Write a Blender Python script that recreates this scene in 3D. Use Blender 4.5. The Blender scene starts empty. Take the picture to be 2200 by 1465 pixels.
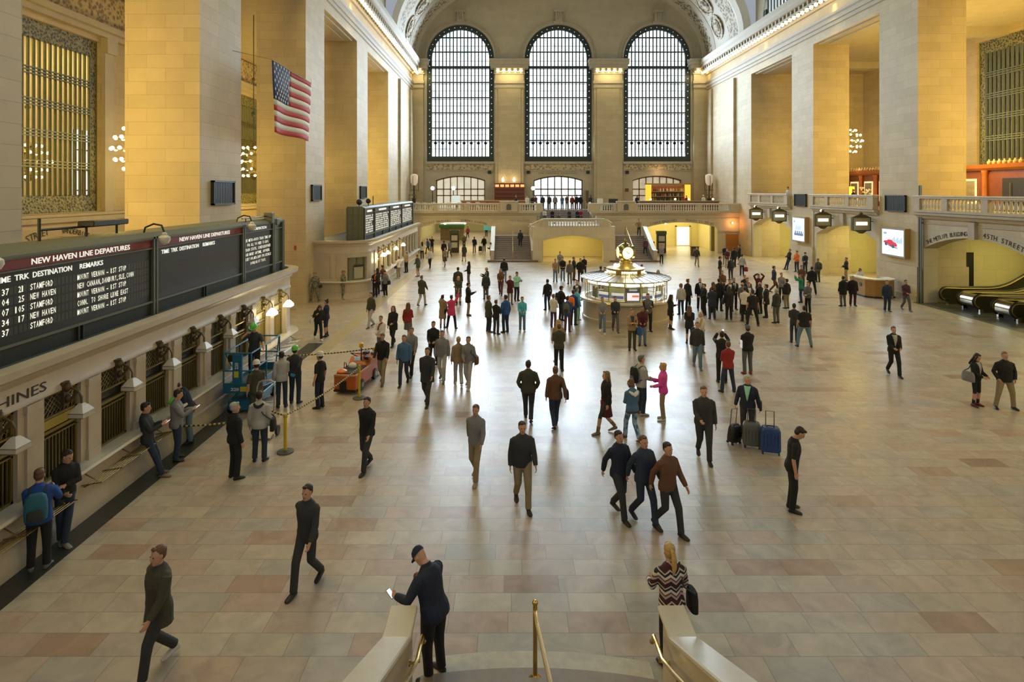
import bpy, bmesh, math, random
from math import sin, cos, pi, sqrt, radians, floor, ceil, atan2
from mathutils import Vector, Matrix
random.seed(7)
SC = bpy.context.scene
COL = SC.collection

# ------------------------------------------------------------------ camera, world, exposure
CAM_H = 6.7
cam_d = bpy.data.cameras.new('camera'); cam = bpy.data.objects.new('camera', cam_d); COL.objects.link(cam)
cam.location = (0, 0, CAM_H); cam.rotation_euler = (pi/2, 0, 0)
cam_d.sensor_width = 36.0; cam_d.lens = 36.0*1300/2200
cam_d.shift_x = 8/2200; cam_d.shift_y = -323.5/2200
cam_d.clip_start = 0.1; cam_d.clip_end = 300
SC.camera = cam
SC.view_settings.view_transform = 'Standard'; SC.view_settings.look = 'None'
SC.view_settings.exposure = -0.28; SC.view_settings.gamma = 1.0; SC.view_settings.use_curve_mapping = False
SC.cycles.max_bounces = 6; SC.cycles.diffuse_bounces = 4; SC.cycles.glossy_bounces = 3
SC.cycles.transmission_bounces = 4; SC.cycles.transparent_max_bounces = 6
SC.cycles.sample_clamp_indirect = 6.0
SC.cycles.caustics_reflective = False; SC.cycles.caustics_refractive = False
wd = bpy.data.worlds.new('world'); SC.world = wd; wd.use_nodes = True
wd.node_tree.nodes['Background'].inputs[0].default_value = (0.80, 0.88, 1.0, 1)
wd.node_tree.nodes['Background'].inputs[1].default_value = 0.5

def area(name, loc, target, sx, sy, power, color, spread=180):
    d = bpy.data.lights.new(name, 'AREA'); d.shape = 'RECTANGLE'; d.size = sx; d.size_y = sy
    d.energy = power; d.color = color; d.spread = radians(spread)
    o = bpy.data.objects.new(name, d); COL.objects.link(o); o.location = loc
    o.rotation_euler = (Vector(target)-Vector(loc)).to_track_quat('-Z', 'Y').to_euler()
    return o
def point(name, loc, power, color, r=0.3):
    d = bpy.data.lights.new(name, 'POINT'); d.energy = power; d.color = color; d.shadow_soft_size = r
    o = bpy.data.objects.new(name, d); COL.objects.link(o); o.location = loc
    return o
def spot(name, loc, target, power, color, angle, r=0.2, blend=0.5):
    d = bpy.data.lights.new(name, 'SPOT'); d.energy = power; d.color = color; d.shadow_soft_size = r
    d.spot_size = radians(angle); d.spot_blend = blend
    o = bpy.data.objects.new(name, d); COL.objects.link(o); o.location = loc
    o.rotation_euler = (Vector(target)-Vector(loc)).to_track_quat('-Z', 'Y').to_euler()
    return o

XL, XR, YW, XC = -11.95, 24.65, 75.4, 6.35
WARM = (1.0, 0.70, 0.17); DAY = (0.70, 0.85, 1.0); YEL = (1.0, 0.80, 0.30)
# daylight through the tall east windows behind the camera and through the lunettes along the vault
for k, cx in enumerate((-5.9, 6.3, 18.5)):
    area('daylight_east', (cx, -8.0, 18.5), (cx, 40, 4.0), 8.0, 16.0, 380, (0.95, 0.97, 1.0))
    area('daylight_west', (cx, YW-0.9, 18.5), (cx, 0, 6.0), 8.0, 16.0, 4300, DAY, 150)
for k in range(4):
    y = 8.0+12.2*k
    area('daylight_lunette', (XL+0.9, y, 25.6), (XC+4, y, 0), 6.5, 3.4, 230, DAY)
    area('daylight_lunette', (XR-0.9, y, 25.6), (XC-4, y, 0), 6.5, 3.4, 230, DAY)

# ------------------------------------------------------------------ materials
MATS = {}
def _bsdf(name):
    m = bpy.data.materials.new(name); m.use_nodes = True
    MATS[name] = m
    return m, m.node_tree.nodes, m.node_tree.links, m.node_tree.nodes['Principled BSDF']
def M(name, base=(0.5, 0.5, 0.5), rough=0.5, metal=0.0, emit=None, es=0.0, spec=None, noise=0.0, nscale=6.0):
    if name in MATS: return MATS[name]
    m, N, L, b = _bsdf(name)
    b.inputs['Base Color'].default_value = (*base, 1); b.inputs['Roughness'].default_value = rough
    b.inputs['Metallic'].default_value = metal
    if spec is not None: b.inputs['Specular IOR Level'].default_value = spec
    if emit is not None:
        b.inputs['Emission Color'].default_value = (*emit, 1); b.inputs['Emission Strength'].default_value = es
    if noise > 0:
        tc = N.new('ShaderNodeTexCoord'); n = N.new('ShaderNodeTexNoise'); n.inputs['Scale'].default_value = nscale
        n.inputs['Detail'].default_value = 4
        L.new(tc.outputs['Object'], n.inputs['Vector'])
        r = N.new('ShaderNodeMapRange'); r.inputs['To Min'].default_value = 1-noise; r.inputs['To Max'].default_value = 1+noise
        L.new(n.outputs['Fac'], r.inputs['Value'])
        mx = N.new('ShaderNodeMix'); mx.data_type = 'RGBA'; mx.blend_type = 'MULTIPLY'; mx.inputs[0].default_value = 1
        mx.inputs[6].default_value = (*base, 1); L.new(r.outputs[0], mx.inputs[7]); L.new(mx.outputs[2], b.inputs['Base Color'])
    return m
def stone(name, c1, c2, mortar, bw=1.7, rh=0.62, ms=0.009, rough=0.62, bump=0.25, wear=0.13):
    if name in MATS: return MATS[name]
    m, N, L, b = _bsdf(name)
    g = N.new('ShaderNodeNewGeometry'); s = N.new('ShaderNodeSeparateXYZ'); L.new(g.outputs['Position'], s.inputs[0])
    a = N.new('ShaderNodeMath'); a.operation = 'ADD'; L.new(s.outputs[0], a.inputs[0]); L.new(s.outputs[1], a.inputs[1])
    c = N.new('ShaderNodeCombineXYZ'); L.new(a.outputs[0], c.inputs[0]); L.new(s.outputs[2], c.inputs[1])
    br = N.new('ShaderNodeTexBrick'); L.new(c.outputs[0], br.inputs['Vector'])
    br.inputs['Color1'].default_value = (*c1, 1); br.inputs['Color2'].default_value = (*c2, 1); br.inputs['Mortar'].default_value = (*mortar, 1)
    br.inputs['Scale'].default_value = 1; br.inputs['Brick Width'].default_value = bw; br.inputs['Row Height'].default_value = rh
    br.inputs['Mortar Size'].default_value = ms; br.inputs['Mortar Smooth'].default_value = 0.3
    n = N.new('ShaderNodeTexNoise'); n.inputs['Scale'].default_value = 1.4; n.inputs['Detail'].default_value = 5
    L.new(g.outputs['Position'], n.inputs['Vector'])
    r = N.new('ShaderNodeMapRange'); r.inputs['To Min'].default_value = 1-wear; r.inputs['To Max'].default_value = 1+wear
    L.new(n.outputs['Fac'], r.inputs['Value'])
    mx = N.new('ShaderNodeMix'); mx.data_type = 'RGBA'; mx.blend_type = 'MULTIPLY'; mx.inputs[0].default_value = 1
    L.new(br.outputs['Color'], mx.inputs[6]); L.new(r.outputs[0], mx.inputs[7]); L.new(mx.outputs[2], b.inputs['Base Color'])
    b.inputs['Roughness'].default_value = rough
    if bump:
        bp = N.new('ShaderNodeBump'); bp.invert = True; bp.inputs['Strength'].default_value = bump; bp.inputs['Distance'].default_value = 0.02
        L.new(br.outputs['Fac'], bp.inputs['Height']); L.new(bp.outputs[0], b.inputs['Normal'])
    return m
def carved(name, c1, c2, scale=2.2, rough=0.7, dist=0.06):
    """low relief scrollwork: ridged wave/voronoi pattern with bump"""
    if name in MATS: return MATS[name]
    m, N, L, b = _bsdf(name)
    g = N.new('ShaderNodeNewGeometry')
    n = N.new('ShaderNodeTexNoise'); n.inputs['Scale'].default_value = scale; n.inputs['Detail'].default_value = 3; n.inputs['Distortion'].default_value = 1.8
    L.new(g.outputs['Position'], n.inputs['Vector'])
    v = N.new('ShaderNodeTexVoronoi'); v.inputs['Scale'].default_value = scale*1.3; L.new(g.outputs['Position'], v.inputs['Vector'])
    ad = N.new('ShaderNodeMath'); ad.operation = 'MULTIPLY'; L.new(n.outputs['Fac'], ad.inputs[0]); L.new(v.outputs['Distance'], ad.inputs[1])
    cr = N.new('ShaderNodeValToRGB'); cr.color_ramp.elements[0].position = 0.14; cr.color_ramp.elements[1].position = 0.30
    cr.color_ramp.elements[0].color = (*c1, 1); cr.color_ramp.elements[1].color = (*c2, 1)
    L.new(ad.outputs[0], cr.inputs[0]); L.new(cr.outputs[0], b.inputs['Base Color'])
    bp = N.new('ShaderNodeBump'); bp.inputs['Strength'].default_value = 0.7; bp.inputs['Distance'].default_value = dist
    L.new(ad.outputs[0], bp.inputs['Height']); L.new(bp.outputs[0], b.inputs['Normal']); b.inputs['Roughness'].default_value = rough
    return m

STONE = stone('ashlar_stone', (0.50, 0.41, 0.26), (0.57, 0.47, 0.31), (0.36, 0.285, 0.17), bw=1.45, rh=0.52, ms=0.007)
STONE_L = stone('smooth_stone', (0.52, 0.45, 0.33), (0.60, 0.53, 0.40), (0.36, 0.30, 0.21), bw=2.2, rh=1.1, ms=0.006, bump=0.1)
STONE_P = stone('plaster_stone', (0.47, 0.41, 0.30), (0.50, 0.44, 0.325), (0.42, 0.36, 0.26), bw=2.6, rh=0.55, ms=0.006, bump=0.1)
MARBLE = M('botticino_marble', (0.50, 0.43, 0.33), 0.32, noise=0.16, nscale=2.5)
MARBLE_W = M('pale_marble', (0.62, 0.58, 0.50), 0.3, noise=0.12, nscale=3)
CORNICE = M('cornice_stone', (0.46, 0.40, 0.31), 0.6, noise=0.12, nscale=2)
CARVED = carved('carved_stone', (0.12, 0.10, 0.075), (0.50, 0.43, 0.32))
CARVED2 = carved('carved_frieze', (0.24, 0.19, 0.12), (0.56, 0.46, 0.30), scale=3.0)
TURQ = M('turquoise_ceiling', (0.13, 0.30, 0.27), 0.8, noise=0.15, nscale=1.0)
BRONZE = M('dark_bronze', (0.045, 0.055, 0.05), 0.45, 0.4)
BRONZE2 = M('green_bronze', (0.15, 0.15, 0.085), 0.45, 0.35, noise=0.25, nscale=3)
GILT = M('gilt_bronze', (0.30, 0.23, 0.08), 0.38, 0.7)
BRASS = M('polished_brass', (0.62, 0.44, 0.14), 0.24, 1.0)
BLACK = M('black_paint', (0.012, 0.012, 0.013), 0.45)
GREENMETAL = M('olive_green_metal', (0.125, 0.135, 0.10), 0.5, 0.1, noise=0.1)
BULB = M('warm_bulb', (1, 0.9, 0.6), 0.4, emit=(1.0, 0.80, 0.42), es=7.0)
BULBW = M('white_bulb', (1, 0.95, 0.8), 0.4, emit=(1.0, 0.88, 0.6), es=9.0)
BULB_OFF = M('frosted_glass_globe', (0.62, 0.60, 0.55), 0.25)

def sky_pane(name, es, tint, scale=0.6):
    m, N, L, b = _bsdf(name)
    g = N.new('ShaderNodeNewGeometry'); n = N.new('ShaderNodeTexNoise'); n.inputs['Scale'].default_value = scale; n.inputs['Detail'].default_value = 6
    L.new(g.outputs['Position'], n.inputs['Vector'])
    cr = N.new('ShaderNodeValToRGB'); e = cr.color_ramp.elements
    e[0].position = 0.30; e[0].color = (tint[0]*0.55, tint[1]*0.62, tint[2]*0.66, 1); e[1].position = 0.5; e[1].color = (*tint, 1)
    L.new(n.outputs['Fac'], cr.inputs[0]); L.new(cr.outputs[0], b.inputs['Emission Color']); b.inputs['Emission Strength'].default_value = es
    b.inputs['Base Color'].default_value = (0.4, 0.45, 0.45, 1); b.inputs['Roughness'].default_value = 0.15
    return m
PANE = sky_pane('daylit_window_glass', 3.6, (0.86, 0.95, 1.0))
PANE2 = sky_pane('street_lit_glass', 1.5, (0.92, 0.93, 0.95), 1.6)

def floor_mat():
    m, N, L, b = _bsdf('tennessee_marble_floor')
    g = N.new('ShaderNodeNewGeometry'); s = N.new('ShaderNodeSeparateXYZ'); L.new(g.outputs['Position'], s.inputs[0])
    def mt(op, a, bb=None, c=None):
        n = N.new('ShaderNodeMath'); n.operation = op
        for i, v in enumerate((a, bb, c)):
            if v is None: continue
            if isinstance(v, (int, float)): n.inputs[i].default_value = v
            else: L.new(v, n.inputs[i])
        return n.outputs[0]
    rh, bw = 0.458, 0.93
    ry = mt('DIVIDE', s.outputs[1], rh); row = mt('FLOOR', ry); fy = mt('SUBTRACT', ry, row)
    wn = N.new('ShaderNodeTexWhiteNoise'); wn.noise_dimensions = '1D'; L.new(row, wn.inputs['W'])
    off = mt('MULTIPLY', wn.outputs[0], 3.0)
    cx = mt('ADD', mt('DIVIDE', s.outputs[0], bw), off); colm = mt('FLOOR', cx); fx = mt('SUBTRACT', cx, colm)
    cv = N.new('ShaderNodeCombineXYZ'); L.new(colm, cv.inputs[0]); L.new(row, cv.inputs[1])
    w2 = N.new('ShaderNodeTexWhiteNoise'); w2.noise_dimensions = '2D'; L.new(cv.outputs[0], w2.inputs['Vector'])
    cr = N.new('ShaderNodeValToRGB'); cr.color_ramp.interpolation = 'LINEAR'
    el = cr.color_ramp.elements; el[0].position = 0; el[0].color = (0.40, 0.355, 0.28, 1); el[1].position = 1.0; el[1].color = (0.30, 0.215, 0.165, 1)
    for p, c in ((0.12, (0.47, 0.41, 0.33)), (0.28, (0.43, 0.36, 0.28)), (0.45, (0.42, 0.34, 0.28)), (0.6, (0.38, 0.355, 0.315)), (0.75, (0.45, 0.36, 0.29)), (0.88, (0.42, 0.315, 0.245)), (0.95, (0.36, 0.25, 0.185))):
        e = el.new(p); e.color = (*c, 1)
    L.new(w2.outputs[0], cr.inputs[0])
    # veining
    nz = N.new('ShaderNodeTexNoise'); nz.inputs['Scale'].default_value = 2.2; nz.inputs['Detail'].default_value = 8; nz.inputs['Distortion'].default_value = 1.2
    vv = N.new('ShaderNodeVectorMath'); vv.operation = 'ADD'; sc = N.new('ShaderNodeVectorMath'); sc.operation = 'SCALE'; sc.inputs[3].default_value = 9.0
    L.new(w2.outputs['Color'], sc.inputs[0]); L.new(g.outputs['Position'], vv.inputs[0]); L.new(sc.outputs[0], vv.inputs[1]); L.new(vv.outputs[0], nz.inputs['Vector'])
    mr = N.new('ShaderNodeMapRange'); mr.inputs['From Min'].default_value = 0.25; mr.inputs['From Max'].default_value = 0.75
    mr.inputs['To Min'].default_value = 0.78; mr.inputs['To Max'].default_value = 1.18; L.new(nz.outputs['Fac'], mr.inputs['Value'])
    mx = N.new('ShaderNodeMix'); mx.data_type = 'RGBA'; mx.blend_type = 'MULTIPLY'; mx.inputs[0].default_value = 1
    L.new(cr.outputs[0], mx.inputs[6]); L.new(mr.outputs[0], mx.inputs[7])
    # joints
    ex = mt('MULTIPLY', mt('MINIMUM', fx, mt('SUBTRACT', 1, fx)), bw); ey = mt('MULTIPLY', mt('MINIMUM', fy, mt('SUBTRACT', 1, fy)), rh)
    jn = mt('LESS_THAN', mt('MINIMUM', ex, ey), 0.0035)
    m2 = N.new('ShaderNodeMix'); m2.data_type = 'RGBA'; L.new(jn, m2.inputs[0]); L.new(mx.outputs[2], m2.inputs[6]); m2.inputs[7].default_value = (0.16, 0.13, 0.10, 1)
    L.new(m2.outputs[2], b.inputs['Base Color'])
    n3 = N.new('ShaderNodeTexNoise'); n3.inputs['Scale'].default_value = 0.7; n3.inputs['Detail'].default_value = 3; L.new(g.outputs['Position'], n3.inputs['Vector'])
    r3 = N.new('ShaderNodeMapRange'); r3.inputs['To Min'].default_value = 0.24; r3.inputs['To Max'].default_value = 0.40
    L.new(n3.outputs['Fac'], r3.inputs['Value']); L.new(r3.outputs[0], b.inputs['Roughness'])
    b.inputs['Specular IOR Level'].default_value = 0.75
    return m
FLOORM = floor_mat()

# ------------------------------------------------------------------ mesh building helpers
def world_off(p):
    off = Vector((0, 0, 0))
    while p is not None: off += p.location; p = p.parent
    return off
class MB:
    def __init__(s): s.v = []; s.f = []; s.mi = []; s.cur = 0
    def add(s, vs, fs):
        o = len(s.v); s.v += [tuple(p) for p in vs]
        for f in fs: s.f.append([o+i for i in f]); s.mi.append(s.cur)
        return s
    def m(s, i): s.cur = i; return s
    def box(s, x0, x1, y0, y1, z0, z1):
        if x0 > x1: x0, x1 = x1, x0
        if y0 > y1: y0, y1 = y1, y0
        if z0 > z1: z0, z1 = z1, z0
        return s.add([(x0,y0,z0),(x1,y0,z0),(x1,y1,z0),(x0,y1,z0),(x0,y0,z1),(x1,y0,z1),(x1,y1,z1),(x0,y1,z1)],
                     [(3,2,1,0),(4,5,6,7),(0,1,5,4),(1,2,6,5),(2,3,7,6),(3,0,4,7)])
    def cbox(s, c, size, rot=None):
        h = [k/2 for k in size]; P = []
        for z in (-1, 1):
            for (x, y) in ((-1,-1),(1,-1),(1,1),(-1,1)):
                q = Vector((x*h[0], y*h[1], z*h[2]))
                if rot is not None: q = rot @ q
                P.append(q+Vector(c))
        return s.add(P, [(3,2,1,0),(4,5,6,7),(0,1,5,4),(1,2,6,5),(2,3,7,6),(3,0,4,7)])
    def prism(s, poly, a, b, ax='x'):
        """poly of 2d points extruded along ax from a to b; ax x: (y,z); ax y: (x,z); ax z: (x,y)"""
        n = len(poly)
        def P(t, p): return (t, p[0], p[1]) if ax == 'x' else ((p[0], t, p[1]) if ax == 'y' else (p[0], p[1], t))
        vs = [P(a, p) for p in poly]+[P(b, p) for p in poly]
        return s.add(vs, [list(range(n))[::-1], list(range(n, 2*n))]+[(i, (i+1) % n, n+(i+1) % n, n+i) for i in range(n)])
    def rings(s, R, close=True, cap=True):
        n = len(R[0]); o = len(s.v)
        vs = [p for r in R for p in r]; fs = []
        for k in range(len(R)-1):
            for i in range(n if close else n-1):
                j = (i+1) % n; fs.append((k*n+i, k*n+j, (k+1)*n+j, (k+1)*n+i))
        if cap: fs.append(list(range(n))[::-1]); fs.append([(len(R)-1)*n+i for i in range(n)])
        return s.add(vs, fs)
    def tube(s, pts, r, n=8, cap=True, flat=1.0):
        pts = [Vector(p) for p in pts]; R = []
        rs = r if isinstance(r, (list, tuple)) else [r]*len(pts)
        up = None
        for i, p in enumerate(pts):
            d = (pts[min(i+1, len(pts)-1)]-pts[max(i-1, 0)]).normalized()
            if up is None:
                up = Vector((0, 0, 1)) if abs(d.z) < 0.9 else Vector((0, 1, 0))
            a = d.cross(up)
            if a.length < 1e-5: a = d.cross(Vector((1, 0, 0)))
            a.normalize(); u = a.cross(d).normalized(); up = u
            R.append([p+a*(cos(2*pi*k/n)*rs[i])+u*(sin(2*pi*k/n)*rs[i]*flat) for k in range(n)])
        return s.rings(R, True, cap)
    def lathe(s, prof, c=(0,0,0), n=20, cap=True, ax='z'):
        c = Vector(c); R = []
        for (r, h) in prof:
            ring = []
            for k in range(n):
                a = 2*pi*k/n; x, y = r*cos(a), r*sin(a)
                q = (x, y, h) if ax == 'z' else ((h, x, y) if ax == 'x' else (y, h, x))
                ring.append(c+Vector(q))
            R.append(ring)
        return s.rings(R, True, cap)
    def ball(s, c, r, n=10, k=6, sx=1, sy=1, sz=1):
        prof = [(max(1e-4, sin(pi*i/k)), -cos(pi*i/k)) for i in range(k+1)]; R = []
        for (q, h) in prof:
            R.append([(c[0]+r*sx*q*cos(2*pi*i/n), c[1]+r*sy*q*sin(2*pi*i/n), c[2]+r*sz*h) for i in range(n)])
        return s.rings(R, True, True)
    def sweep(s, path, prof, closed=False):
        """path: list of (x,y[,z]) ; prof: list of (offset to the left of travel, dz)."""
        P = [Vector((p[0], p[1], p[2] if len(p) > 2 else 0)) for p in path]; R = []
        for i, p in enumerate(P):
            d0 = (P[i]-P[i-1]) if i > 0 else (P[1]-P[0]); d1 = (P[i+1]-P[i]) if i < len(P)-1 else d0
            if i == 0: d0 = d1
            n0 = Vector((-d0.y, d0.x, 0)).normalized(); n1 = Vector((-d1.y, d1.x, 0)).normalized()
            nn = (n0+n1); nn = nn.normalized() if nn.length > 1e-6 else n0
            k = 1/max(0.35, nn.dot(n0))
            R.append([p+nn*(o*k)+Vector((0, 0, dz)) for (o, dz) in prof])
        return s.rings(R, True, True)
    def build(s, name, mats, parent=None, smooth=False, bevel=0.0, world=True, kind=None, loc=None, segs=1):
        me = bpy.data.meshes.new(name)
        off = Vector((0, 0, 0))
        if parent is not None and world: off = world_off(parent)
        if loc is not None and parent is None: off = Vector(loc)
        me.from_pydata([Vector(p)-off for p in s.v], [], s.f)
        if not isinstance(mats, (list, tuple)): mats = [mats]
        for m in mats: me.materials.append(m)
        if len(mats) > 1: me.polygons.foreach_set('material_index', s.mi)
        bm = bmesh.new(); bm.from_mesh(me); bmesh.ops.recalc_face_normals(bm, faces=bm.faces); bm.to_mesh(me); bm.free()
        if smooth:
            me.polygons.foreach_set('use_smooth', [True]*len(me.polygons))
            try: me.set_sharp_from_angle(angle=radians(40))
            except Exception: pass
        o = bpy.data.objects.new(name, me); COL.objects.link(o)
        if loc is not None and parent is None: o.location = loc
        if parent is not None: o.parent = parent
        if bevel > 0:
            bv = o.modifiers.new('bevel', 'BEVEL'); bv.width = bevel; bv.segments = segs; bv.limit_method = 'ANGLE'; bv.angle_limit = radians(40)
        if kind: o['kind'] = kind
        return o
def tag(o, label=None, cat=None, group=None, kind=None):
    if label: o['label'] = label
    if cat: o['category'] = cat
    if group: o['group'] = group
    if kind: o['kind'] = kind
    return o
def thing(name, label, cat, loc=(0,0,0), rz=0.0, group=None, kind=None):
    o = bpy.data.objects.new(name, None); COL.objects.link(o); o.empty_display_size = 0.2
    o.location = loc; o.rotation_euler = (0, 0, rz)
    return tag(o, label, cat, group, kind)
def kids(o, _c={}): return [c for c in o.children]
def copy_tree(o, parent=None, depth=0):
    c = o.copy(); COL.objects.link(c)
    if parent is not None: c.parent = parent; c.matrix_parent_inverse = o.matrix_parent_inverse.copy()
    for ch in list(o.children): copy_tree(ch, c, depth+1)
    return c
FACE = {'E': Matrix(((0,0,1),(1,0,0),(0,1,0))),      # reads along +Y, faces +X
        'W': Matrix(((0,0,-1),(-1,0,0),(0,1,0))),    # reads along -Y, faces -X
        'S': Matrix(((1,0,0),(0,0,-1),(0,1,0)))}     # reads along +X, faces -Y (the camera)
def text(name, body, loc, size, mat, face='S', parent=None, width=None, align='LEFT', extrude=0.004, rot=None, kind=None, bold=0.0):
    """lettering cut as a mesh"""
    d = bpy.data.curves.new(name, 'FONT'); d.body = body; d.size = size; d.extrude = extrude; d.align_x = align; d.offset = bold
    d.resolution_u = 2
    tmp = bpy.data.objects.new(name, d); me = bpy.data.meshes.new_from_object(tmp)
    bpy.data.objects.remove(tmp); bpy.data.curves.remove(d)
    me.name = name; me.materials.clear(); me.materials.append(mat)
    R = FACE[face] if rot is None else rot
    xs = [v.co.x for v in me.vertices]; sx = 1.0
    if width and xs: sx = width/max(1e-4, max(xs)-min(xs))
    me.transform(R.to_4x4() @ Matrix.Diagonal((sx, 1, 1, 1)))
    o = bpy.data.objects.new(name, me); COL.objects.link(o)
    o.location = Vector(loc)-world_off(parent)
    if parent is not None: o.parent = parent
    if kind: o['kind'] = kind
    return o
_glyph = {}
def mono(name, body, loc, pitch, h, mat, parent):
    """board characters set at a fixed pitch along +Y"""
    mb = MB()
    for i, ch in enumerate(body):
        if ch == ' ': continue
        if ch not in _glyph:
            d = bpy.data.curves.new('g', 'FONT'); d.body = ch; d.size = 1.0; d.resolution_u = 1; d.offset = 0.012
            t = bpy.data.objects.new('g', d); me = bpy.data.meshes.new_from_object(t); bpy.data.objects.remove(t); bpy.data.curves.remove(d)
            xs = [v.co.x for v in me.vertices]; x0, x1 = min(xs), max(xs)
            _glyph[ch] = ([((v.co.x-x0)/max(x1-x0, .25), v.co.y/0.7) for v in me.vertices], [list(p.vertices) for p in me.polygons]); bpy.data.meshes.remove(me)
        vs, fs = _glyph[ch]
        mb.add([(loc[0], loc[1]+pitch*(i+0.10)+pitch*0.80*x, loc[2]+h*y) for x, y in vs], fs)
    return mb.build(name, mat, parent)
def gp(px, py, z=0.0):
    """the point at height z seen at photo pixel (px, py)"""
    Y = 1300*(CAM_H-z)/(py-409.0)
    return Vector(((px-1092)*Y/1300, Y, z))
# ================================================================== THE HALL
def S(mb, name, mats, label=None, smooth=False, bevel=0.0, parent=None):
    o = mb.build(name, mats, parent=parent, smooth=smooth, bevel=bevel)
    if parent is None:
        o['kind'] = 'structure'
        if label: o['label'] = label
    return o
def arch_fn(zs, rise, a, b, circ=False):
    c = (a+b)/2; h = (b-a)/2
    def f(u):
        t = max(-1.0, min(1.0, (u-c)/h))
        if circ or rise >= h*0.95: return zs+rise*sqrt(max(0, 1-t*t))
        R = (h*h+rise*rise)/(2*rise); return zs+sqrt(max(0, R*R-(t*h)**2))-(R-rise)
    return f
def arch_wall(mb, P, u0, u1, z0, z1, w0, w1, ops, n=14):
    """wall slab from depth w0 to w1 with openings (ua, ub, zbottom, zspring, rise)"""
    cuts = {u0, u1}; O = []
    for (a, b, zb, zs, r) in ops:
        O.append((a, b, zb, arch_fn(zs, r, a, b)))
        for k in range(n+1): cuts.add(a+(b-a)*(0.5-0.5*cos(pi*k/n)))
    cuts = sorted(c for c in cuts if u0-1e-6 <= c <= u1+1e-6)
    for p, q in zip(cuts, cuts[1:]):
        if q-p < 1e-5: continue
        m = (p+q)/2; act = sorted([o for o in O if o[0] < m < o[1]], key=lambda o: o[2])
        lo = (z0, z0)
        segs = []
        for o in act:
            segs.append((lo, (o[2], o[2]))); lo = (o[3](p), o[3](q))
        segs.append((lo, (z1, z1)))
        for (l, h) in segs:
            if h[0]-l[0] < 1e-4 and h[1]-l[1] < 1e-4: continue
            vs = [P(p, w0, l[0]), P(q, w0, l[1]), P(q, w1, l[1]), P(p, w1, l[0]), P(p, w0, h[0]), P(q, w0, h[1]), P(q, w1, h[1]), P(p, w1, h[0])]
            mb.add(vs, [(3,2,1,0),(4,5,6,7),(0,1,5,4),(1,2,6,5),(2,3,7,6),(3,0,4,7)])
PW = lambda u, w, z: (u, YW+w, z)           # west wall, depth away from the hall
PL = lambda u, w, z: (XL-w, u, z)
PR = lambda u, w, z: (XR+w, u, z)

S(MB().box(-34, 46, -9, 104, -0.3, 0), 'floor', FLOORM, 'pink and grey marble floor of the concourse')
LP = [(-1.3, 2.3), (11.1, 14.87), (23.43, 27.06), (35.7, 39.3), (47.8, 51.4)]
RP = [(-0.9, 2.8), (11.5, 15.2), (24.0, 27.7), (36.4, 40.2), (48.9, 52.6)]
for k, (a, b) in enumerate(LP): S(MB().box(XL-2.9, XL, a, b, 0, 18.5), 'pillar', STONE, 'square stone pier of the ticket window side')
for k, (a, b) in enumerate(RP): S(MB().box(XR, XR+2.9, a, b, 0, 18.5).box(XR-0.12, XR+3.0, a-0.08, b+0.08, 0, 2.1).box(XR-0.2, XR+3.0, a-0.12, b+0.12, 0, 0.35), 'pillar', STONE, 'square stone pier of the balcony side')
S(MB().box(XL-2.9, XL, 60.2, YW, 0, 18.5).box(XL-2.9, XL+0.25, 65.9, 67.3, 4.44, 18.9).box(XL-2.9, XL+0.25, 73.0, 74.2, 4.44, 18.9).box(XL-2.9, XL, -9, -1.3, 0, 18.5), 'wall_left', STONE, 'stone side wall')
S(MB().box(XR, XR+2.9, 61.4, YW, 0, 18.5).box(XR-0.25, XR+2.9, 65.6, 67.0, 4.44, 18.9).box(XR-0.25, XR+2.9, 73.0, 74.2, 4.44, 18.9).box(XR, XR+2.9, -9, -0.9, 0, 18.5), 'wall_right', STONE, 'stone side wall')
# lintels with mouldings
ENT = [(0, 18.5), (0, 19.15), (0.08, 19.2), (0.08, 19.45), (0.17, 19.5), (0.17, 19.8), (0.26, 19.9), (0.30, 20.05), (0.06, 20.15), (0.06, 20.95), (0.22, 21.0), (0.28, 21.2), (0.30, 21.72), (0.98, 21.74), (1.0, 22.1), (1.14, 22.25), (1.16, 22.6), (0.4, 22.9), (-2.9, 22.9), (-2.9, 18.5)]
S(MB().prism([(XL+d, z) for d, z in ENT], -9, YW, 'y'), 'beam_left', [STONE], 'entablature over the piers')
S(MB().prism([(XR-d, z) for d, z in ENT], -9, YW, 'y'), 'beam_right', [STONE], 'entablature over the piers')
for nm, X, sg in (('trim_cornice_left', XL, 1), ('trim_cornice_right', XR, -1)):
    mb = MB()
    for a, b in ((19.18, 20.06),):
        mb.prism([(X+sg*0.02, 19.17), (X+sg*0.10, 19.2), (X+sg*0.10, 19.46), (X+sg*0.19, 19.51), (X+sg*0.19, 19.81), (X+sg*0.29, 19.91), (X+sg*0.33, 20.06), (X, 20.1)], 20, YW-0.4, 'y')
    mb.prism([(X+sg*0.9, 21.76), (X+sg*1.04, 21.78), (X+sg*1.04, 22.1), (X+sg*1.18, 22.27), (X+sg*1.2, 22.66), (X+sg*0.4, 22.95)], 20, YW-0.4, 'y')
    for k in range(58):
        y = 33.6+0.72*k
        mb.box(X+sg*0.28, X+sg*0.92, y-0.13, y+0.13, 21.22, 21.74)
    S(mb, nm, CORNICE, 'grey moulded cornice with brackets')
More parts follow.
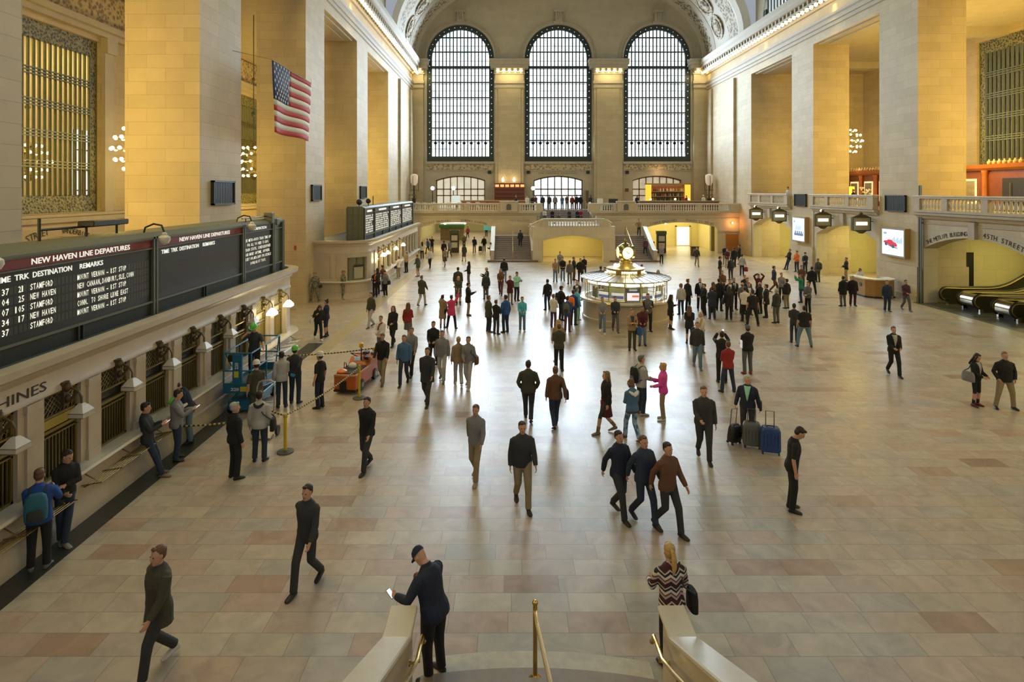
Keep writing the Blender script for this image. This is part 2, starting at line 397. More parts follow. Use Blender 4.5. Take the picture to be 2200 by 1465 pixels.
# west wall with three great windows and three arched doorways
WC = (-5.97, 6.24, 18.56); WH = 4.18
ops = [(c-WH, c+WH, 10.3, 23.2, WH) for c in WC]+[(c-3.07, c+3.07, 4.44, 7.98, 0.55) for c in WC]
mb = MB(); arch_wall(mb, PW, XL-0.2, XR+0.2, 4.44, 35.0, 0.0, 1.1, ops, 20)
S(mb, 'wall_west', STONE_P, 'stone end wall with the three great windows')
mb = MB()
PIL = [(XL, -10.55), (-1.62, 1.90), (10.62, 14.13), (23.0, XR)]
for (a, b) in PIL:
    mb.box(a, b, YW-0.40, YW, 4.44, 19.4)
    mb.box(a+0.35, b-0.35, YW-0.48, YW, 4.44, 19.4) if b-a > 2 else None
S(mb, 'pilaster_wall', STONE, 'flat pilasters between the great windows')
mb = MB()
for (a, b) in PIL:
    for (e, z0, z1) in ((0.12, 19.4, 19.65), (0.04, 19.65, 19.95), (0.18, 19.95, 20.3), (0.02, 20.3, 21.1), (0.25, 21.1, 21.25), (0.8, 21.72, 22.15), (0.95, 22.15, 22.55), (1.02, 22.55, 22.85)):
        mb.box(a-e*0.7, b+e*0.7, YW-0.42-e, YW, z0, z1)
    n = max(2, int(round((b-a)/0.66)))
    for k in range(n+1):
        x = a+(b-a)*k/n; mb.box(x-0.11, x+0.11, YW-1.05, YW, 21.2, 21.74)
for c in WC:
    for (r0, r1, d) in ((WH+0.02, WH+0.22, 0.16), (WH+0.55, WH+0.68, 0.1)):
        n = 28; R = []
        for k in range(n+1):
            t = pi*k/n; q = [(c+r*cos(t), YW-dd, 23.2+r*sin(t)) for r, dd in ((r0, 0), (r0, d), (r1, d), (r1, 0))]; R.append(q)
        mb.rings(R)
    # bracket keystone
    mb.box(c-0.6, c+0.6, YW-0.30, YW, 27.45, 27.7); mb.box(c-0.42, c+0.42, YW-0.55, YW, 27.7, 28.75); mb.box(c-0.55, c+0.55, YW-0.75, YW, 28.75, 29.0)
    for dx in (-0.25, 0, 0.25): mb.tube([(c+dx, YW-0.55, 27.75), (c+dx, YW-0.62, 28.4), (c+dx, YW-0.6, 28.74)], 0.07, 6)
    # sill band
    mb.box(c-WH-0.15, c+WH+0.15, YW-0.22, YW, 10.0, 10.3)
    mb.box(c-WH, c+WH, YW-0.1, YW, 9.1, 9.22)
S(mb, 'trim_west', CORNICE, 'moulded capitals, arch rings and keystones')
mb = MB()
for c in WC: mb.box(c-WH, c+WH, YW-0.06, YW, 9.25, 9.95)
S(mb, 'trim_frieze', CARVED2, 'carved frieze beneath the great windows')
# the great windows
def great_window(idx, c, y, sg):
    fr = MB(); n = 26
    for (r0, r1, d0, d1) in ((WH-0.62, WH, 0.25, 0.45),):
        R = []
        pts = [(-1, 10.3)]+[(None, pi-pi*k/n) for k in range(n+1)]+[(1, 10.3)]
        for (s_, t) in pts:
            q = []
            for r, d in ((r0, d0), (r0, d1), (r1, d1), (r1, d0)):
                q.append((c+s_*r, y+sg*d, 10.3) if s_ is not None else (c+r*cos(t), y+sg*d, 23.2+r*sin(t)))
            R.append(q)
        fr.rings(R)
    fr.box(c-WH, c+WH, y+sg*0.2, y+sg*0.5, 10.3, 10.95)
    w = S(fr, 'window_%d' % idx, BRONZE, 'tall arched window with dark bronze frame')
    # pierced rosettes of the border
    ro = MB()
    for s_ in (-1, 1):
        for k in range(16):
            z = 11.3+0.78*k; ro.cbox((c+s_*(WH-0.31), y+sg*0.22, z), (0.10, 0.03, 0.11), Matrix.Rotation(pi/4, 3, 'Y'))
    for k in range(17):
        t = pi*(k+0.5)/17; r = WH-0.31; ro.cbox((c+r*cos(t), y+sg*0.22, 23.2+r*sin(t)), (0.09, 0.03, 0.09), Matrix.Rotation(pi/4, 3, 'Y'))
    o = S(ro, 'rosette_band', M('rosette_glass', (0.3, 0.35, 0.35), 0.3, emit=(0.8, 0.9, 1.0), es=0.8), parent=w)
    mu = MB(); hw = WH-0.6
    def top(x):
        dx = abs(x-c); return 23.2+sqrt(max(0.0, hw*hw-dx*dx))
    nb = 16
    for k in range(1, nb):
        x = c-hw+2*hw*k/nb; mu.box(x-0.072, x+0.072, y+sg*0.27, y+sg*0.42, 10.9, top(x))
    for j, z in enumerate((12.95, 14.5, 16.4, 18.3, 20.2, 22.1, 24.0, 25.8)):
        q = hw if z < 23.2 else sqrt(max(0, hw*hw-(z-23.2)**2))
        th = 0.15 if z == 22.1 else 0.075
        mu.box(c-q, c+q, y+sg*0.25, y+sg*0.44, z-th, z+th)
        if z < 23: mu.box(c-q, c+q, y+sg*0.27, y+sg*0.42, z-0.24, z-0.19)
    for k in range(nb//2):      # crosses of the bottom light
        x = c-hw+2*hw*(k+0.5)/(nb/2); mu.cbox((x, y+sg*0.3, 12.6), (0.34, 0.06, 0.34), Matrix.Rotation(pi/4, 3, 'Y'))
    S(mu, 'mullion_grid', BRONZE, parent=w)
    gl = MB(); pts = [(c-hw, 10.9), (c+hw, 10.9)]+[(c+hw*cos(pi*k/24), 23.2+hw*sin(pi*k/24)) for k in range(25)]
    gl.prism(pts, y+sg*0.62, y+sg*0.68, 'y'); S(gl, 'glass', PANE, parent=w)
    inn = MB()              # the second skin of glazing bars seen through the first
    for k in range(nb):
        x = c-hw+2*hw*(k+0.5)/nb; inn.box(x-0.018, x+0.018, y+sg*0.55, y+sg*0.60, 10.9, top(x))
    for z in (11.9, 13.7, 15.3, 17.3, 19.2, 21.1, 22.9, 24.8): 
        q = hw if z < 23.2 else sqrt(max(0, hw*hw-(z-23.2)**2)); inn.box(c-q, c+q, y+sg*0.55, y+sg*0.6, z-0.03, z+0.03)
    S(inn, 'outer_glazing_bar', M('outer_bars', (0.16, 0.22, 0.24), 0.5), parent=w)
    return w
for i, c in enumerate(WC): great_window(i+1, c, YW, 1)
# east wall behind the camera
PE = lambda u, w, z: (u, -9-w, z)
mb = MB(); arch_wall(mb, PE, XL-0.2, XR+0.2, 0, 35.0, 0, 0.6, [(c-WH, c+WH, 10.3, 23.2, WH) for c in WC], 12)
S(mb, 'wall_east', STONE, 'stone end wall behind the viewer')
# arched doorways under the great windows
def doorway(idx, c, frame_mat, pane_mat, bars):
    fr = MB(); f = arch_fn(7.98, 0.55, c-3.07, c+3.07); y0, y1 = YW+0.45, YW+0.62
    for k in range(bars+1):
        x = c-3.0+6.0*k/bars; fr.box(x-0.06, x+0.06, y0, y1, 4.44, f(x))
    n = 14; R = []
    for k in range(n+1):
        x = c-3.07+6.14*k/n; z = f(x); R.append([(x, y0, z-0.16), (x, y1, z-0.16), (x, y1, z), (x, y0, z)])
    fr.rings(R)
    for z in (6.85, 6.05): fr.box(c-3.07, c+3.07, y0, y1, z-0.07, z+0.07)
    w = S(fr, 'door_%d' % idx, frame_mat, 'arched doorway with many panes')
    gl = MB(); gl.prism([(c-3.07, 4.44), (c+3.07, 4.44)]+[(c+3.07-6.14*k/14, f(c+3.07-6.14*k/14)) for k in range(15)], YW+0.8, YW+0.84, 'y')
    S(gl, 'glass', pane_mat, parent=w)
WOODF = M('warm_wood_frame', (0.26, 0.15, 0.06), 0.4)
doorway(1, WC[0], WOODF, sky_pane('door_glass_amber', 0.75, (0.95, 0.86, 0.66), 1.4), 7)
doorway(2, WC[1], M('door_frame_grey', (0.12, 0.11, 0.08), 0.4), PANE2, 7)
doorway(3, WC[2], WOODF, sky_pane('door_glass_dim', 0.55, (0.95, 0.80, 0.56), 1.2), 7)
# clerestory walls with arched lunettes and the vault
for nm, P, X in (('left', PL, XL), ('right', PR, XR)):
    mb = MB(); ops = []
    for k in range(5):
        c = 6.6+12.2*k if nm == 'left' else 6.9+12.2*k
        ops.append((c-4.0, c+4.0, 22.95, 24.0, 3.6))
    arch_wall(mb, P, -9, 61.5, 22.9, 29.5, 0.5, 1.0, ops, 12)
    S(mb, 'wall_clerestory_'+nm, STONE_P, 'clerestory wall above the cornice')
    for k, (a, b, zb, zs, r) in enumerate(ops[3:]):
        c = (a+b)/2; f = arch_fn(zs, r, a, b); fr = MB(); sg = 1 if nm == 'right' else -1
        for j in range(13):
            u = a+(b-a)*j/12; fr.add(*MB().box(X+sg*0.65, X+sg*0.8, u-0.09, u+0.09, 22.95, f(u)).__dict__['v':0] if False else (MB().box(X+sg*0.65, X+sg*0.8, u-0.09, u+0.09, 22.95, max(23.0, f(u))).v, [(3,2,1,0),(4,5,6,7),(0,1,5,4),(1,2,6,5),(2,3,7,6),(3,0,4,7)]))
        for j in range(2):
            u = a+0.25 if j == 0 else b-0.25; fr.box(X+sg*0.55, X+sg*0.85, u-0.3, u+0.3, 22.95, 24.4)
        w = S(fr, 'window_%d' % (4+k+(2 if nm == 'right' else 0)), BRONZE, 'arched lunette window above the cornice')
        gl = MB().prism([(a, 22.95), (b, 22.95)]+[(b-(b-a)*t/12, f(b-(b-a)*t/12)) for t in range(13)], X+sg*0.86, X+sg*0.9, 'x'); S(gl, 'glass', PANE, parent=w)
def vault_strip(mb, y0, y1, drop0=0.0, drop1=0.0, t0=0.0, t1=pi, n=40):
    R = []
    for (y, d) in ((y0, drop0), (y1, drop1)):
        R.append([(XC-(18.3-d)*cos(t0+(t1-t0)*k/n), y, 22.9+(11.4-d)*sin(t0+(t1-t0)*k/n)) for k in range(n+1)])
    mb.rings(R, False, False)
mb = MB(); vault_strip(mb, -9, 61.6, t0=0.38, t1=pi-0.38); S(mb, 'ceiling', TURQ, 'turquoise painted vault', smooth=True)
mb = MB()
for (a, b, d0, d1) in ((75.5, 74.6, 0.75, 0.75), (74.6, 74.55, 0.75, 0.55), (74.55, 73.9, 0.55, 0.5), (71.9, 71.3, 0.40, 0.25), (71.3, 66.9, 0.2, 0.2), (64.2, 63.4, 0.2, 0.4), (63.4, 62.2, 0.45, 0.45), (62.2, 61.4, 0.45, 0.0)): vault_strip(mb, a, b, d0, d1)
S(mb, 'ceiling_band', M('vault_plaster', (0.50, 0.46, 0.38), 0.7, noise=0.12, nscale=1.0), 'plaster ribs of the end arch of the vault', smooth=True)
mb = MB()
for (a, b, d0, d1) in ((73.9, 71.9, 0.5, 0.40), (66.9, 64.2, 0.2, 0.2)): vault_strip(mb, a, b, d0, d1)
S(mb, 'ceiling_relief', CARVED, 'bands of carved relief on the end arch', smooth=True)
mb = MB()
for k in range(12):
    t = 0.22+k*0.245
    if t > pi-0.2: break
    c = Vector((XC-18.0*cos(t), 69.2, 22.9+11.1*sin(t))); nrm = Vector((11.1*cos(t), 0, -18.0*sin(t))).normalized()
    q = nrm.to_track_quat('Z', 'Y').to_matrix()
    b2 = MB(); b2.lathe([(1.45, 0.0), (1.45, 0.12), (1.2, 0.12), (1.1, -0.02), (0.95, 0.0), (0.85, 0.14), (0.6, 0.05), (0.35, 0.2), (0.05, 0.22)], n=20)
    mb.add([c+q @ Vector(p) for p in b2.v], b2.f)
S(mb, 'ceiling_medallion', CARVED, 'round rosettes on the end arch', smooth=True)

# aisles: outer walls, soffits, end walls
mb = MB().box(-24, XL-2.9, -9, 61.0, 18.5, 19.0)
for (a, b) in zip([p[1] for p in LP], [p[0] for p in LP[1:]]+[60.2]): mb.box(XL-2.6, XL-0.3, a+0.35, b-0.35, 18.38, 18.5).box(XL-2.1, XL-0.8, a+0.9, b-0.9, 18.3, 18.38)
S(mb, 'ceiling_aisle_left', STONE_P, 'aisle ceiling')
mb = MB().box(XR+2.9, 36.5, -9, 62, 18.5, 19.0)
for (a, b) in zip([p[1] for p in RP], [p[0] for p in RP[1:]]+[61.4]): mb.box(XR+0.3, XR+2.6, a+0.35, b-0.35, 18.38, 18.5).box(XR+0.8, XR+2.1, a+0.9, b-0.9, 18.3, 18.38)
for y in (20, 32, 44, 56): mb.box(XR+2.9, 36, y-0.5, y+0.5, 17.9, 18.5)
S(mb, 'ceiling_aisle_right', STONE_P, 'aisle ceiling')
AXL = -24.0; PAL = lambda u, w, z: (AXL-w, u, z)
LW = [19.8, 32.2, 44.6, 56.8]
mb = MB(); arch_wall(mb, PAL, 5, 61.2, 0, 19, 0, 0.7, [(c-3.4, c+3.4, 0, 3.3, 0.95) for c in LW]+[(c-3.4, c+3.4, 5.5, 15.4, 0.001) for c in LW], 10)
S(mb, 'wall_aisle_left', STONE, 'outer wall of the aisle with grille windows')
mb = MB().box(AXL, AXL+0.35, 5, 61, 15.7, 16.0).box(AXL, AXL+0.6, 5, 61, 16.0, 16.35).box(AXL, AXL+0.25, 5, 61, 5.0, 5.45).box(AXL, AXL+0.35, 5, 61, 5.3, 5.45)
for c in LW: mb.box(AXL, AXL+0.22, c-4.3, c-3.5, 5.45, 15.7).box(AXL, AXL+0.22, c+3.5, c+4.3, 5.45, 15.7).box(AXL, AXL+0.4, c+3.45, c+4.4, 14.8, 15.7).box(AXL, AXL+0.4, c-4.4, c-3.45, 14.8, 15.7)
S(mb, 'trim_aisle_left', STONE_P, 'mouldings round the grille windows')
mb = MB().box(AXL, AXL+0.2, 5, 61, 16.5, 18.4); S(mb, 'trim_relief_left', CARVED2, 'carved relief panels above the grille windows')
S(MB().box(-30, XL-2.9, 61.0, 61.8, 0, 19), 'wall_aisle_end_left', STONE, 'end wall of the aisle')
S(MB().box(-32.3, -32, 5, 62, 0, 19).box(-32, -24.7, 5, 62, 18.2, 18.5), 'wall_beyond_left', STONE_P, 'hall seen through the grille windows')
def grille(idx, P, c, h, z0, z1, d, mat):
    """big bronze lattice: pierced ornamental border, vertical bars, paired transoms"""
    def bx(mb, u0, u1, w0, w1, a, b):
        p, q = P(u0, w0, a), P(u1, w1, b); mb.box(p[0], q[0], p[1], q[1], a, b)
    fr = MB(); bx(fr, c-h, c-h+0.08, d, d+0.12, z0, z1); bx(fr, c+h-0.08, c+h, d, d+0.12, z0, z1)
    for j in range(1, 5):
        z = z0+1.0+(z1-z0-2.0)*j/5
        for e in (-0.16, 0, 0.16): bx(fr, c-h+0.6, c+h-0.6, d-0.03, d+0.13, z+e-0.03, z+e+0.03)
    w = S(fr, 'window_%d' % idx, mat, 'bronze grille window of the aisle')
    ob = MB(); bx(ob, c-h+0.08, c-h+0.62, d+0.02, d+0.1, z0, z1); bx(ob, c+h-0.62, c+h-0.08, d+0.02, d+0.1, z0, z1)
    bx(ob, c-h+0.62, c+h-0.62, d+0.02, d+0.1, z0, z0+0.95); bx(ob, c-h+0.62, c+h-0.62, d+0.02, d+0.1, z1-0.95, z1)
    S(ob, 'ornamental_border', carved('pierced_bronze', (0.03, 0.03, 0.015), (0.26, 0.25, 0.13), scale=5.0, rough=0.45), parent=w)
    ba = MB(); n = 15
    for k in range(n+1):
        u = c-h+0.62+(2*h-1.24)*k/n; bx(ba, u-0.052, u+0.052, d, d+0.1, z0+0.9, z1-0.9); bx(ba, u-0.025, u+0.025, d-0.04, d, z0+0.9, z1-0.9)
    S(ba, 'bar', mat, parent=w)
for i, c in enumerate(LW): grille(8+i, PAL, c, 3.4, 5.5, 15.4, 0.2, BRONZE2)
# daylit tall windows of the hall beyond
for k in range(4):
    c = 26.0+10*k; mb = MB().box(-31.98, -31.9, c-1.6, c+1.6, 5.2, 11.2); w = S(mb, 'window_%d' % (20+k), sky_pane('far_window_glass', 1.6, (0.85, 0.90, 1.0)), 'far daylit window seen through the grille')
    b2 = MB()
    for j in range(5): b2.box(-31.88, -31.8, c-1.6+0.8*j-0.12, c-1.6+0.8*j+0.12, 5.2, 11.2)
    for z in (6.7, 8.2, 9.7): b2.box(-31.88, -31.8, c-1.6, c+1.6, z-0.05, z+0.05)
    S(b2, 'mullion', BRONZE2, parent=w)
for y in (22, 34, 46): area('hall_light', (-28.3, y, 17.5), (-28.3, y, 0), 5, 9, 1500, (1.0, 0.76, 0.26))
for y in (22, 36): area('hall_light', (40.2, y, 18.0), (40.2, y, 0), 5, 9, 420, (1.0, 0.86, 0.5))
# right outer wall
AXR = 36.0; PAR = lambda u, w, z: (AXR+w, u, z); RW = [20.3, 31.0, 42.9, 55.2]
mb = MB(); arch_wall(mb, PAR, 5, 62, 5.0, 19, 0, 0.7, [(c-3.6, c+3.6, 8.0, 18.0, 0.001) for c in RW[:3]], 8)
S(mb, 'wall_aisle_right', STONE, 'outer wall of the balcony aisle')
for i, c in enumerate(RW[:3]): grille(30+i, PAR, c, 3.6, 8.0, 18.0, 0.2, M('sage_bronze', (0.17, 0.19, 0.12), 0.45, 0.3, noise=0.2))
S(MB().box(XR+2.9, 37, 61.4, 62.0, 5.0, 19), 'wall_aisle_end_right', STONE, 'end wall of the balcony aisle')
S(MB().box(44, 44.3, 5, 62, 4, 19).box(36.7, 44, 5, 62, 18.5, 18.8), 'wall_beyond_right', STONE_P, 'lobby seen through the grille')
for k in range(3):
    c = 29.5+9*k; mb = MB().box(43.9, 43.98, c-2.2, c+2.2, 6.5, 16.5); w = S(mb, 'window_%d' % (40+k), sky_pane('lobby_window_glass', 1.2, (0.80, 0.88, 0.98), 0.9), 'far daylit window seen through the grille')
    b2 = MB()
    for j in range(7): b2.box(43.8, 43.88, c-2.2+4.4*j/6-0.06, c-2.2+4.4*j/6+0.06, 6.5, 16.5)
    for z in (8.5, 10.5, 12.5, 14.5): b2.box(43.8, 43.88, c-2.2, c+2.2, z-0.1, z+0.1)
    S(b2, 'mullion', BRONZE, parent=w)

# lower wall of the balcony side with track and street arches
RO = [(28.2, 36.0), (40.6, 48.5), (53.0, 61.0)]
mb = MB(); arch_wall(mb, PR, 15.2, 65.0, 0, 5.3, 0.06, 0.9, [(a, b, 0, 3.25, 0.88) for a, b in RO], 16)
S(mb, 'wall_balcony_front', STONE_L, 'lower wall with segmental arches')
S(MB().box(XR+0.05, 36.2, 5, 62, 5.0, 5.32), 'floor_balcony', M('balcony_floor', (0.35, 0.30, 0.22), 0.5), 'balcony floor')
mb = MB()
for (a, b) in ((27.75, 36.35), (40.25, 48.85), (52.65, 61.35)):
    mb.prism([(XR+0.05, 5.0), (XR-0.1, 5.05), (XR-0.18, 5.2), (XR-0.34, 5.26), (XR-0.34, 5.40), (XR+0.05, 5.42)], a, b, 'y')
    m_ = (a+b)/2; mb.box(XR-0.14, XR+0.06, m_-0.22, m_+0.22, 4.1, 5.0); mb.box(XR+0.0, XR+0.06, a, b, 4.75, 4.82)
S(mb, 'trim_balcony_right', CORNICE, 'ledge beneath the balustrade')
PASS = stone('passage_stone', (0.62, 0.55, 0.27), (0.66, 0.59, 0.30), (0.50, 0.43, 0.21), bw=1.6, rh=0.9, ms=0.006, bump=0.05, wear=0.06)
for i, (a, b) in enumerate(RO):
    d = 9.0 if i else 13.0
    mb = MB().box(XR+d, XR+d+0.2, a-1.2, b+1.2, 0, 4.9).box(XR+0.9, XR+d, a-1.4, a-1.2, 0, 4.9).box(XR+0.9, XR+d, b+1.2, b+1.4, 0, 4.9).box(XR+0.9, XR+d+0.2, a-1.4, b+1.4, 4.55, 4.75)
    if i: mb.box(XR+5.5, XR+5.7, a-1.2, a+3.2, 0, 4.6)
    S(mb, 'wall_passage_right', PASS, 'yellow lit passage walls')
# west balcony, passages below it
mb = MB(); arch_wall(mb, lambda u, w, z: (u, 64.5+w, z), XL, 3.0, 0, 4.3, 0, 0.9, [(-9.35, -1.75, 0, 2.75, 0.55)], 16)
arch_wall(mb, lambda u, w, z: (u, 64.5+w, z), 9.4, XR, 0, 4.3, 0, 0.9, [(14.7, 22.3, 0, 2.75, 0.55)], 16)
S(mb, 'wall_west_balcony', STONE_L, 'balcony front with wide flat arches')
mb = MB().box(XL, 2.9, 64.6, YW+0.5, 4.1, 4.44).box(9.5, XR, 64.6, YW+0.5, 4.1, 4.44).box(2.9, 9.5, 70.0, YW+0.5, 4.1, 4.44)
S(mb, 'floor_west_balcony', M('upper_floor', (0.36, 0.31, 0.25), 0.35), 'floor of the west balcony')
mb = MB()
for (a, b) in ((XL, 3.4), (8.95, XR)):
    mb.prism([(64.5, 4.0), (64.42, 4.05), (64.35, 4.2), (64.2, 4.28), (64.2, 4.42), (64.7, 4.44)], a, b, 'x')
    mb.box(a, b, 64.46, 64.5, 3.72, 3.78)
S(mb, 'trim_balcony_west', CORNICE, 'ledge beneath the west balustrade')
mb = MB().box(-12, -11.7, 65.4, 100, 0, 4.1).box(-1.4, -1.1, 65.4, 82, 0, 4.1).box(-12, 3, 100, 100.3, 0, 4.1).box(-12, 3, 75.9, 100, 3.9, 4.1).box(13.9, 14.2, 65.4, 73, 0, 4.1).box(13.9, XR+0.2, 73.2, 73.5, 0, 4.1).box(22.9, 23.2, 65.4, 73.2, 0, 4.1)
mb.box(2.4, 9.8, 61.6, 61.75, 0, 2.75)
S(mb, 'wall_passage_west', PASS, 'yellow lit passage walls under the balcony')
for i, (x0, x1) in enumerate(((-11.7, -1.4), (14.2, 22.9))):
    area('passage_light', ((x0+x1)/2, 69.5, 3.95), ((x0+x1)/2, 69.5, 0), x1-x0-1, 6, 620, (1.0, 0.84, 0.36))
area('passage_light', (-6.5, 88, 3.8), (-6.5, 88, 0), 8, 16, 700, (1.0, 0.90, 0.62))
area('passage_light', (6.05, 59.0, 2.68), (6.05, 59.9, 0), 5.0, 3.0, 300, (1.0, 0.80, 0.28))
for i, (a, b) in enumerate(RO):
    area('passage_light', (XR+(5.0 if i == 0 else 3.2), (a+b)/2, 4.4), (XR+4, (a+b)/2, 0), b-a-1.5, 3.5, 560 if i else 520, (1.0, 0.86, 0.34))
# floor borders
S(MB().box(-8.75, -8.10, 5, 26.5, 0, 0.012), 'trim_floor_left', M('dark_marble_border', (0.035, 0.038, 0.03), 0.35, noise=0.3), 'dark marble strip along the ticket windows')
S(MB().box(24.2, 30, 27, 36.2, 0, 0.015), 'trim_floor_right', M('steel_floor_plate', (0.12, 0.11, 0.08), 0.4, 0.3), 'steel landing plates of the escalators')
S(MB().box(23.4, 24.2, 5, 64, 0, 0.004).box(-8.1, -7.4, 24, 60, 0, 0.004), 'trim_floor_border', M('yellow_marble_border', (0.46, 0.38, 0.25), 0.25, noise=0.15, nscale=2), 'pale border of the floor')
# warm light: chandeliers behind each pier and bulbs along the cornice
for y in (3.2, 15.6, 28.0, 40.4, 52.8): point('chandelier_light', (-17.0, y, 8.6), 2900, WARM, 0.8)
for y in (3.4, 15.8, 28.2, 40.6, 53.0): point('chandelier_light', (29.7, y, 10.6), 2900, WARM, 0.8)
for k in range(5):
    for X, sg in ((XL, 1), (XR, -1)):
        y = 9+12.2*k
        area('cornice_light', (X+sg*1.3, y, 21.0), (X, y, 19.0), 0.3, 11.5, 38, (1.0, 0.78, 0.30))
        area('cornice_light', (X+sg*1.25, y, 20.95), (X+sg*4.5, y, 0), 0.5, 11.5, ((340, 520, 640, 420, 420) if sg > 0 else (60, 110, 300, 420, 420))[k], (1.0, 0.72, 0.22), 95)
for c in (-11.2, 0.14, 12.4, 23.8): area('capital_light', (c, YW-1.5, 21.2), (c, YW, 18.8), 2.6, 0.3, 80, (1.0, 0.78, 0.32))
# ================================================================== TICKET BOOTHS
PANEL_DARK = M('window_dark', (0.03, 0.03, 0.026), 0.3)
LITGLASS = M('lit_booth_glass', (0.5, 0.45, 0.3), 0.3, emit=(1.0, 0.85, 0.45), es=0.55)
ROOFM = M('booth_roof_felt', (0.045, 0.05, 0.055), 0.7, noise=0.2)
def quarter(cx, cy, r, a0, a1, n=10): return [(cx+r*cos(a0+(a1-a0)*k/n), cy+r*sin(a0+(a1-a0)*k/n)) for k in range(n+1)]
def booth(label, y0, y1, round_near, round_far, r):
    """stone booth whose long face is the plane x = -8.75; the corners at the ends are rounded"""
    FX = -8.75; bk = -12.6
    t = thing('ticket_booth', label, 'ticket booth', (FX, (y0+y1)/2, 0))
    path = []
    if round_near: path += [(bk, y0)]+quarter(FX-r, y0+r, r, -pi/2, 0)
    else: path += [(FX, y0)]
    if round_far: path += quarter(FX-r, y1-r, r, 0, pi/2)+[(bk, y1)]
    else: path += [(FX, y1)]
    # profile offsets: negative = outwards (travel is +Y with the hall on the right)
    def sw(prof): return MB().sweep(path, prof)
    sw([(0.3, 0), (-0.16, 0), (-0.16, 0.22), (-0.10, 0.30), (-0.10, 0.42), (-0.05, 0.46), (-0.05, 0.90), (-0.12, 0.95), (-0.12, 1.04), (0.3, 1.04)]).build('plinth', MARBLE, t, True)
    sw([(0.3, 1.04), (-0.30, 1.04), (-0.32, 1.07), (-0.30, 1.12), (0.3, 1.12)]).build('counter', MARBLE_W, t, True)
    sw([(0.4, 2.80), (-0.03, 2.80), (-0.03, 2.86), (0.0, 2.9), (0.0, 3.22), (-0.06, 3.26), (-0.10, 3.36), (-0.24, 3.42), (-0.30, 3.46), (-0.32, 3.60), (0.05, 3.60), (0.05, 3.44), (0.4, 3.44)]).build('entablature', MARBLE, t, True)
    rf = MB(); rf.prism([(p[0]+0.0, p[1]) for p in ([(bk-0.1, y0)] if not round_near else [])]+path+([(bk-0.1, y1)] if not round_far else []), 3.36, 3.47, 'z'); rf.build('roof', ROOFM, t)
    return t, path
def booth_wall(t, y0, y1, centres, ww, lit):
    FX = -8.75
    mb = MB(); edges = []
    prev = y0
    for c in centres:
        edges.append((prev, c-ww/2)); prev = c+ww/2
    edges.append((prev, y1))
    for (a, b) in edges:
        mb.box(FX-0.4, FX, a, b, 1.12, 2.8)
        if b-a > 0.4:
            m = (a+b)/2; w = min(0.2, (b-a)/4); mb.box(FX, FX+0.05, m-w, m+w, 1.12, 2.8); mb.box(FX, FX+0.08, m-w-0.03, m+w+0.03, 1.12, 1.3); mb.box(FX, FX+0.08, m-w-0.03, m+w+0.03, 2.66, 2.8)
    mb.box(FX-0.9, FX-0.8, y0, y1, 1.1, 2.8)
    mb.build('pilaster_wall', MARBLE, t)
    for i, c in enumerate(centres):
        L_ = lit(i)
        fr = MB(); a, b = c-ww/2, c+ww/2
        for (u0, u1, z0, z1) in ((a, a+0.05, 1.12, 2.8), (b-0.05, b, 1.12, 2.8), (a, b, 2.72, 2.8), (a, b, 2.30, 2.34), (a, b, 2.02, 2.08), (a, b, 1.94, 1.97), (a, b, 1.12, 1.17)): fr.box(FX-0.16, FX-0.08, u0, u1, z0, z1)
        n = 11
        for k in range(1, n): y = a+(b-a)*k/n; fr.box(FX-0.14, FX-0.11, y-0.008, y+0.008, 1.15, 1.95)
        for k in range(9):
            y = a+(b-a)*k/9
            fr.tube([(FX-0.12, y, 2.34), (FX-0.12, min(b, y+0.38), 2.72)], 0.008, 4); fr.tube([(FX-0.12, y, 2.72), (FX-0.12, min(b, y+0.38), 2.34)], 0.008, 4)
        w = fr.build('ticket_window', GILT, t)
        MB().box(FX-0.22, FX-0.2, a, b, 1.12, 2.8).build('pane', LITGLASS if L_ else PANEL_DARK, w)
WINC = [10.3+1.6*k for k in range(-3, 9)]
booth1, _ = booth('long stone ticket booth beneath the departures board for one line', 3.0, 25.0, False, True, 0.9)
booth_wall(booth1, 3.0, 24.1, WINC, 0.98, lambda i: i >= 10)
text('inscription', 'TICKET MACHINES', (-8.742, 7.9, 2.92), 0.26, M('engraved_letters', (0.05, 0.04, 0.03), 0.8), 'E', booth1, width=3.55)
mb = MB()       # end wall beyond the rounded corner
mb.box(-12.6, -9.65, 24.6, 25.0, 1.12, 2.8); mb.rings([[(x, y, z) for (x, y) in quarter(-9.65, 24.1, r, 0, pi/2)] for r, z in ((0.9, 1.12), (0.9, 2.8))], False, False)
mb.build('end_wall', MARBLE, booth1)
booth2, _ = booth('stone ticket booth with rounded corner further along the same wall', 37.2, 58.3, True, False, 1.6)
W2 = [41.0+1.55*k for k in range(11)]
booth_wall(booth2, 38.8, 58.3, W2, 0.95, lambda i: True)
mb = MB().box(-12.6, -10.35, 37.2, 37.6, 1.12, 2.8); mb.box(-12.3, -12.0, 37.12, 37.2, 1.12, 2.8).box(-10.9, -10.6, 37.12, 37.2, 1.12, 2.8).box(-12.6, -10.5, 37.1, 37.2, 1.12, 1.25)
mb.build('end_wall', MARBLE, booth2)
cr = []
for (a0, a1, z0, z1) in ((-pi/2, -pi/2+0.28, 1.12, 2.8), (-0.45, 0.0, 1.12, 2.8), (-pi/2+0.28, -0.45, 2.55, 2.8)):
    q = MB(); R = []
    for k in range(9):
        a = a0+(a1-a0)*k/8; R.append([(-10.35+rr*cos(a), 38.8+rr*sin(a), z) for rr, z in ((1.3, z0), (1.6, z0), (1.6, z1), (1.3, z1))])
    q.rings(R); cr.append(q)
mb = MB()
for q in cr: mb.add(q.v, q.f)
mb.build('corner_wall', MARBLE, booth2, True)
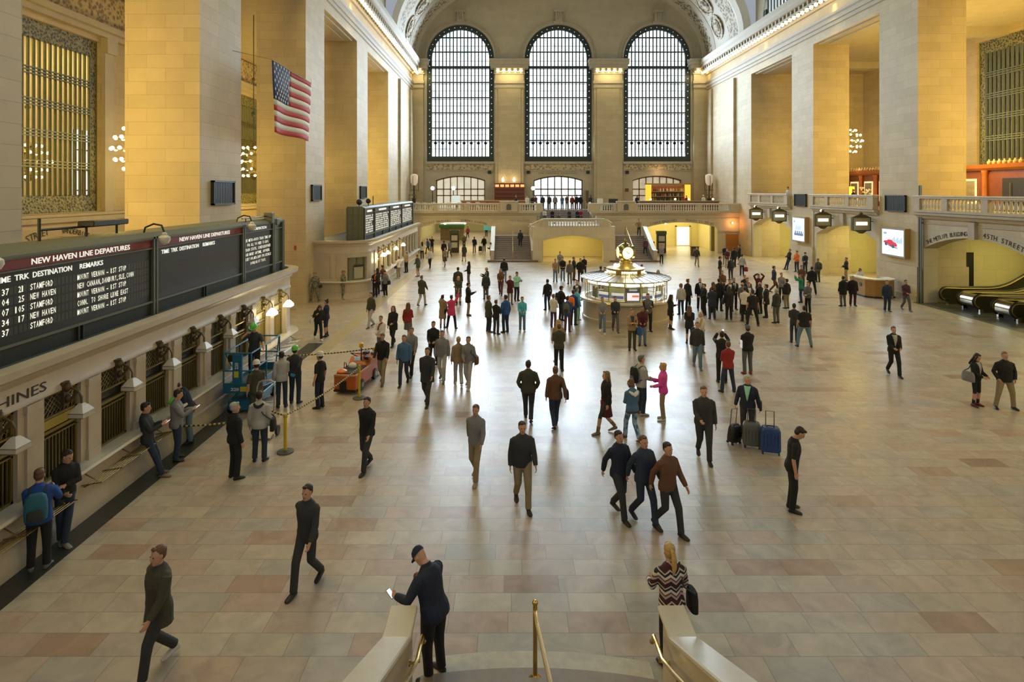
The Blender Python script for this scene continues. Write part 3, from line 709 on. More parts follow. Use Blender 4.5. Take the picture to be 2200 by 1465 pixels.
q = MB(); q.rings([[(-10.35+1.38*cos(a), 38.8+1.38*sin(a), z) for a in [-pi/2+0.28+(pi/2-0.73)*k/8 for k in range(9)]] for z in (1.12, 2.55)], False, False)
w = q.build('corner_window', M('booth_window_green', (0.20, 0.21, 0.13), 0.25), booth2)
def on_corner(a, r): return Vector((-10.35+r*cos(a), 38.8+r*sin(a), 0))
mb = MB()
for a in (-1.25, -0.85, -0.48): p = on_corner(a, 1.42); mb.box(p.x-0.03, p.x+0.03, p.y-0.03, p.y+0.03, 1.12, 2.55)
mb.build('mullion', GILT, w)
p = on_corner(-0.8, 1.44); MB().cbox((p.x, p.y, 1.62), (0.62, 0.04, 0.8), Matrix.Rotation(-0.8+pi/2, 3, 'Z')).build('shutter', M('booth_shutter', (0.36, 0.36, 0.25), 0.4), w)
p = on_corner(-0.8, 1.46); MB().cbox((p.x, p.y, 2.0), (0.62, 0.04, 0.13), Matrix.Rotation(-0.8+pi/2, 3, 'Z')).build('notice', BLACK, w)
# brass parcel racks below the counters
def rack(y0, y1, label):
    RKM = M('dull_brass', (0.28, 0.19, 0.06), 0.42, 0.7); dx = 0.08
    t = thing('parcel_rack', label, 'rack', (-8.6, (y0+y1)/2, 0.62), group='racks below the ticket counter')
    mb = MB()
    for k in range(6): mb.tube([(dx-8.72+0.07*k, y0, 0.70+0.012*k), (dx-8.72+0.07*k, y1, 0.70+0.012*k)], 0.011, 5)
    n = max(2, int((y1-y0)/0.55))
    for k in range(n+1): y = y0+(y1-y0)*k/n; mb.tube([(dx-8.76, y, 0.70), (dx-8.34, y, 0.77)], 0.012, 5)
    mb.build('slat', RKM, t)
    br = MB()
    for y in (y0+0.1, (y0+y1)/2, y1-0.1): br.tube([(dx-8.77, y, 0.90), (dx-8.5, y, 0.75), (dx-8.77, y, 0.62)], 0.014, 5)
    br.build('bracket', RKM, t)
rack(12.3, 14.9, 'brass slatted rack below the counter behind the man with the yellow boots')
rack(20.6, 24.2, 'brass slatted rack below the two lit windows')
rack(9.2, 11.6, 'brass slatted rack below the counter behind the blue backpack')

# wall lamps at every window
FROST = M('frosted_lamp_off', (0.50, 0.46, 0.40), 0.35)
def make_lamp(lit):
    t = thing('wall_lamp', 'x', 'lamp', (0, 0, 0))
    mb = MB(); mb.tube([(0, 0, 0.30), (0.14, 0, 0.40), (0.28, 0, 0.34), (0.34, 0, 0.22), (0.34, 0, 0.10)], 0.022, 6); mb.box(-0.02, 0.05, -0.08, 0.08, 0.05, 0.52); mb.ball((0.06, 0, 0.42), 0.09, 8, 5); mb.ball((0.08, 0, 0.2), 0.07, 8, 5); mb.tube([(0.05, 0, 0.12), (0.16, 0, 0.2), (0.26, 0, 0.34)], 0.03, 6)
    mb.build('bracket', GILT if lit else M('aged_bronze', (0.12, 0.085, 0.04), 0.5, 0.5), t, True)
    sh = MB(); R = []
    for (h, z) in ((0.04, 0.10), (0.08, 0.06), (0.17, -0.06), (0.17, -0.14), (0.12, -0.15)): R.append([(0.34+sx*h*0.85, sy*h, z) for sx, sy in ((-1, -1), (1, -1), (1, 1), (-1, 1))])
    sh.rings(R); s_ = sh.build('shade', BULBW if lit else FROST, t)
    rb = MB()
    for z, h in ((-0.06, 0.174), (-0.145, 0.174)):
        for (a, b) in (((-1,-1),(1,-1)), ((1,-1),(1,1)), ((1,1),(-1,1)), ((-1,1),(-1,-1))): rb.tube([(0.34+a[0]*h*0.85, a[1]*h, z), (0.34+b[0]*h*0.85, b[1]*h, z)], 0.008, 4)
    rb.build('rib', GILT, s_)
    return t
lamp_off, lamp_on = make_lamp(False), make_lamp(True)
names_off = ['unlit square wall lamp beside the blue backpack wearer', 'unlit square wall lamp above the window with the yellow blind', 'unlit square wall lamp above the man in yellow boots', 'unlit square wall lamp above the man in the grey hoodie', 'unlit square wall lamp above the man in the dark cap', 'unlit square wall lamp nearest the blue lift', 'unlit square wall lamp behind the worker on the lift']
for i in range(7):
    o = lamp_off if i == 0 else copy_tree(lamp_off)
    o.location = (-8.73, 10.3+1.6*i, 2.42); tag(o, names_off[i], 'lamp', 'wall lamps along the near ticket booth')
for i in range(2):
    o = lamp_on if i == 0 else copy_tree(lamp_on); y = (21.5, 23.1)[i]
    o.location = (-8.73, y, 2.42); tag(o, ('glowing square wall lamp over the window with the poster', 'glowing square wall lamp at the rounded end of the near booth')[i], 'lamp', 'lit lamps of the near ticket booth')
    point('wall_lamp_light', (-8.35, y, 2.0), 16, (1.0, 0.80, 0.38), 0.15)
for i, k in enumerate((0, 1, 3, 5)):
    o = copy_tree(lamp_on); y = W2[k]-0.4
    o.location = (-8.73, y, 2.42); tag(o, ('glowing wall lamp at the rounded corner of the far booth', 'second glowing wall lamp from the rounded corner of the far booth', 'third glowing wall lamp from the rounded corner of the far booth', 'fourth glowing wall lamp, closest to the passage, on the far booth')[i], 'lamp', 'lit lamps of the far ticket booth')
    point('wall_lamp_light', (-8.35, y, 2.0), 22, (1.0, 0.80, 0.38), 0.15)
t = thing('poster', 'white poster in the lit window behind the worker on the lift', 'poster', (-8.9, 21.4, 1.2))
MB().box(-8.93, -8.9, 21.05, 21.62, 1.25, 2.25).build('sheet', M('poster_white', (0.8, 0.78, 0.66), 0.6, emit=(1, 0.9, 0.6), es=0.35), t); mb = MB(); mb.tube([(-8.895, 21.22, 1.9), (-8.895, 21.26, 2.08), (-8.895, 21.34, 2.12), (-8.895, 21.42, 2.08), (-8.895, 21.46, 1.9)], 0.008, 4); mb.build('drawing', M('ink_grey', (0.2, 0.2, 0.16), 0.7), t)
tag(MB().box(-8.86, -8.845, 11.45, 12.35, 2.1, 2.28).build('blind', M('yellow_blind', (0.42, 0.29, 0.04), 0.5), None, loc=(-8.86, 11.9, 2.1)), 'yellow blind pulled down in the ticket window beneath an unlit lamp', 'blind')

# ================================================================== DEPARTURE BOARDS
RED = M('header_red', (0.20, 0.022, 0.02), 0.5); SCREEN = M('board_screen', (0.012, 0.013, 0.013), 0.4)
TXTW = M('header_letters', (0.8, 0.8, 0.74), 0.4, emit=(1.0, 1.0, 0.90), es=0.75); LED = M('led_letters', (0.8, 0.8, 0.7), 0.4, emit=(1.0, 0.98, 0.80), es=1.0)
CELL = M('led_cell', (0.045, 0.05, 0.048), 0.35); MESHM = M('vent_mesh', (0.03, 0.034, 0.028), 0.6)
BX = -9.10
def board(label, y0, y1, div, z0, z1):
    t = thing('departure_board', label, 'departure board', (BX-0.5, (y0+y1)/2, z0), group='departure boards on the booth roofs')
    MB().box(BX-1.05, BX-0.06, y0, y1, z0, z1).build('casing', GREENMETAL, t)
    mb = MB()
    for y in [y0]+div+[y1]:
        mb.box(BX-0.06, BX+0.05, y-0.10, y-0.03, z0-0.02, z1+0.06); mb.box(BX-0.06, BX+0.05, y+0.03, y+0.10, z0-0.02, z1+0.06)
    for (z, h) in ((z0, 0.05), (z0+0.36, 0.05), (z1-0.24, 0.03), (z1, 0.06)): mb.box(BX-0.06, BX+0.03, y0, y1, z-h/2, z+h/2)
    mb.prism([(BX-1.1, z1+0.02), (BX+0.05, z1), (BX+0.05, z1+0.05), (BX-0.15, z1+0.16), (BX-1.1, z1+0.16)], y0-0.05, y1+0.05, 'y')
    mb.build('frame', GREENMETAL, t)
    mb = MB()
    for a, b in zip([y0]+div, div+[y1]):
        mb.box(BX-0.05, BX-0.03, a+0.1, b-0.1, z0+0.02, z0+0.34)
        for k in range(12): z = z0+0.04+0.025*k; mb.box(BX-0.03, BX-0.022, a+0.1, b-0.1, z, z+0.008)
        if b-a > 4: m = (a+b)/2; mb.box(BX-0.06, BX+0.02, m-0.09, m-0.05, z0, z0+0.36); mb.box(BX-0.06, BX+0.02, m+0.05, m+0.09, z0, z0+0.36)
    mb.build('vent_panel', MESHM, t)
    return t
b1 = board('long olive green departures board with red headers above the near booth', 6.0, 24.4, [10.2, 15.55, 20.75, 23.4], 3.50, 5.46)
for (a, b, red) in ((6.1, 10.1, 1), (10.3, 15.45, 1), (15.65, 20.65, 1), (20.85, 23.3, 0)):
    scr = MB().box(BX-0.06, BX-0.02, a, b, 3.88, 5.22).build('screen', SCREEN, b1)
    hd = MB().box(BX-0.05, BX+0.0, a, b, 5.24, 5.44).build('header', RED if red else SCREEN, b1)
    if red and b > 10.2:
        c0 = 11.53 if a < 12 else 16.73; w = 3.0 if a < 12 else 3.02
        text('header_lettering', 'NEW HAVEN LINE DEPARTURES', (BX+0.006, c0, 5.285), 0.16, TXTW, 'E', b1, width=w, bold=0.002)
        o_ = 0 if a < 12 else 5.18
        for (s_, y, w) in (('TIME', 10.72+o_, 0.36), ('TRK', 11.17+o_, 0.34), ('DESTINATION', 11.59+o_, 1.04), ('REMARKS', 12.86+o_, 0.74)):
            text('column_heading', s_, (BX-0.015, y, 5.03), 0.15, TXTW, 'E', b1, width=w, bold=0.002)
ROWS = [('4:37', '21', 'STAMFORD', 'MOUNT VERNON - 1ST STOP'), ('5:04', '25', 'NEW HAVEN', 'NEW CANAAN,DANBURY,SLE,CONN'), ('5:07', '105', 'STAMFORD', 'MOUNT VERNON - 1ST STOP'), ('5:34', '17', 'NEW HAVEN', 'CONN. TO SHORE LINE EAST'), ('5:37', '', 'STAMFORD', 'MOUNT VERNON - 1ST STOP')]
for i, (tm, tr, de, re) in enumerate(ROWS):
    z = 4.80-0.185*i; mb = MB()
    for k in range(46): y = 10.4+0.108*k; mb.box(BX-0.02, BX-0.016, y, y+0.096, z-0.018, z+0.128)
    mb.build('row_cells', CELL, b1)
    mono('row_time', tm, (BX-0.012, 11.05-0.085*len(tm), z), 0.085, 0.115, LED, b1)
    if tr: mono('row_track', tr, (BX-0.012, 11.40-0.075*len(tr), z), 0.075, 0.115, LED, b1)
    mono('row_destination', de, (BX-0.012, 11.53, z), 0.0735, 0.115, LED, b1)
    mono('row_remarks', re, (BX-0.012, 12.79, z), 0.0715, 0.115, LED, b1)
for i, s_ in enumerate(('INFORMATION', 'USE METRO-NORTH TRAIN TIME APP', 'FOR ALL YOU NEED TO KNOW.', 'TRAIN STATUS, SCHEDULES/FARES', 'AND MORE! ANYTIME, ANYWHERE.', 'VISIT WWW.MTA.INFO FOR DETAILS', 'DOWNLOAD IT TODAY.')):
    if i == 0: text('notice_heading', s_, (BX+0.005, 22.08, 5.27), 0.15, TXTW, 'E', b1, width=1.35, align='CENTER')
    else: mono('notice_line', s_, (BX-0.012, 22.08-0.0385*len(s_), 5.06-0.165*i), 0.077, 0.10, LED, b1)
mb = MB()
for (a, b) in ((15.7, 20.6),):
    for i in range(6): z = 4.72-0.145*i; mb.box(BX-0.02, BX-0.017, a+0.15, b-0.15, z, z+0.11)
mb.build('blank_row', M('blank_cells', (0.02, 0.021, 0.022), 0.35), b1)
b2 = board('smaller olive green board of four lit panels above the far booth', 38.3, 57.6, [41.2, 46.5, 51.7], 3.49, 5.52)
MB().box(BX-1.12, BX+0.02, 38.2, 38.3, 3.49, 5.55).build('end_panel', GREENMETAL, b2)
mb = MB()
for x in (BX-1.1, BX-0.75, BX-0.4, BX-0.05): mb.box(x-0.03, x+0.03, 38.15, 38.2, 3.49, 5.6)
for z in (3.6, 5.2): mb.box(BX-1.12, BX, 38.16, 38.2, z-0.03, z+0.03)
mb.build('end_frame', GREENMETAL, b2)
for (a, b) in ((38.4, 41.1), (41.3, 46.4), (46.6, 51.6), (51.8, 57.5)):
    MB().box(BX-0.06, BX-0.02, a, b, 3.84, 5.2).build('screen', SCREEN, b2); mb = MB(); hd = MB()
    m = (a+b)/2; hd.box(BX-0.01, BX, m-(b-a)*0.25, m+(b-a)*0.25, 5.28, 5.42)
    for i in range(8):
        y = a+0.25+0.15*random.random()
        while y < b-0.5:
            w = random.choice((0.25, 0.4, 0.6, 0.8)); mb.box(BX-0.018, BX-0.012, y, min(b-0.3, y+w), 5.0-0.15*i, 5.10-0.15*i); y += w+random.choice((0.08, 0.1, 0.3))
    hd.build('header_band', TXTW, b2); mb.build('lit_row', M('led_rows_far', (0.6, 0.6, 0.55), 0.4, emit=(1, 0.98, 0.85), es=0.38), b2)
# gooseneck globe lamps on the near board
def goose(y, label):
    t = thing('gooseneck_lamp', label, 'lamp', (BX, y, 5.5), group='gooseneck lamps on the near board')
    MB().tube([(BX-0.25, y, 5.55), (BX-0.2, y, 5.75), (BX, y+0.02, 5.84), (BX+0.2, y+0.04, 5.80), (BX+0.26, y+0.05, 5.62)], 0.025, 7).build('arm', BLACK, t, True)
    MB().lathe([(0.03, 0.13), (0.07, 0.08), (0.06, 0.06), (0.14, 0.0), (0.15, -0.07), (0.10, -0.16), (0.02, -0.19)], (BX+0.26, y+0.05, 5.50), 14).build('globe', BULB_OFF, t, True)
goose(15.5, 'unlit globe lamp on curved arm between the two red headed panels'); goose(20.8, 'unlit globe lamp on curved arm in front of the information panel'); goose(10.35, 'unlit globe lamp on curved arm over the time column')
# equipment on the near board and flagpole bracket
t = thing('floodlight', 'black floodlight on a beam along the top of the near board', 'light fixture', (BX-0.6, 15, 5.62)); MB().tube([(BX-0.9, 12.9, 5.62), (BX-0.9, 12.9, 6.1)], 0.035, 6).tube([(BX-0.9, 12.9, 5.85), (BX-0.8, 15.4, 5.85)], 0.03, 6).tube([(BX-0.8, 14.2, 5.62), (BX-0.8, 14.2, 5.9)], 0.03, 6).tube([(BX-0.8, 15.3, 5.62), (BX-0.8, 15.3, 5.9)], 0.03, 6).build('beam', BLACK, t); MB().box(BX-0.95, BX-0.55, 14.1, 15.4, 5.85, 5.98).build('lamp_head', BLACK, t, bevel=0.02)
t = thing('floodlight', 'dark light fixture clamped at the far end of the near board', 'light fixture', (BX-0.3, 23.2, 5.62)); MB().box(BX-0.2, BX+0.12, 23.0, 23.25, 5.45, 5.85).box(BX-0.15, BX+0.08, 23.6, 23.9, 5.35, 5.6).build('lamp_head', GREENMETAL, t, bevel=0.02); MB().tube([(BX-0.1, 20.9, 5.72), (BX-0.1, 23.8, 5.72)], 0.025, 6).tube([(BX-0.1, 21.2, 5.6), (BX-0.1, 21.2, 5.75)], 0.02, 6).build('beam', BLACK, t)
t = thing('floodlight', 'pair of dark lamps on the corner of the far board', 'light fixture', (BX-0.6, 39.0, 5.68)); MB().ball((BX-0.5, 39.0, 5.95), 0.2).ball((BX-0.15, 40.0, 6.0), 0.18).build('lamp_head', BLACK, t, True); MB().tube([(BX-0.5, 39.0, 5.66), (BX-0.5, 39.0, 5.9)], 0.03, 6).tube([(BX-0.15, 40, 5.66), (BX-0.15, 40, 5.95)], 0.03, 6).tube([(BX-0.4, 42.5, 5.66), (BX-0.4, 42.5, 6.3)], 0.03, 6).build('stem', BLACK, t)

# ================================================================== FLAG, PIER SPEAKERS, CHANDELIERS
FB, FR, FW = M('flag_blue', (0.012, 0.035, 0.14), 0.8), M('flag_red', (0.42, 0.02, 0.02), 0.8), M('flag_white', (0.62, 0.60, 0.54), 0.8)
fl = thing('flag', 'large flag with red and white stripes hanging before a pier', 'flag', (-10.5, 29.5, 9.3))
def fpos(u, v, d=0.0):
    y = 26.9+5.3*u; z = 12.5-3.2*v-0.25*u*(1-v)*0.4
    return (-10.5+0.10*sin(u*9+v*2)*(0.3+v)+d, y, z)
def fpatch(mb, u0, u1, v0, v1, d=0.0, nu=12):
    R = [[fpos(u0+(u1-u0)*k/nu, v, d) for k in range(nu+1)] for v in (v0, (v0+v1)/2, v1)]
    mb.rings(R, False, False)
for i in range(13):
    mb = MB(); fpatch(mb, 0.0 if i > 6 else 0.43, 1.0, i/13, (i+1)/13)
    mb.build('stripe', FR if i % 2 == 0 else FW, fl, True).modifiers.new('thick', 'SOLIDIFY').thickness = 0.012
mb = MB(); fpatch(mb, 0.0, 0.43, 0, 7/13); mb.build('canton', FB, fl, True).modifiers.new('thick', 'SOLIDIFY').thickness = 0.012
mb = MB()
for r in range(9):
    for c in range(6 if r % 2 == 0 else 5):
        u = 0.43*(c+0.5+(0.5 if r % 2 else 0))/6.0; v = 7/13*(r+0.6)/9.2
        p = Vector(fpos(u, v, 0.02)); pts = []
        for k in range(10): a = pi/2+2*pi*k/10; q = 0.105 if k % 2 == 0 else 0.045; pts.append((p.x, p.y+q*cos(a), p.z+q*sin(a)))
        mb.add(pts, [list(range(10))])
mb.build('star', FW, fl)
MB().tube([fpos(0, -0.005), (-11.94, 26.2, 12.75)], 0.012, 4).tube([fpos(1, 0), fpos(1.0, -0.08)], 0.008, 4).tube([fpos(0, 0), fpos(0.25, 0), fpos(0.5, 0), fpos(0.75, 0), fpos(1, 0)], 0.02, 5).build('wire', M('steel_wire', (0.3, 0.28, 0.2), 0.4, 0.5), fl)
def pier_speaker(X, sg, y0, y1, z0, z1, label):
    t = thing('loudspeaker', label, 'loudspeaker', (X, (y0+y1)/2, z0), group='dark panels on the piers')
    mb = MB(); e = 0.07; xo = X+sg*0.14
    mb.box(X, xo, y0, y0+e, z0, z1).box(X, xo, y1-e, y1, z0, z1).box(X, xo, y0, y1, z0, z0+e).box(X, xo, y0, y1, z1-e, z1); mb.build('frame', BRONZE, t)
    mb = MB().box(X, X+sg*0.09, y0+e, y1-e, z0+e, z1-e)
    for k in range(1, 12): y = y0+e+(y1-y0-2*e)*k/12; mb.box(X+sg*0.09, X+sg*0.10, y-0.012, y+0.012, z0+e, z1-e)
    mb.build('grille', BLACK, t)
pier_speaker(XL, 1, 24.3, 26.2, 6.1, 7.1, 'black square panel on the pier right of the big grille window')
pier_speaker(XL, 1, 36.6, 38.4, 6.05, 7.05, 'black square panel on the pier beneath the flag')
pier_speaker(XL, 1, 48.6, 50.6, 6.05, 7.05, 'black square panel on the pier behind the far departures board')
pier_speaker(XR-0.02, -1, 37.4, 39.4, 5.36, 6.4, 'black square panel above the screen with the red car')
pier_speaker(XR-0.02, -1, 49.9, 51.9, 5.36, 6.4, 'black square panel above the screen with the blue street scene')
tag(MB().box(XR-0.14, XR-0.12, 35.9, 36.1, 0.0, 7.0).box(XR-0.14, XR-0.0, 36.05, 36.15, 0, 7.0).build('pipe', GREENMETAL, None, loc=(XR-0.1, 36, 0)), 'thin metal conduit up the pier beside the red car screen', 'conduit')
tag(MB().box(-12.6, -12.5, 35.6, 35.69, 3.2, 3.45).build('alarm_box', M('alarm_red', (0.5, 0.04, 0.02), 0.4), None, loc=(-12.55, 35.65, 3.2)), 'small red alarm box on the yellow pier', 'alarm box')
def chandelier(loc, label, first=[None]):
    if first[0] is None:
        t = thing('chandelier', label, 'chandelier', (0, 0, 0), group='globe chandeliers behind the piers')
        MB().lathe([(0.02, 1.3), (0.18, 1.15), (0.34, 0.6), (0.45, 0.0), (0.34, -0.6), (0.18, -1.1), (0.02, -1.25)], n=14).build('body', GILT, t, True)
        MB().tube([(0, 0, 1.2), (0, 0, 9.8)], 0.035, 6).ball((0, 0, 3.2), 0.16).ball((0, 0, 5.5), 0.12).build('chain', BRONZE2, t)
        bm_ = None
        for (r, z, n) in ((0.62, 0.92, 9), (0.95, 0.5, 12), (1.08, 0.0, 14), (0.95, -0.5, 12), (0.62, -0.92, 9)):
            mb = MB(); mb.lathe([(r*0.97, z-0.03), (r*1.0, z), (r*0.97, z+0.03)], n=24)
            mb.build('ring', GILT, t, True)
            for k in range(n):
                a = 2*pi*(k+0.5*(int(z*10) % 2))/n
                if bm_ is None:
                    bm_ = MB().ball((0, 0, 0), 0.085, 8, 6).build('bulb', M('chandelier_bulb', (1, 0.9, 0.6), 0.4, emit=(1.0, 0.78, 0.36), es=16.0), t, True); o = bm_
                else: o = bm_.copy(); COL.objects.link(o); o.parent = t
                o.location = (r*1.08*cos(a), r*1.08*sin(a), z)
        first[0] = t; o = t
    else: o = copy_tree(first[0])
    o.location = loc; tag(o, label, 'chandelier'); return o
chandelier((-17.0, 28.0, 8.6), 'glowing bulb chandelier half hidden at the edge of the big grille window')
chandelier((-17.0, 40.4, 8.6), 'glowing bulb chandelier in the gap left of the flag')
chandelier((29.7, 53.0, 11.0), 'glowing bulb chandelier above the balcony restaurant')
chandelier((-28.2, 35.5, 8.4), 'glowing bulb chandelier seen through the big grille window')

# bulbs along the cornices: each run between two brackets is one light fitting
bulb0 = None
for X, sg, nm in ((XL, 1, 'ticket booth'), (XR, -1, 'balcony')):
    for seg, (k0, k1) in enumerate(((0, 19), (19, 38), (38, 57))):
        t = thing('cornice_light', 'run of glowing bulbs under the cornice, %s side, %s' % (nm, ('end towards the viewer', 'middle stretch', 'end at the great windows')[seg]), 'light fitting', (X+sg*0.6, 33.6+0.72*(k0+k1)/2, 21.4), group='bulb rows of the cornices')
        MB().box(X+sg*0.6, X+sg*0.95, 33.6+0.72*k0, 33.6+0.72*k1, 21.22, 21.4).build('backing', CORNICE, t)
        for k in range(k0, k1):
            if bulb0 is None: bulb0 = MB().ball((0, 0, 0), 0.155, 8, 6).build('bulb', BULB, t, True, world=False); o = bulb0
            else: o = bulb0.copy(); COL.objects.link(o); o.parent = t
            o.location = Vector((X+sg*0.80, 33.6+0.72*(k+0.5), 21.10))-t.location
for i, (a, b) in enumerate(PIL):
    n = max(2, int(round((b-a)/0.66))); t = thing('capital_light', 'row of glowing bulbs on the capital %s' % ('at the ticket booth corner', 'between the first and second great windows', 'between the second and third great windows', 'at the balcony corner')[i], 'light fitting', ((a+b)/2, YW-0.8, 21.4), group='bulb rows of the capitals')
    MB().box(a, b, YW-0.66, YW-0.6, 21.3, 21.7).build('backing', CORNICE, t)
    for k in range(n): o = bulb0.copy(); COL.objects.link(o); o.parent = t; o.scale = (1.25, 1.25, 1.25); o.location = Vector((a+(b-a)*(k+0.5)/n, YW-0.9, 21.44))-t.location

# ================================================================== BALUSTRADES
def baluster_mesh(h):
    return MB().lathe([(0.085, 0), (0.085, 0.06), (0.05, 0.08), (0.085, 0.2*h/0.65), (0.092, 0.3*h/0.65), (0.05, 0.52*h/0.65), (0.045, 0.58*h/0.65), (0.085, h-0.05), (0.085, h)], n=8)
def balustrade(label, P0, P1, groups, z, h=0.66, th=0.34, group='stone balustrades', base=0.14, rail=0.18, shield=None):
    """straight balustrade from P0 to P1 (xy); groups = list of (s0, s1) stretches filled with balusters"""
    A, B = Vector((*P0, 0)), Vector((*P1, 0)); d = (B-A); Ln = d.length; d.normalize(); nrm = Vector((-d.y, d.x, 0))
    t = thing('balustrade', label, 'balustrade', ((A+B)/2).to_tuple()[:2]+(z,), group=group)
    def bx(mb, s0, s1, w, z0, z1):
        c = A+d*((s0+s1)/2)+Vector((0, 0, (z0+z1)/2)); mb.cbox(c, (s1-s0, w, z1-z0), Matrix.Rotation(atan2(d.y, d.x), 3, 'Z'))
    mb = MB(); bx(mb, 0, Ln, th+0.06, z, z+base); mb.build('plinth', MARBLE, t)
    mb = MB(); bx(mb, 0, Ln, th, z+base+h, z+base+h+rail*0.5); bx(mb, 0, Ln, th+0.1, z+base+h+rail*0.5, z+base+h+rail); mb.build('rail', MARBLE_W, t, bevel=0.02)
    prev = 0.0
    for (s0, s1) in list(groups)+[(Ln, Ln)]:
        if s0-prev > 0.05: mb = MB(); bx(mb, prev, s0, th, z+base, z+base+h); mb.build('pedestal', MARBLE, t)
        prev = s1
    first = None
    for (s0, s1) in groups:
        n = max(2, int(round((s1-s0)/0.26)))
        for k in range(n):
            p = A+d*(s0+(s1-s0)*(k+0.5)/n)+Vector((0, 0, z+base))
            if first is None: first = baluster_mesh(h).build('baluster', MARBLE_W, t, True, world=False); o = first
            else: o = first.copy(); COL.objects.link(o); o.parent = t
            o.location = p-t.location
    return t
for (a, b, lb) in ((27.75, 36.3, 'balustrade above the street arch with the escalators'), (40.3, 48.8, 'balustrade above the arch between the two advertising screens'), (52.7, 61.3, 'balustrade where a person in white leans, above the last arch')):
    Ln = b-a; balustrade('grey stone '+lb, (24.45, a), (24.45, b), [(0.7, 0.7+2.2), (3.35, 3.35+2.4), (6.2, Ln-0.55)], 5.42)
def wx(p): return (p-1092)/20.16
def west_bal(label, x0, x1, gr): return balustrade(label, (wx(x0), 64.42), (wx(x1), 64.42), [(wx(a)-wx(x0), wx(b)-wx(x0)) for a, b in gr], 4.42, h=0.6)
west_bal('pale stone balustrade of the west balcony in front of the cafe chairs', 870, 1074, [(890, 932), (941, 997), (1006, 1067)])
west_bal('short pale stone balustrade beside the stair head, cafe side', 1112, 1166, [(1120, 1151)])
west_bal('short pale stone balustrade beside the stair head, bar side', 1263, 1325, [(1286, 1317)])
west_bal('pale stone balustrade of the west balcony in front of the bar', 1363, 1589, [(1370, 1432), (1440, 1497), (1505, 1567)])
for (x0, x1, lb) in ((1074, 1112, 'cafe side'), (1325, 1363, 'bar side')):
    t = thing('pedestal_block', 'tall stone block with an arched bronze plaque on the west balcony, '+lb, 'pedestal', (wx((x0+x1)/2), 64.4, 4.42))
    MB().box(wx(x0), wx(x1), 64.12, 64.75, 4.42, 5.42).box(wx(x0)-0.06, wx(x1)+0.06, 64.06, 64.8, 5.42, 5.56).build('block', MARBLE, t, bevel=0.02)
    c = wx((x0+x1)/2); pts = [(c-0.24, 4.62), (c+0.24, 4.62), (c+0.24, 5.1)]+[(c+0.24*cos(a), 5.1+0.17*sin(a)) for a in (0.4, 0.9, pi/2, pi-0.9, pi-0.4)]+[(c-0.24, 5.1)]
    MB().prism(pts, 64.06, 64.12, 'y').build('plaque', M('plaque_grey', (0.10, 0.11, 0.11), 0.5), t)

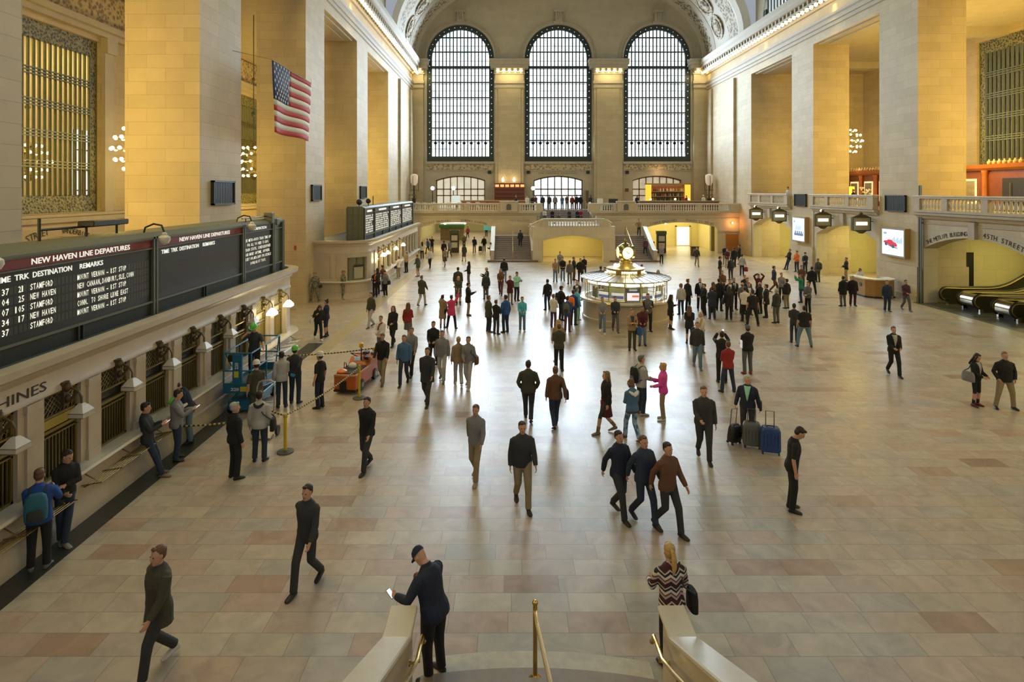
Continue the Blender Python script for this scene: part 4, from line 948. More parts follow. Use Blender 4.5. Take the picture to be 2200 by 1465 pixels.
# ================================================================== WEST STAIRCASE
TREAD = M('stair_tread', (0.17, 0.12, 0.10), 0.5, noise=0.2); RISER = M('stair_riser', (0.42, 0.35, 0.29), 0.5)
st = thing('staircase', 'double marble staircase climbing to the west balcony', 'staircase', (6.15, 60, 0))
def flight(mb, x0, x1, y0, n, rise, run, z0=0):
    for k in range(n):
        mb.m(0).box(x0, x1, y0+run*k, y0+run*(n)+0.02, z0+rise*k, z0+rise*(k+1)-0.03)
        mb.m(1).box(x0, x1, y0+run*k-0.03, y0+run*n+0.02, z0+rise*(k+1)-0.03, z0+rise*(k+1))
for sgn, nm in ((-1, 'a'), (1, 'b')):
    x0, x1 = (-1.35, 2.20) if sgn < 0 else (10.1, 13.65)
    mb = MB(); flight(mb, x0, x1, 56.9, 13, 0.162, 0.335); mb.m(1).box(x0-0.6, x1+0.6, 56.5, 57.3, 0, 0.155); mb.m(0).box(x0-0.2, x1+0.2, 61.2, 64.5, 0, 2.106)
    mb.build('flight', [RISER, TREAD], st)
    for xe in ((x0-0.32, x0), (x1, x1+0.32)):
        pr = MB()
        inner = (xe[0] > 0) if sgn < 0 else (xe[0] < 12)
        pts = [(56.7, 0), (56.7, 1.02), (57.3, 1.05), (61.2, 2.95), (61.6, 3.0), (61.6, 0)]
        pr.prism(pts, xe[0], xe[1], 'x'); pr.build('parapet', MARBLE, st)
        cp = MB(); cp.prism([(56.66, 1.0), (57.3, 1.04), (61.2, 2.94), (61.62, 3.0), (61.62, 3.07), (61.15, 3.03), (57.28, 1.12), (56.62, 1.08)], xe[0]-0.04, xe[1]+0.04, 'x'); cp.build('coping', MARBLE_W, st)
    # short flight from the half landing up to the middle platform
    mb = MB(); n = 8
    for k in range(n):
        xa = (2.3+0.33*k) if sgn < 0 else (10.0-0.33*k)
        xb = 5.0 if sgn < 0 else 7.3
        mb.m(0).box(xa, xb, 61.7, 64.4, 2.1+0.15*k, 2.1+0.15*(k+1)-0.03); mb.m(1).box(xa, xb, 61.7, 64.4, 2.1+0.15*(k+1)-0.03, 2.1+0.15*(k+1))
    mb.build('turning_flight', [RISER, TREAD], st)
    # curved parapet sweeping from the middle balustrade down to the inner parapet
    cv = MB(); cc = MB(); R1, R2 = [], []; n = 10
    for k in range(n+1):
        a = k/n*pi/2; ex, ey = (3.25-1.0*sin(a)) if sgn < 0 else (9.05+1.0*sin(a)), 56.9+4.5*(1-cos(a))
        z = 4.05-1.02*(k/n)**1.1; o_ = 0.30*(-sgn)
        dx, dy = (-cos(a) if sgn < 0 else cos(a)), 4.5*sin(a)
        nx, ny = dy, -dx; l = sqrt(nx*nx+ny*ny); nx, ny = nx/l*0.16, ny/l*0.16
        R1.append([(ex-nx, ey-ny, 0.0), (ex+nx, ey+ny, 0.0), (ex+nx, ey+ny, z-0.12), (ex-nx, ey-ny, z-0.12)])
        R2.append([(ex-nx*1.3, ey-ny*1.3, z-0.14), (ex+nx*1.3, ey+ny*1.3, z-0.14), (ex+nx*1.3, ey+ny*1.3, z), (ex-nx*1.3, ey-ny*1.3, z)])
    cv.rings(R1); cc.rings(R2)
    cv.build('curved_parapet', MARBLE, st, True); cc.build('curved_coping', MARBLE_W, st, True)
    # brass handrail in the middle of the flight
    xm = (x0+x1)/2
    mb = MB().tube([(xm, 56.6, 0.0), (xm, 56.6, 0.95), (xm, 57.0, 1.05), (xm, 61.2, 3.05), (xm, 61.5, 3.05), (xm, 61.5, 2.1)], 0.03, 6)
    for k in (3, 7, 11): mb.tube([(xm, 57+0.335*k, 0.15*k), (xm, 57+0.335*k, 1.05+0.478*0.335*k)], 0.02, 5)
    mb.build('handrail', BRASS, st, True)
mb = MB(); arch_wall(mb, lambda u, w, z: (u, 56.6+w, z), 2.3, 10.0, 0, 3.3, 0, 0.6, [(3.2, 8.9, 0, 1.95, 0.50)], 16); mb.box(2.2, 10.1, 57.2, 66.5, 2.75, 3.3).build('front_wall', STONE_L, st)
mb = MB(); flight(mb, 3.1, 9.3, 66.4, 7, 0.163, 0.52, 3.3); mb.build('upper_flight', [RISER, TREAD], st)
for x in (2.9, 9.3): MB().prism([(66.2, 3.3), (66.2, 4.2), (70.0, 5.35), (70.0, 3.3)], x, x+0.25, 'x').build('side_wall', MARBLE, st)
for x in (3.35, 9.0): MB().tube([(x, 66.3, 4.1), (x, 70.1, 5.35), (x, 70.6, 5.4)], 0.035, 6).tube([(x, 66.4, 3.4), (x, 66.4, 4.1)], 0.03, 6).tube([(x, 70, 4.4), (x, 70, 5.3)], 0.03, 6).build('handrail', M('pale_brass', (0.75, 0.66, 0.42), 0.2, 0.9), st, True)
balustrade('curved stair balustrade over the yellow archway of the west staircase', (3.25, 56.78), (9.05, 56.78), [(0.55, 5.25)], 3.3, h=0.52, base=0.08, rail=0.16)
LETTER = M('engraved_letters_soft', (0.22, 0.18, 0.13), 0.8)
DARKL = MATS['engraved_letters']
def arch_text(name, body, P, c, half, zs, rise, u0, u1, off, size, face, label):
    """letters following a segmental arch; P maps (u, z) to a point"""
    f = arch_fn(zs, rise, c-half, c+half); t = thing(name, label, 'inscription', P((u0+u1)/2, f((u0+u1)/2)+off))
    n = len(body)
    for i, ch in enumerate(body):
        if ch == ' ': continue
        u = u0+(u1-u0)*(i+0.5)/n; du = 0.05*(1 if u1 > u0 else -1); sl = atan2(f(u+du)-f(u-du), abs(2*du))
        R = FACE[face] @ Matrix.Rotation(sl, 3, 'Z')
        text('letter', ch, P(u, f(u)+off), size, DARKL, face, t, align='CENTER', rot=R, extrude=0.003)
PWB = lambda u, z: (u, 64.49, z)
arch_text('arch_inscription', 'TICKET MACHINES', PWB, -5.55, 3.8, 2.75, 0.55, -9.0, -6.1, 0.12, 0.3, 'S', 'engraved words over one half of the flat arch beside the ticket booths')
arch_text('arch_inscription', 'SUBWAY DINING', PWB, -5.55, 3.8, 2.75, 0.55, -5.1, -2.3, 0.12, 0.3, 'S', 'engraved words over the other half of the flat arch beside the ticket booths')
arch_text('arch_inscription', 'TICKET MACHINES', PWB, 18.5, 3.8, 2.75, 0.55, 15.1, 18.0, 0.12, 0.32, 'S', 'engraved ticket machines wording over the flat arch beyond the clock')
arch_text('arch_inscription', 'TRACKS 11 TO 42', PWB, 18.5, 3.8, 2.75, 0.55, 18.9, 21.9, 0.12, 0.32, 'S', 'engraved tracks wording over the flat arch beyond the clock')
for (x, s_) in ((1.2, 'WEST BALCONY'), (11.0, 'WEST BALCONY')):
    tag(text('wall_inscription', s_, (x-1.1, 64.49, 3.4), 0.26, LETTER, 'S', None, width=2.2), 'engraved balcony wording above the stair flight on the %s side' % ('ticket booth' if x < 5 else 'clock'), 'inscription')
PRB = lambda u, z: (XR+0.045, u, z)
arch_text('arch_inscription', 'THE METLIFE BUILDING', PRB, 32.1, 3.9, 3.25, 0.88, 35.7, 32.6, 0.12, 0.34, 'W', 'engraved building name over the escalator arch')
arch_text('arch_inscription', '45TH STREET', PRB, 32.1, 3.9, 3.25, 0.88, 31.5, 29.0, 0.12, 0.36, 'W', 'engraved street name over the escalator arch')
PLA = lambda u, z: (AXL+0.02, u, z)
arch_text('arch_inscription', '42ND STREET', PLA, 32.2, 3.4, 3.3, 0.95, 28.9, 31.6, 0.15, 0.5, 'E', 'engraved street name on the yellow wall under the big grille window')
arch_text('arch_inscription', 'VANDERBILT HALL', PLA, 32.2, 3.4, 3.3, 0.95, 32.5, 35.6, 0.15, 0.42, 'E', 'engraved hall name on the yellow wall under the big grille window')
for s_, z, w in (('TO VANDERBILT AVENUE', 9.02, 4.4), ('THE CAMPBELL APARTMENT', 8.72, 5.0)):
    tag(text('door_inscription', s_, (6.24-w/2, YW-0.02, z), 0.3, LETTER, 'S', None, width=w), 'engraved %s line over the middle doorway' % ('upper' if z > 9 else 'lower'), 'inscription')
for x in (1052, 1135, 1263, 1347): tag(MB().box((x-1092)/17.24-0.2, (x-1092)/17.24+0.2, YW-0.25, YW-0.0, 8.75, 9.15).build('speaker_box', BLACK, None, loc=((x-1092)/17.24, YW-0.1, 8.75), bevel=0.02), 'small dark speaker box on the west wall %s' % {1052: 'beside the cafe doorway', 1135: 'beside the middle doorway, cafe side', 1263: 'beside the middle doorway, bar side', 1347: 'beside the bar doorway'}[x], 'speaker')
tag(MB().box((1347-1092)/17.24-0.25, (1347-1092)/17.24+0.2, YW-0.08, YW, 6.55, 6.95).build('wall_plaque', M('brown_plaque', (0.15, 0.06, 0.04), 0.5), None, loc=(14.8, YW, 6.55)), 'small brown plaque left of the bar shelves', 'plaque')
tag(MB().box(9.6, 9.95, YW-0.55, YW-0.42, 4.44, 6.7).build('menu_board', M('brown_board', (0.16, 0.09, 0.04), 0.5), None, loc=(9.75, YW-0.5, 4.44)), 'tall narrow brown board beside the middle doorway', 'board')
# ================================================================== INFORMATION BOOTH WITH THE CLOCK
IX, IY = 6.2, 32.0
ib = thing('information_booth', 'round marble and glass information booth with a four faced clock', 'information booth', (IX, IY, 0))
def ring(name, prof, mat, n=48, parent=ib, smooth=True): return MB().lathe(prof, (IX, IY, 0), n).build(name, mat, parent, smooth)
ring('base', [(2.28, 0), (2.28, 0.16), (2.22, 0.2), (2.22, 0.95), (2.26, 1.0), (0.2, 1.0)], MARBLE)
ring('counter', [(1.9, 1.0), (2.40, 1.0), (2.44, 1.05), (2.42, 1.13), (1.9, 1.13)], M('brass_edged_counter', (0.55, 0.50, 0.38), 0.25, 0.2))
ring('inner_core', [(1.15, 1.0), (1.15, 2.1), (0.9, 2.12)], M('booth_core', (0.10, 0.11, 0.05), 0.5), 24)
glassm = M('booth_glass', (0.75, 0.85, 0.78), 0.05); b_ = glassm.node_tree.nodes['Principled BSDF']; b_.inputs['Alpha'].default_value = 0.16
ring('glass_wall', [(2.10, 1.13), (2.10, 2.08)], glassm).data
mb = MB(); NB = 16
for k in range(NB):
    a = 2*pi*(k+0.5)/NB; x, y = IX+2.12*cos(a), IY+2.12*sin(a); mb.tube([(x, y, 1.13), (x, y, 2.12)], 0.022, 6)
for z in (1.16, 1.86, 2.09): mb.tube([(IX+2.12*cos(2*pi*k/48), IY+2.12*sin(2*pi*k/48), z) for k in range(49)], 0.018, 5)
mb.build('mullion', BRASS, ib, True)
ring('roof', [(2.24, 2.08), (2.34, 2.10), (2.34, 2.16), (1.05, 2.36), (1.05, 2.30), (2.1, 2.06)], M('booth_roof_panel', (0.46, 0.43, 0.34), 0.22, 0.2), smooth=False)
mb = MB()
for k in range(32):
    a = 2*pi*k/32; mb.tube([(IX+2.34*cos(a), IY+2.34*sin(a), 2.165), (IX+1.03*cos(a), IY+1.03*sin(a), 2.37)], 0.013, 4)
mb.build('roof_rib', BRONZE, ib)
for k in range(NB):     # strip lights under the roof edge
    a = 2*pi*k/NB
    if sin(a) > 0.55: continue
    c = Vector((IX+1.98*cos(a), IY+1.98*sin(a), 1.97)); MB().cbox(c, (0.06, 0.62, 0.10), Matrix.Rotation(a, 3, 'Z')).build('strip_light', BULBW, ib)
point('booth_light', (IX, IY-1.6, 1.9), 40, (1.0, 0.95, 0.72), 0.3); point('booth_light', (IX-1.3, IY-0.9, 1.9), 25, (1.0, 0.95, 0.72), 0.3); point('booth_light', (IX+1.3, IY-0.9, 1.9), 25, (1.0, 0.95, 0.72), 0.3)
def panel(a, r, z0, z1, w, mat, name, parent=ib):
    c = Vector((IX+r*cos(a), IY+r*sin(a), (z0+z1)/2)); return MB().cbox(c, (0.03, w, z1-z0), Matrix.Rotation(a, 3, 'Z')).build(name, mat, parent)
BLUEP = M('blue_poster', (0.03, 0.07, 0.28), 0.4, emit=(0.05, 0.10, 0.35), es=0.4); WHITEP = M('white_poster', (0.8, 0.8, 0.8), 0.5, emit=(1, 1, 1), es=0.35)
for k in (10, 11, 13, 14):
    a = 2*pi*k/NB; s_ = panel(a, 1.92, 1.25, 1.56, 0.62, WHITEP, 'poster'); panel(a, 1.935, 1.29, 1.43, 0.6, BLUEP, 'poster_band', s_)
a = -pi/2; s_ = panel(a, 1.92, 1.16, 1.86, 0.74, M('monitor_navy', (0.02, 0.03, 0.06), 0.3), 'monitor'); panel(a, 1.945, 1.22, 1.6, 0.6, M('monitor_lit', (0.8, 0.8, 0.8), 0.3, emit=(0.9, 0.8, 0.95), es=1.0), 'screen', s_)
c = Vector((IX, IY-1.97, 1.44)); MB().box(c.x-0.05, c.x+0.28, c.y-0.005, c.y, c.z-0.05, c.z+0.05).build('screen_band', M('monitor_red', (0.6, 0.1, 0.05), 0.3, emit=(0.9, 0.25, 0.12), es=0.7), s_); MB().box(c.x-0.2, c.x+0.2, c.y+0.0, c.y+0.03, 1.70, 1.78).build('screen_title', M('monitor_title', (0.3, 0.4, 0.5), 0.3, emit=(0.4, 0.5, 0.6), es=0.5), s_)
for k, cl in ((9, (0.05, 0.06, 0.05)), (15, (0.16, 0.15, 0.06))):
    a = 2*pi*k/NB; panel(a, 1.85, 1.2, 1.75, 0.5, M('booth_cabinet%d' % k, cl, 0.4), 'cabinet')
ring('drum', [(1.06, 2.30), (1.12, 2.36), (0.98, 2.40), (0.98, 2.56), (1.02, 2.58), (1.0, 2.62), (0.2, 2.64)], GILT)
for a, s_ in ((-pi/2, 'INFORMATION'), (-pi/2-1.15, 'INFORMATION'), (-pi/2+1.15, 'INFORMATION')):
    n = len(s_)
    for i, ch in enumerate(s_):
        aa = a+(i-(n-1)/2)*0.076; R = Matrix.Rotation(aa+pi/2, 3, 'Z') @ FACE['S']
        text('lit_letter', ch, (IX+0.995*cos(aa), IY+0.995*sin(aa), 2.42), 0.14, M('lit_letters', (1, 1, 1), 0.3, emit=(1.0, 0.90, 0.60), es=4.0), 'S', ib, align='CENTER', rot=R, bold=0.006)
ring('pedestal', [(0.62, 2.62), (0.52, 2.70), (0.40, 2.80), (0.30, 2.88), (0.33, 2.93), (0.27, 2.97), (0.30, 3.02), (0.24, 3.05)], GILT, 24)
for sx in (-1, 1):
    for (dx, dy, dz) in ((0.42, -0.2, 2.74), (0.55, -0.12, 2.69), (0.5, 0.15, 2.72)):
        MB().ball((IX+sx*dx, IY+dy, dz), 0.10, 10, 8).build('globe_lamp', BULBW, ib, True)
opal = M('opal_clock_face', (0.9, 0.85, 0.7), 0.3, emit=(1.0, 0.90, 0.58), es=1.3)
ring('globe', [(0.10, 3.02), (0.30, 3.06), (0.36, 3.16), (0.40, 3.40), (0.38, 3.66), (0.30, 3.82), (0.15, 3.90), (0.04, 3.94)], M('globe_bronze', (0.42, 0.32, 0.11), 0.25, 0.9), 24)
for k in range(4):
    a = -pi/2+0.12+k*pi/2; ca, sa = cos(a), sin(a); R = Matrix(((-sa, 0, ca), (ca, 0, sa), (0, 1, 0)))
    def dsk(r0, r1, d0, d1, nm, m, par=ib):
        mb = MB(); mb.lathe([(max(0.001, r0), d0), (r1, d0), (r1, d1), (max(0.001, r0), d1)], n=28, cap=False)
        o = MB(); o.add([Vector((IX, IY, 3.44))+R @ Vector(p) for p in mb.v], mb.f); return o.build(nm, m, par, True)
    f_ = dsk(0, 0.30, 0.30, 0.40, 'clock_face', opal); dsk(0.30, 0.335, 0.30, 0.425, 'clock_rim', M('clock_rim_brass', (0.55, 0.42, 0.16), 0.25, 1.0), f_)
    hd = MB()
    for (ang, L_, w) in ((2.2, 0.15, 0.02), (-0.9, 0.23, 0.014)):
        u, v = sin(ang), cos(ang); pts = [(-v*w, u*w), (v*w, -u*w), (u*L_+v*w*0.3, v*L_-u*w*0.3), (u*L_-v*w*0.3, v*L_+u*w*0.3)]
        hd.add([Vector((IX, IY, 3.44))+R @ Vector((p, q, 0.405)) for p, q in pts], [(0, 1, 2, 3)])
    for k2 in range(12):
        an = k2*pi/6; hd.add([Vector((IX, IY, 3.44))+R @ Vector((sin(an+e)*r, cos(an+e)*r, 0.405)) for r, e in ((0.23, -0.03), (0.23, 0.03), (0.28, 0.03), (0.28, -0.03))], [(0, 1, 2, 3)])
    hd.build('clock_hand', BLACK, f_)
ring('finial', [(0.06, 3.93), (0.10, 3.98), (0.10, 4.05), (0.05, 4.12), (0.01, 4.17)], GILT, 14)
point('clock_light', (IX, IY-0.7, 3.0), 25, (1.0, 0.82, 0.45), 0.25)

# ================================================================== SCREENS, TRACK SIGNS, DESK, ESCALATORS
def ad_screen(y0, y1, z0, z1, label, car):
    t = thing('advertising_screen', label, 'screen', (XR-0.2, (y0+y1)/2, z0), group='lit advertising screens')
    xf = XR-0.34
    MB().box(xf+0.02, XR-0.0, y0-0.12, y1+0.12, z0-0.12, z1+0.12).build('cabinet', M('orange_wood_cabinet', (0.42, 0.26, 0.09), 0.5), t)
    mb = MB()
    for (a, b, c, d) in ((y0-0.1, y0, z0-0.1, z1+0.1), (y1, y1+0.1, z0-0.1, z1+0.1), (y0, y1, z0-0.1, z0), (y0, y1, z1, z1+0.1)): mb.box(xf-0.01, xf+0.02, a, b, c, d)
    mb.build('frame', M('silver_frame', (0.45, 0.45, 0.44), 0.35, 0.6), t)
    s_ = MB().box(xf+0.0, xf+0.02, y0, y1, z0, z1).build('screen', M('screen_white', (0.8, 0.85, 0.9), 0.3, emit=(0.72, 0.86, 1.0), es=1.25), t)
    cb = M('screen_blue', (0.2, 0.4, 0.6), 0.3, emit=(0.30, 0.50, 0.72), es=0.8); cd = M('screen_navy', (0.05, 0.1, 0.2), 0.3, emit=(0.06, 0.13, 0.28), es=0.8)
    mb = MB(); W = y1-y0; H = z1-z0
    def Y(u): return y1-u*W
    for k in range(9): u = (0.45 if car else 0.25)+0.055*k; mb.box(xf-0.006, xf, Y(u), Y(u+0.03), z0+H*0.48, z0+H*(0.62+0.05*(k % 3)))
    mb.box(xf-0.005, xf-0.001, Y(0.08), Y(0.22), z0+H*0.80, z0+H*0.88)
    mb.build('street_scene', cb, s_)
    mb = MB()
    if car:
        def cp(pts, d): mb.add([(xf-d, Y(u), z0+H*v) for u, v in pts], [list(range(len(pts)))])
        cp([(0.08, 0.50), (0.12, 0.545), (0.24, 0.55), (0.30, 0.60), (0.45, 0.59), (0.54, 0.52), (0.66, 0.48), (0.72, 0.40), (0.68, 0.34), (0.50, 0.33), (0.20, 0.42), (0.08, 0.46)], 0.010)
        mb.build('red_car', M('screen_red', (0.6, 0.03, 0.05), 0.3, emit=(0.75, 0.04, 0.08), es=0.9), s_)
        mb = MB()
        for u, v in ((0.20, 0.42), (0.52, 0.345)): mb.add([(xf-0.014, Y(u)+0.14*cos(2*pi*k/14), z0+H*v+0.13*sin(2*pi*k/14)) for k in range(14)], [list(range(14))])
        mb.add([(xf-0.008, Y(u), z0+H*v) for u, v in ((0.1, 0.42), (0.72, 0.30), (0.74, 0.27), (0.5, 0.29))], [(0, 1, 2, 3)]); mb.build('wheel', cd, s_)
    else:
        for k in range(14):
            u = 0.15+0.055*k; h = 0.10+0.12*abs(sin(k*2.1)); mb.box(xf-0.008, xf-0.004, Y(u), Y(u+0.045), z0+H*0.22, z0+H*(0.22+h))
        mb.build('traffic', cd, s_)
    return t
ad_screen(37.2, 39.35, 2.62, 4.22, 'lit advertising screen with a red car on the pier by the escalators', True)
ad_screen(49.7, 51.75, 2.50, 4.38, 'lit advertising screen with a blue street scene on the further pier', False)
area('screen_light', (XR-0.5, 38.3, 3.4), (XR-3, 38.3, 2.8), 1.6, 1.8, 30, (0.75, 0.88, 1.0)); area('screen_light', (XR-0.5, 50.7, 3.4), (XR-3, 50.7, 2.8), 1.6, 1.8, 30, (0.75, 0.88, 1.0))
SIGNM = M('sign_cream', (0.40, 0.36, 0.22), 0.45)
def track_sign(x, y, z, w, h, label):
    t = thing('track_sign', label, 'sign', (x, y, z), group='lit track signs under the balcony')
    MB().box(x-w/2, x+w/2, y-0.08, y+0.08, z, z+h).build('panel', SIGNM, t)
    mb = MB()
    for (a, b, c, d) in ((-w/2-0.06, -w/2, -0.05, h+0.05), (w/2, w/2+0.06, -0.05, h+0.05), (-w/2, w/2, -0.06, 0), (-w/2, w/2, h, h+0.06)): mb.box(x+a, x+b, y-0.12, y+0.12, z+c, z+d)
    mb.prism([(x-w/2, z+h+0.06), (x+w/2, z+h+0.06), (x+0.2, z+h+0.22), (x-0.2, z+h+0.22)], y-0.1, y+0.1, 'y'); mb.prism([(x-0.35, z-0.06), (x+0.35, z-0.06), (x+0.08, z-0.24), (x-0.08, z-0.24)], y-0.1, y+0.1, 'y'); mb.ball((x, y, z+h+0.28), 0.12, 8, 6)
    mb.tube([(x+w/2, y, z+h*0.7), (XR+0.06, y, z+h*0.7)], 0.03, 5).build('frame', M('sign_iron', (0.10, 0.09, 0.04), 0.5, 0.4), t)
    MB().box(x-w*0.34, x+w*0.34, y-0.10, y-0.08, z+h*0.40, z+h*0.66).build('lit_band', M('track_sign_light', (1, 1, 0.9), 0.3, emit=(1.0, 0.98, 0.80), es=3.2), t)
    return t
for i, (y, lb) in enumerate(((41.0, 'lit track sign in an iron frame nearest the red car screen'), (46.0, 'lit track sign in an iron frame, left of the one nearest the red car screen'), (53.4, 'lit track sign beside the screen with the blue street scene'), (58.4, 'lit track sign closest to the end wall'))):
    track_sign(XR-0.75, y, 4.02, 1.12, 0.82, lb)
    if i: tag(MB().ball((XR-0.8, y+0.1, 5.16), 0.09, 8, 6).build('spotlight', BULBW, None, True, loc=(XR-0.8, y+0.1, 5.16)), 'bright little lamp above the %s track sign' % ('second', 'third', 'furthest')[i-1], 'lamp')
    MB()
WOODO = M('orange_oak', (0.40, 0.22, 0.055), 0.35, noise=0.2, nscale=5)
t = thing('information_desk', 'curved oak desk with white top in front of the street arch', 'desk', (23.1, 38.0, 0))
pth = [(22.35, 39.6), (22.4, 38.0), (22.75, 37.55), (23.6, 37.45), (24.05, 37.7), (24.15, 38.6)]
MB().sweep(pth, [(0.0, 0.08), (0.0, 1.12), (0.16, 1.12), (0.16, 0.08)]).build('front_panel', WOODO, t)
MB().sweep(pth, [(-0.06, 0.0), (-0.06, 0.09), (0.1, 0.09), (0.1, 0.0)]).build('kick_plate', BLACK, t)
MB().sweep(pth, [(-0.10, 1.12), (-0.10, 1.19), (0.42, 1.19), (0.42, 1.12)]).build('top', M('white_laminate', (0.75, 0.70, 0.56), 0.35), t)
mb = MB(); mb.lathe([(0.13, -0.012), (0.13, 0.012)], (22.37, 38.45, 0.75), 20, ax='x').build('emblem', M('emblem_blue', (0.06, 0.09, 0.14), 0.5), t)
# escalators
RUB = M('black_handrail', (0.015, 0.013, 0.011), 0.35); ESC = M('escalator_bronze_panel', (0.11, 0.10, 0.055), 0.28, 0.7); CHR = M('polished_steel', (0.62, 0.58, 0.48), 0.16, 1.0)
def esc_curve(n=12, xa=25.7, rise=0.5):
    pts = [(xa+0.4, 0.0)]
    for k in range(1, 5): pts.append((xa+0.4+0.55*k, 0.0))
    for k in range(1, 6): a = radians(30)*k/5; pts.append((xa+2.6+3.0*sin(a), 3.0*(1-cos(a))))
    x, z = pts[-1]
    for k in range(1, 8): pts.append((x+0.9*k*cos(radians(30)), z+0.9*k*sin(radians(30))))
    return pts
def escalator(y0, y1, label):
    t = thing('escalator', label, 'escalator', (25.7, (y0+y1)/2, 0), group='escalators under the street arch')
    C = esc_curve()
    mb = MB().rings([[(x, y0+0.2, z-0.3), (x, y1-0.2, z-0.3), (x, y1-0.2, z+0.02), (x, y0+0.2, z+0.02)] for x, z in C]); mb.build('step_band', M('escalator_step', (0.07, 0.07, 0.065), 0.4, 0.6), t)
    mb = MB().box(24.5, 26.1, y0+0.15, y1-0.15, 0.0, 0.03).build('landing_plate', M('ribbed_steel', (0.16, 0.16, 0.15), 0.35, 0.8), t)
    for yy in (y0+0.06, y1-0.06):
        mb = MB(); R = []
        arc = [(25.78+0.36*cos(a), 0.62+0.36*sin(a)) for a in [pi*1.5-pi*k/8 for k in range(9)]]
        low = [(x, max(0.05, z-0.30)) for x, z in C[1:]]; up = [(x, z+0.98) for x, z in C[1:]]
        mb.prism([(25.95, 0.0)]+[(25.78, 0.26)]+arc+up+low[::-1]+[(26.2, 0.0)], yy-0.05, yy+0.05, 'y'); mb.build('balustrade_panel', ESC, t)
        MB().tube([(26.3, yy, 0.20)]+[(25.78+0.40*cos(a), yy, 0.62+0.40*sin(a)) for a in [pi*1.5-pi*k/8 for k in range(9)]]+[(x, yy, z+1.02) for x, z in C[1:]], 0.045, 8).build('handrail', RUB, t, True)
        MB().tube([(25.78+0.33*cos(a), yy, 0.62+0.33*sin(a)) for a in [pi*1.4-pi*0.9*k/8 for k in range(9)]]+[(x, yy, z+0.93) for x, z in C[1:]], 0.062, 6).build('trim_rail', GILT, t, True)
        MB().box(25.72, 25.9, yy-0.06, yy+0.06, 0.0, 0.27).build('foot', CHR, t)
    return t
escalator(34.2, 35.7, 'dark escalator furthest into the street arch'); escalator(31.75, 33.1, 'dark escalator in the middle of the street arch'); escalator(29.3, 30.65, 'dark escalator partly cut off at the picture edge')
for (a, b, lb) in ((33.2, 34.1, 'rounded steel deck end between the two further escalators'), (30.75, 31.65, 'rounded steel deck end between the two nearer escalators')):
    t = thing('escalator_deck', lb, 'deck', (25.7, (a+b)/2, 0), group='steel decks between the escalators')
    MB().lathe([(0.05, a), (0.37, a+0.02), (0.37, b-0.02), (0.05, b)], (25.80, 0, 0.60), 24, ax='y').v
    mb = MB(); R = []
    for y in (a, b): R.append([(25.80+0.37*cos(2*pi*k/24), y, 0.60+0.37*sin(2*pi*k/24)) for k in range(24)])
    mb.rings(R).build('nose', CHR, t, True)
    mb = MB().rings([[(x, a, z-0.25), (x, b, z-0.25), (x, b, z+0.92), (x, a, z+0.92)] for x, z in esc_curve()[1:]]); mb.build('deck_panel', GILT, t)
    MB().box(25.82, 26.3, a+0.1, b-0.1, 0, 0.3).build('foot', BLACK, t)
# doors and fittings seen in the arches
DGLASS = M('dark_door', (0.02, 0.02, 0.018), 0.3)
S(MB().box(XR+12.9, XR+13.0, 33.0, 34.2, 0, 3.0), 'door_10', DGLASS, 'dark door panel beyond the escalators'); S(MB().box(27.4, 28.5, 37.05, 37.2, 0.5, 2.9), 'door_11', DGLASS, 'dark panel inside the street arch')
S(MB().box(XR+5.42, XR+5.5, 44.9, 46.4, 0.9, 3.4), 'door_12', DGLASS, 'dark notice panel inside the track arch')
tag(MB().box(28.4, 28.45, 40.6, 43.6, 0.0, 3.1).box(27.0, 28.4, 40.5, 40.6, 0, 3.1).build('ticket_office_front', M('sage_green_joinery', (0.24, 0.25, 0.14), 0.45), None, loc=(28, 42, 0)), 'sage green joinery front inside the track arch', 'shopfront')
S(MB().box(28.36, 28.4, 41.0, 42.0, 0.7, 2.6).box(28.36, 28.4, 42.2, 43.2, 0.7, 2.6), 'window_60', DGLASS, 'dark panes of the green joinery')
S(MB().box(XR+3.0, XR+3.1, 53.4, 54.2, 0.8, 2.9), 'door_13', DGLASS, 'dark panel in the last arch')
S(MB().box(23.2, 24.5, 64.42, 64.5, 0.0, 2.05), 'door_14', M('orange_door', (0.36, 0.15, 0.03), 0.4), 'orange wooden door beneath the balcony')
S(MB().box(22.5, XR, 64.36, 64.5, 0, 0.25).box(22.5, XR, 64.4, 64.5, 2.3, 2.42), 'baseboard_west', CORNICE, 'stone skirting of the end wall')
t = thing('wall_lamp', 'small orange glowing lamp high beside the orange door', 'lamp', (23.8, 64.4, 3.25)); MB().ball((23.8, 64.25, 3.25), 0.10, 8, 6).build('globe', M('orange_bulb', (1, 0.6, 0.3), 0.4, emit=(1.0, 0.45, 0.16), es=14.0), t, True); MB().box(23.75, 23.85, 64.25, 64.5, 3.2, 3.3).build('bracket', BRASS, t)
point('orange_lamp_light', (23.8, 64.0, 3.25), 45, (1.0, 0.36, 0.10), 0.1)

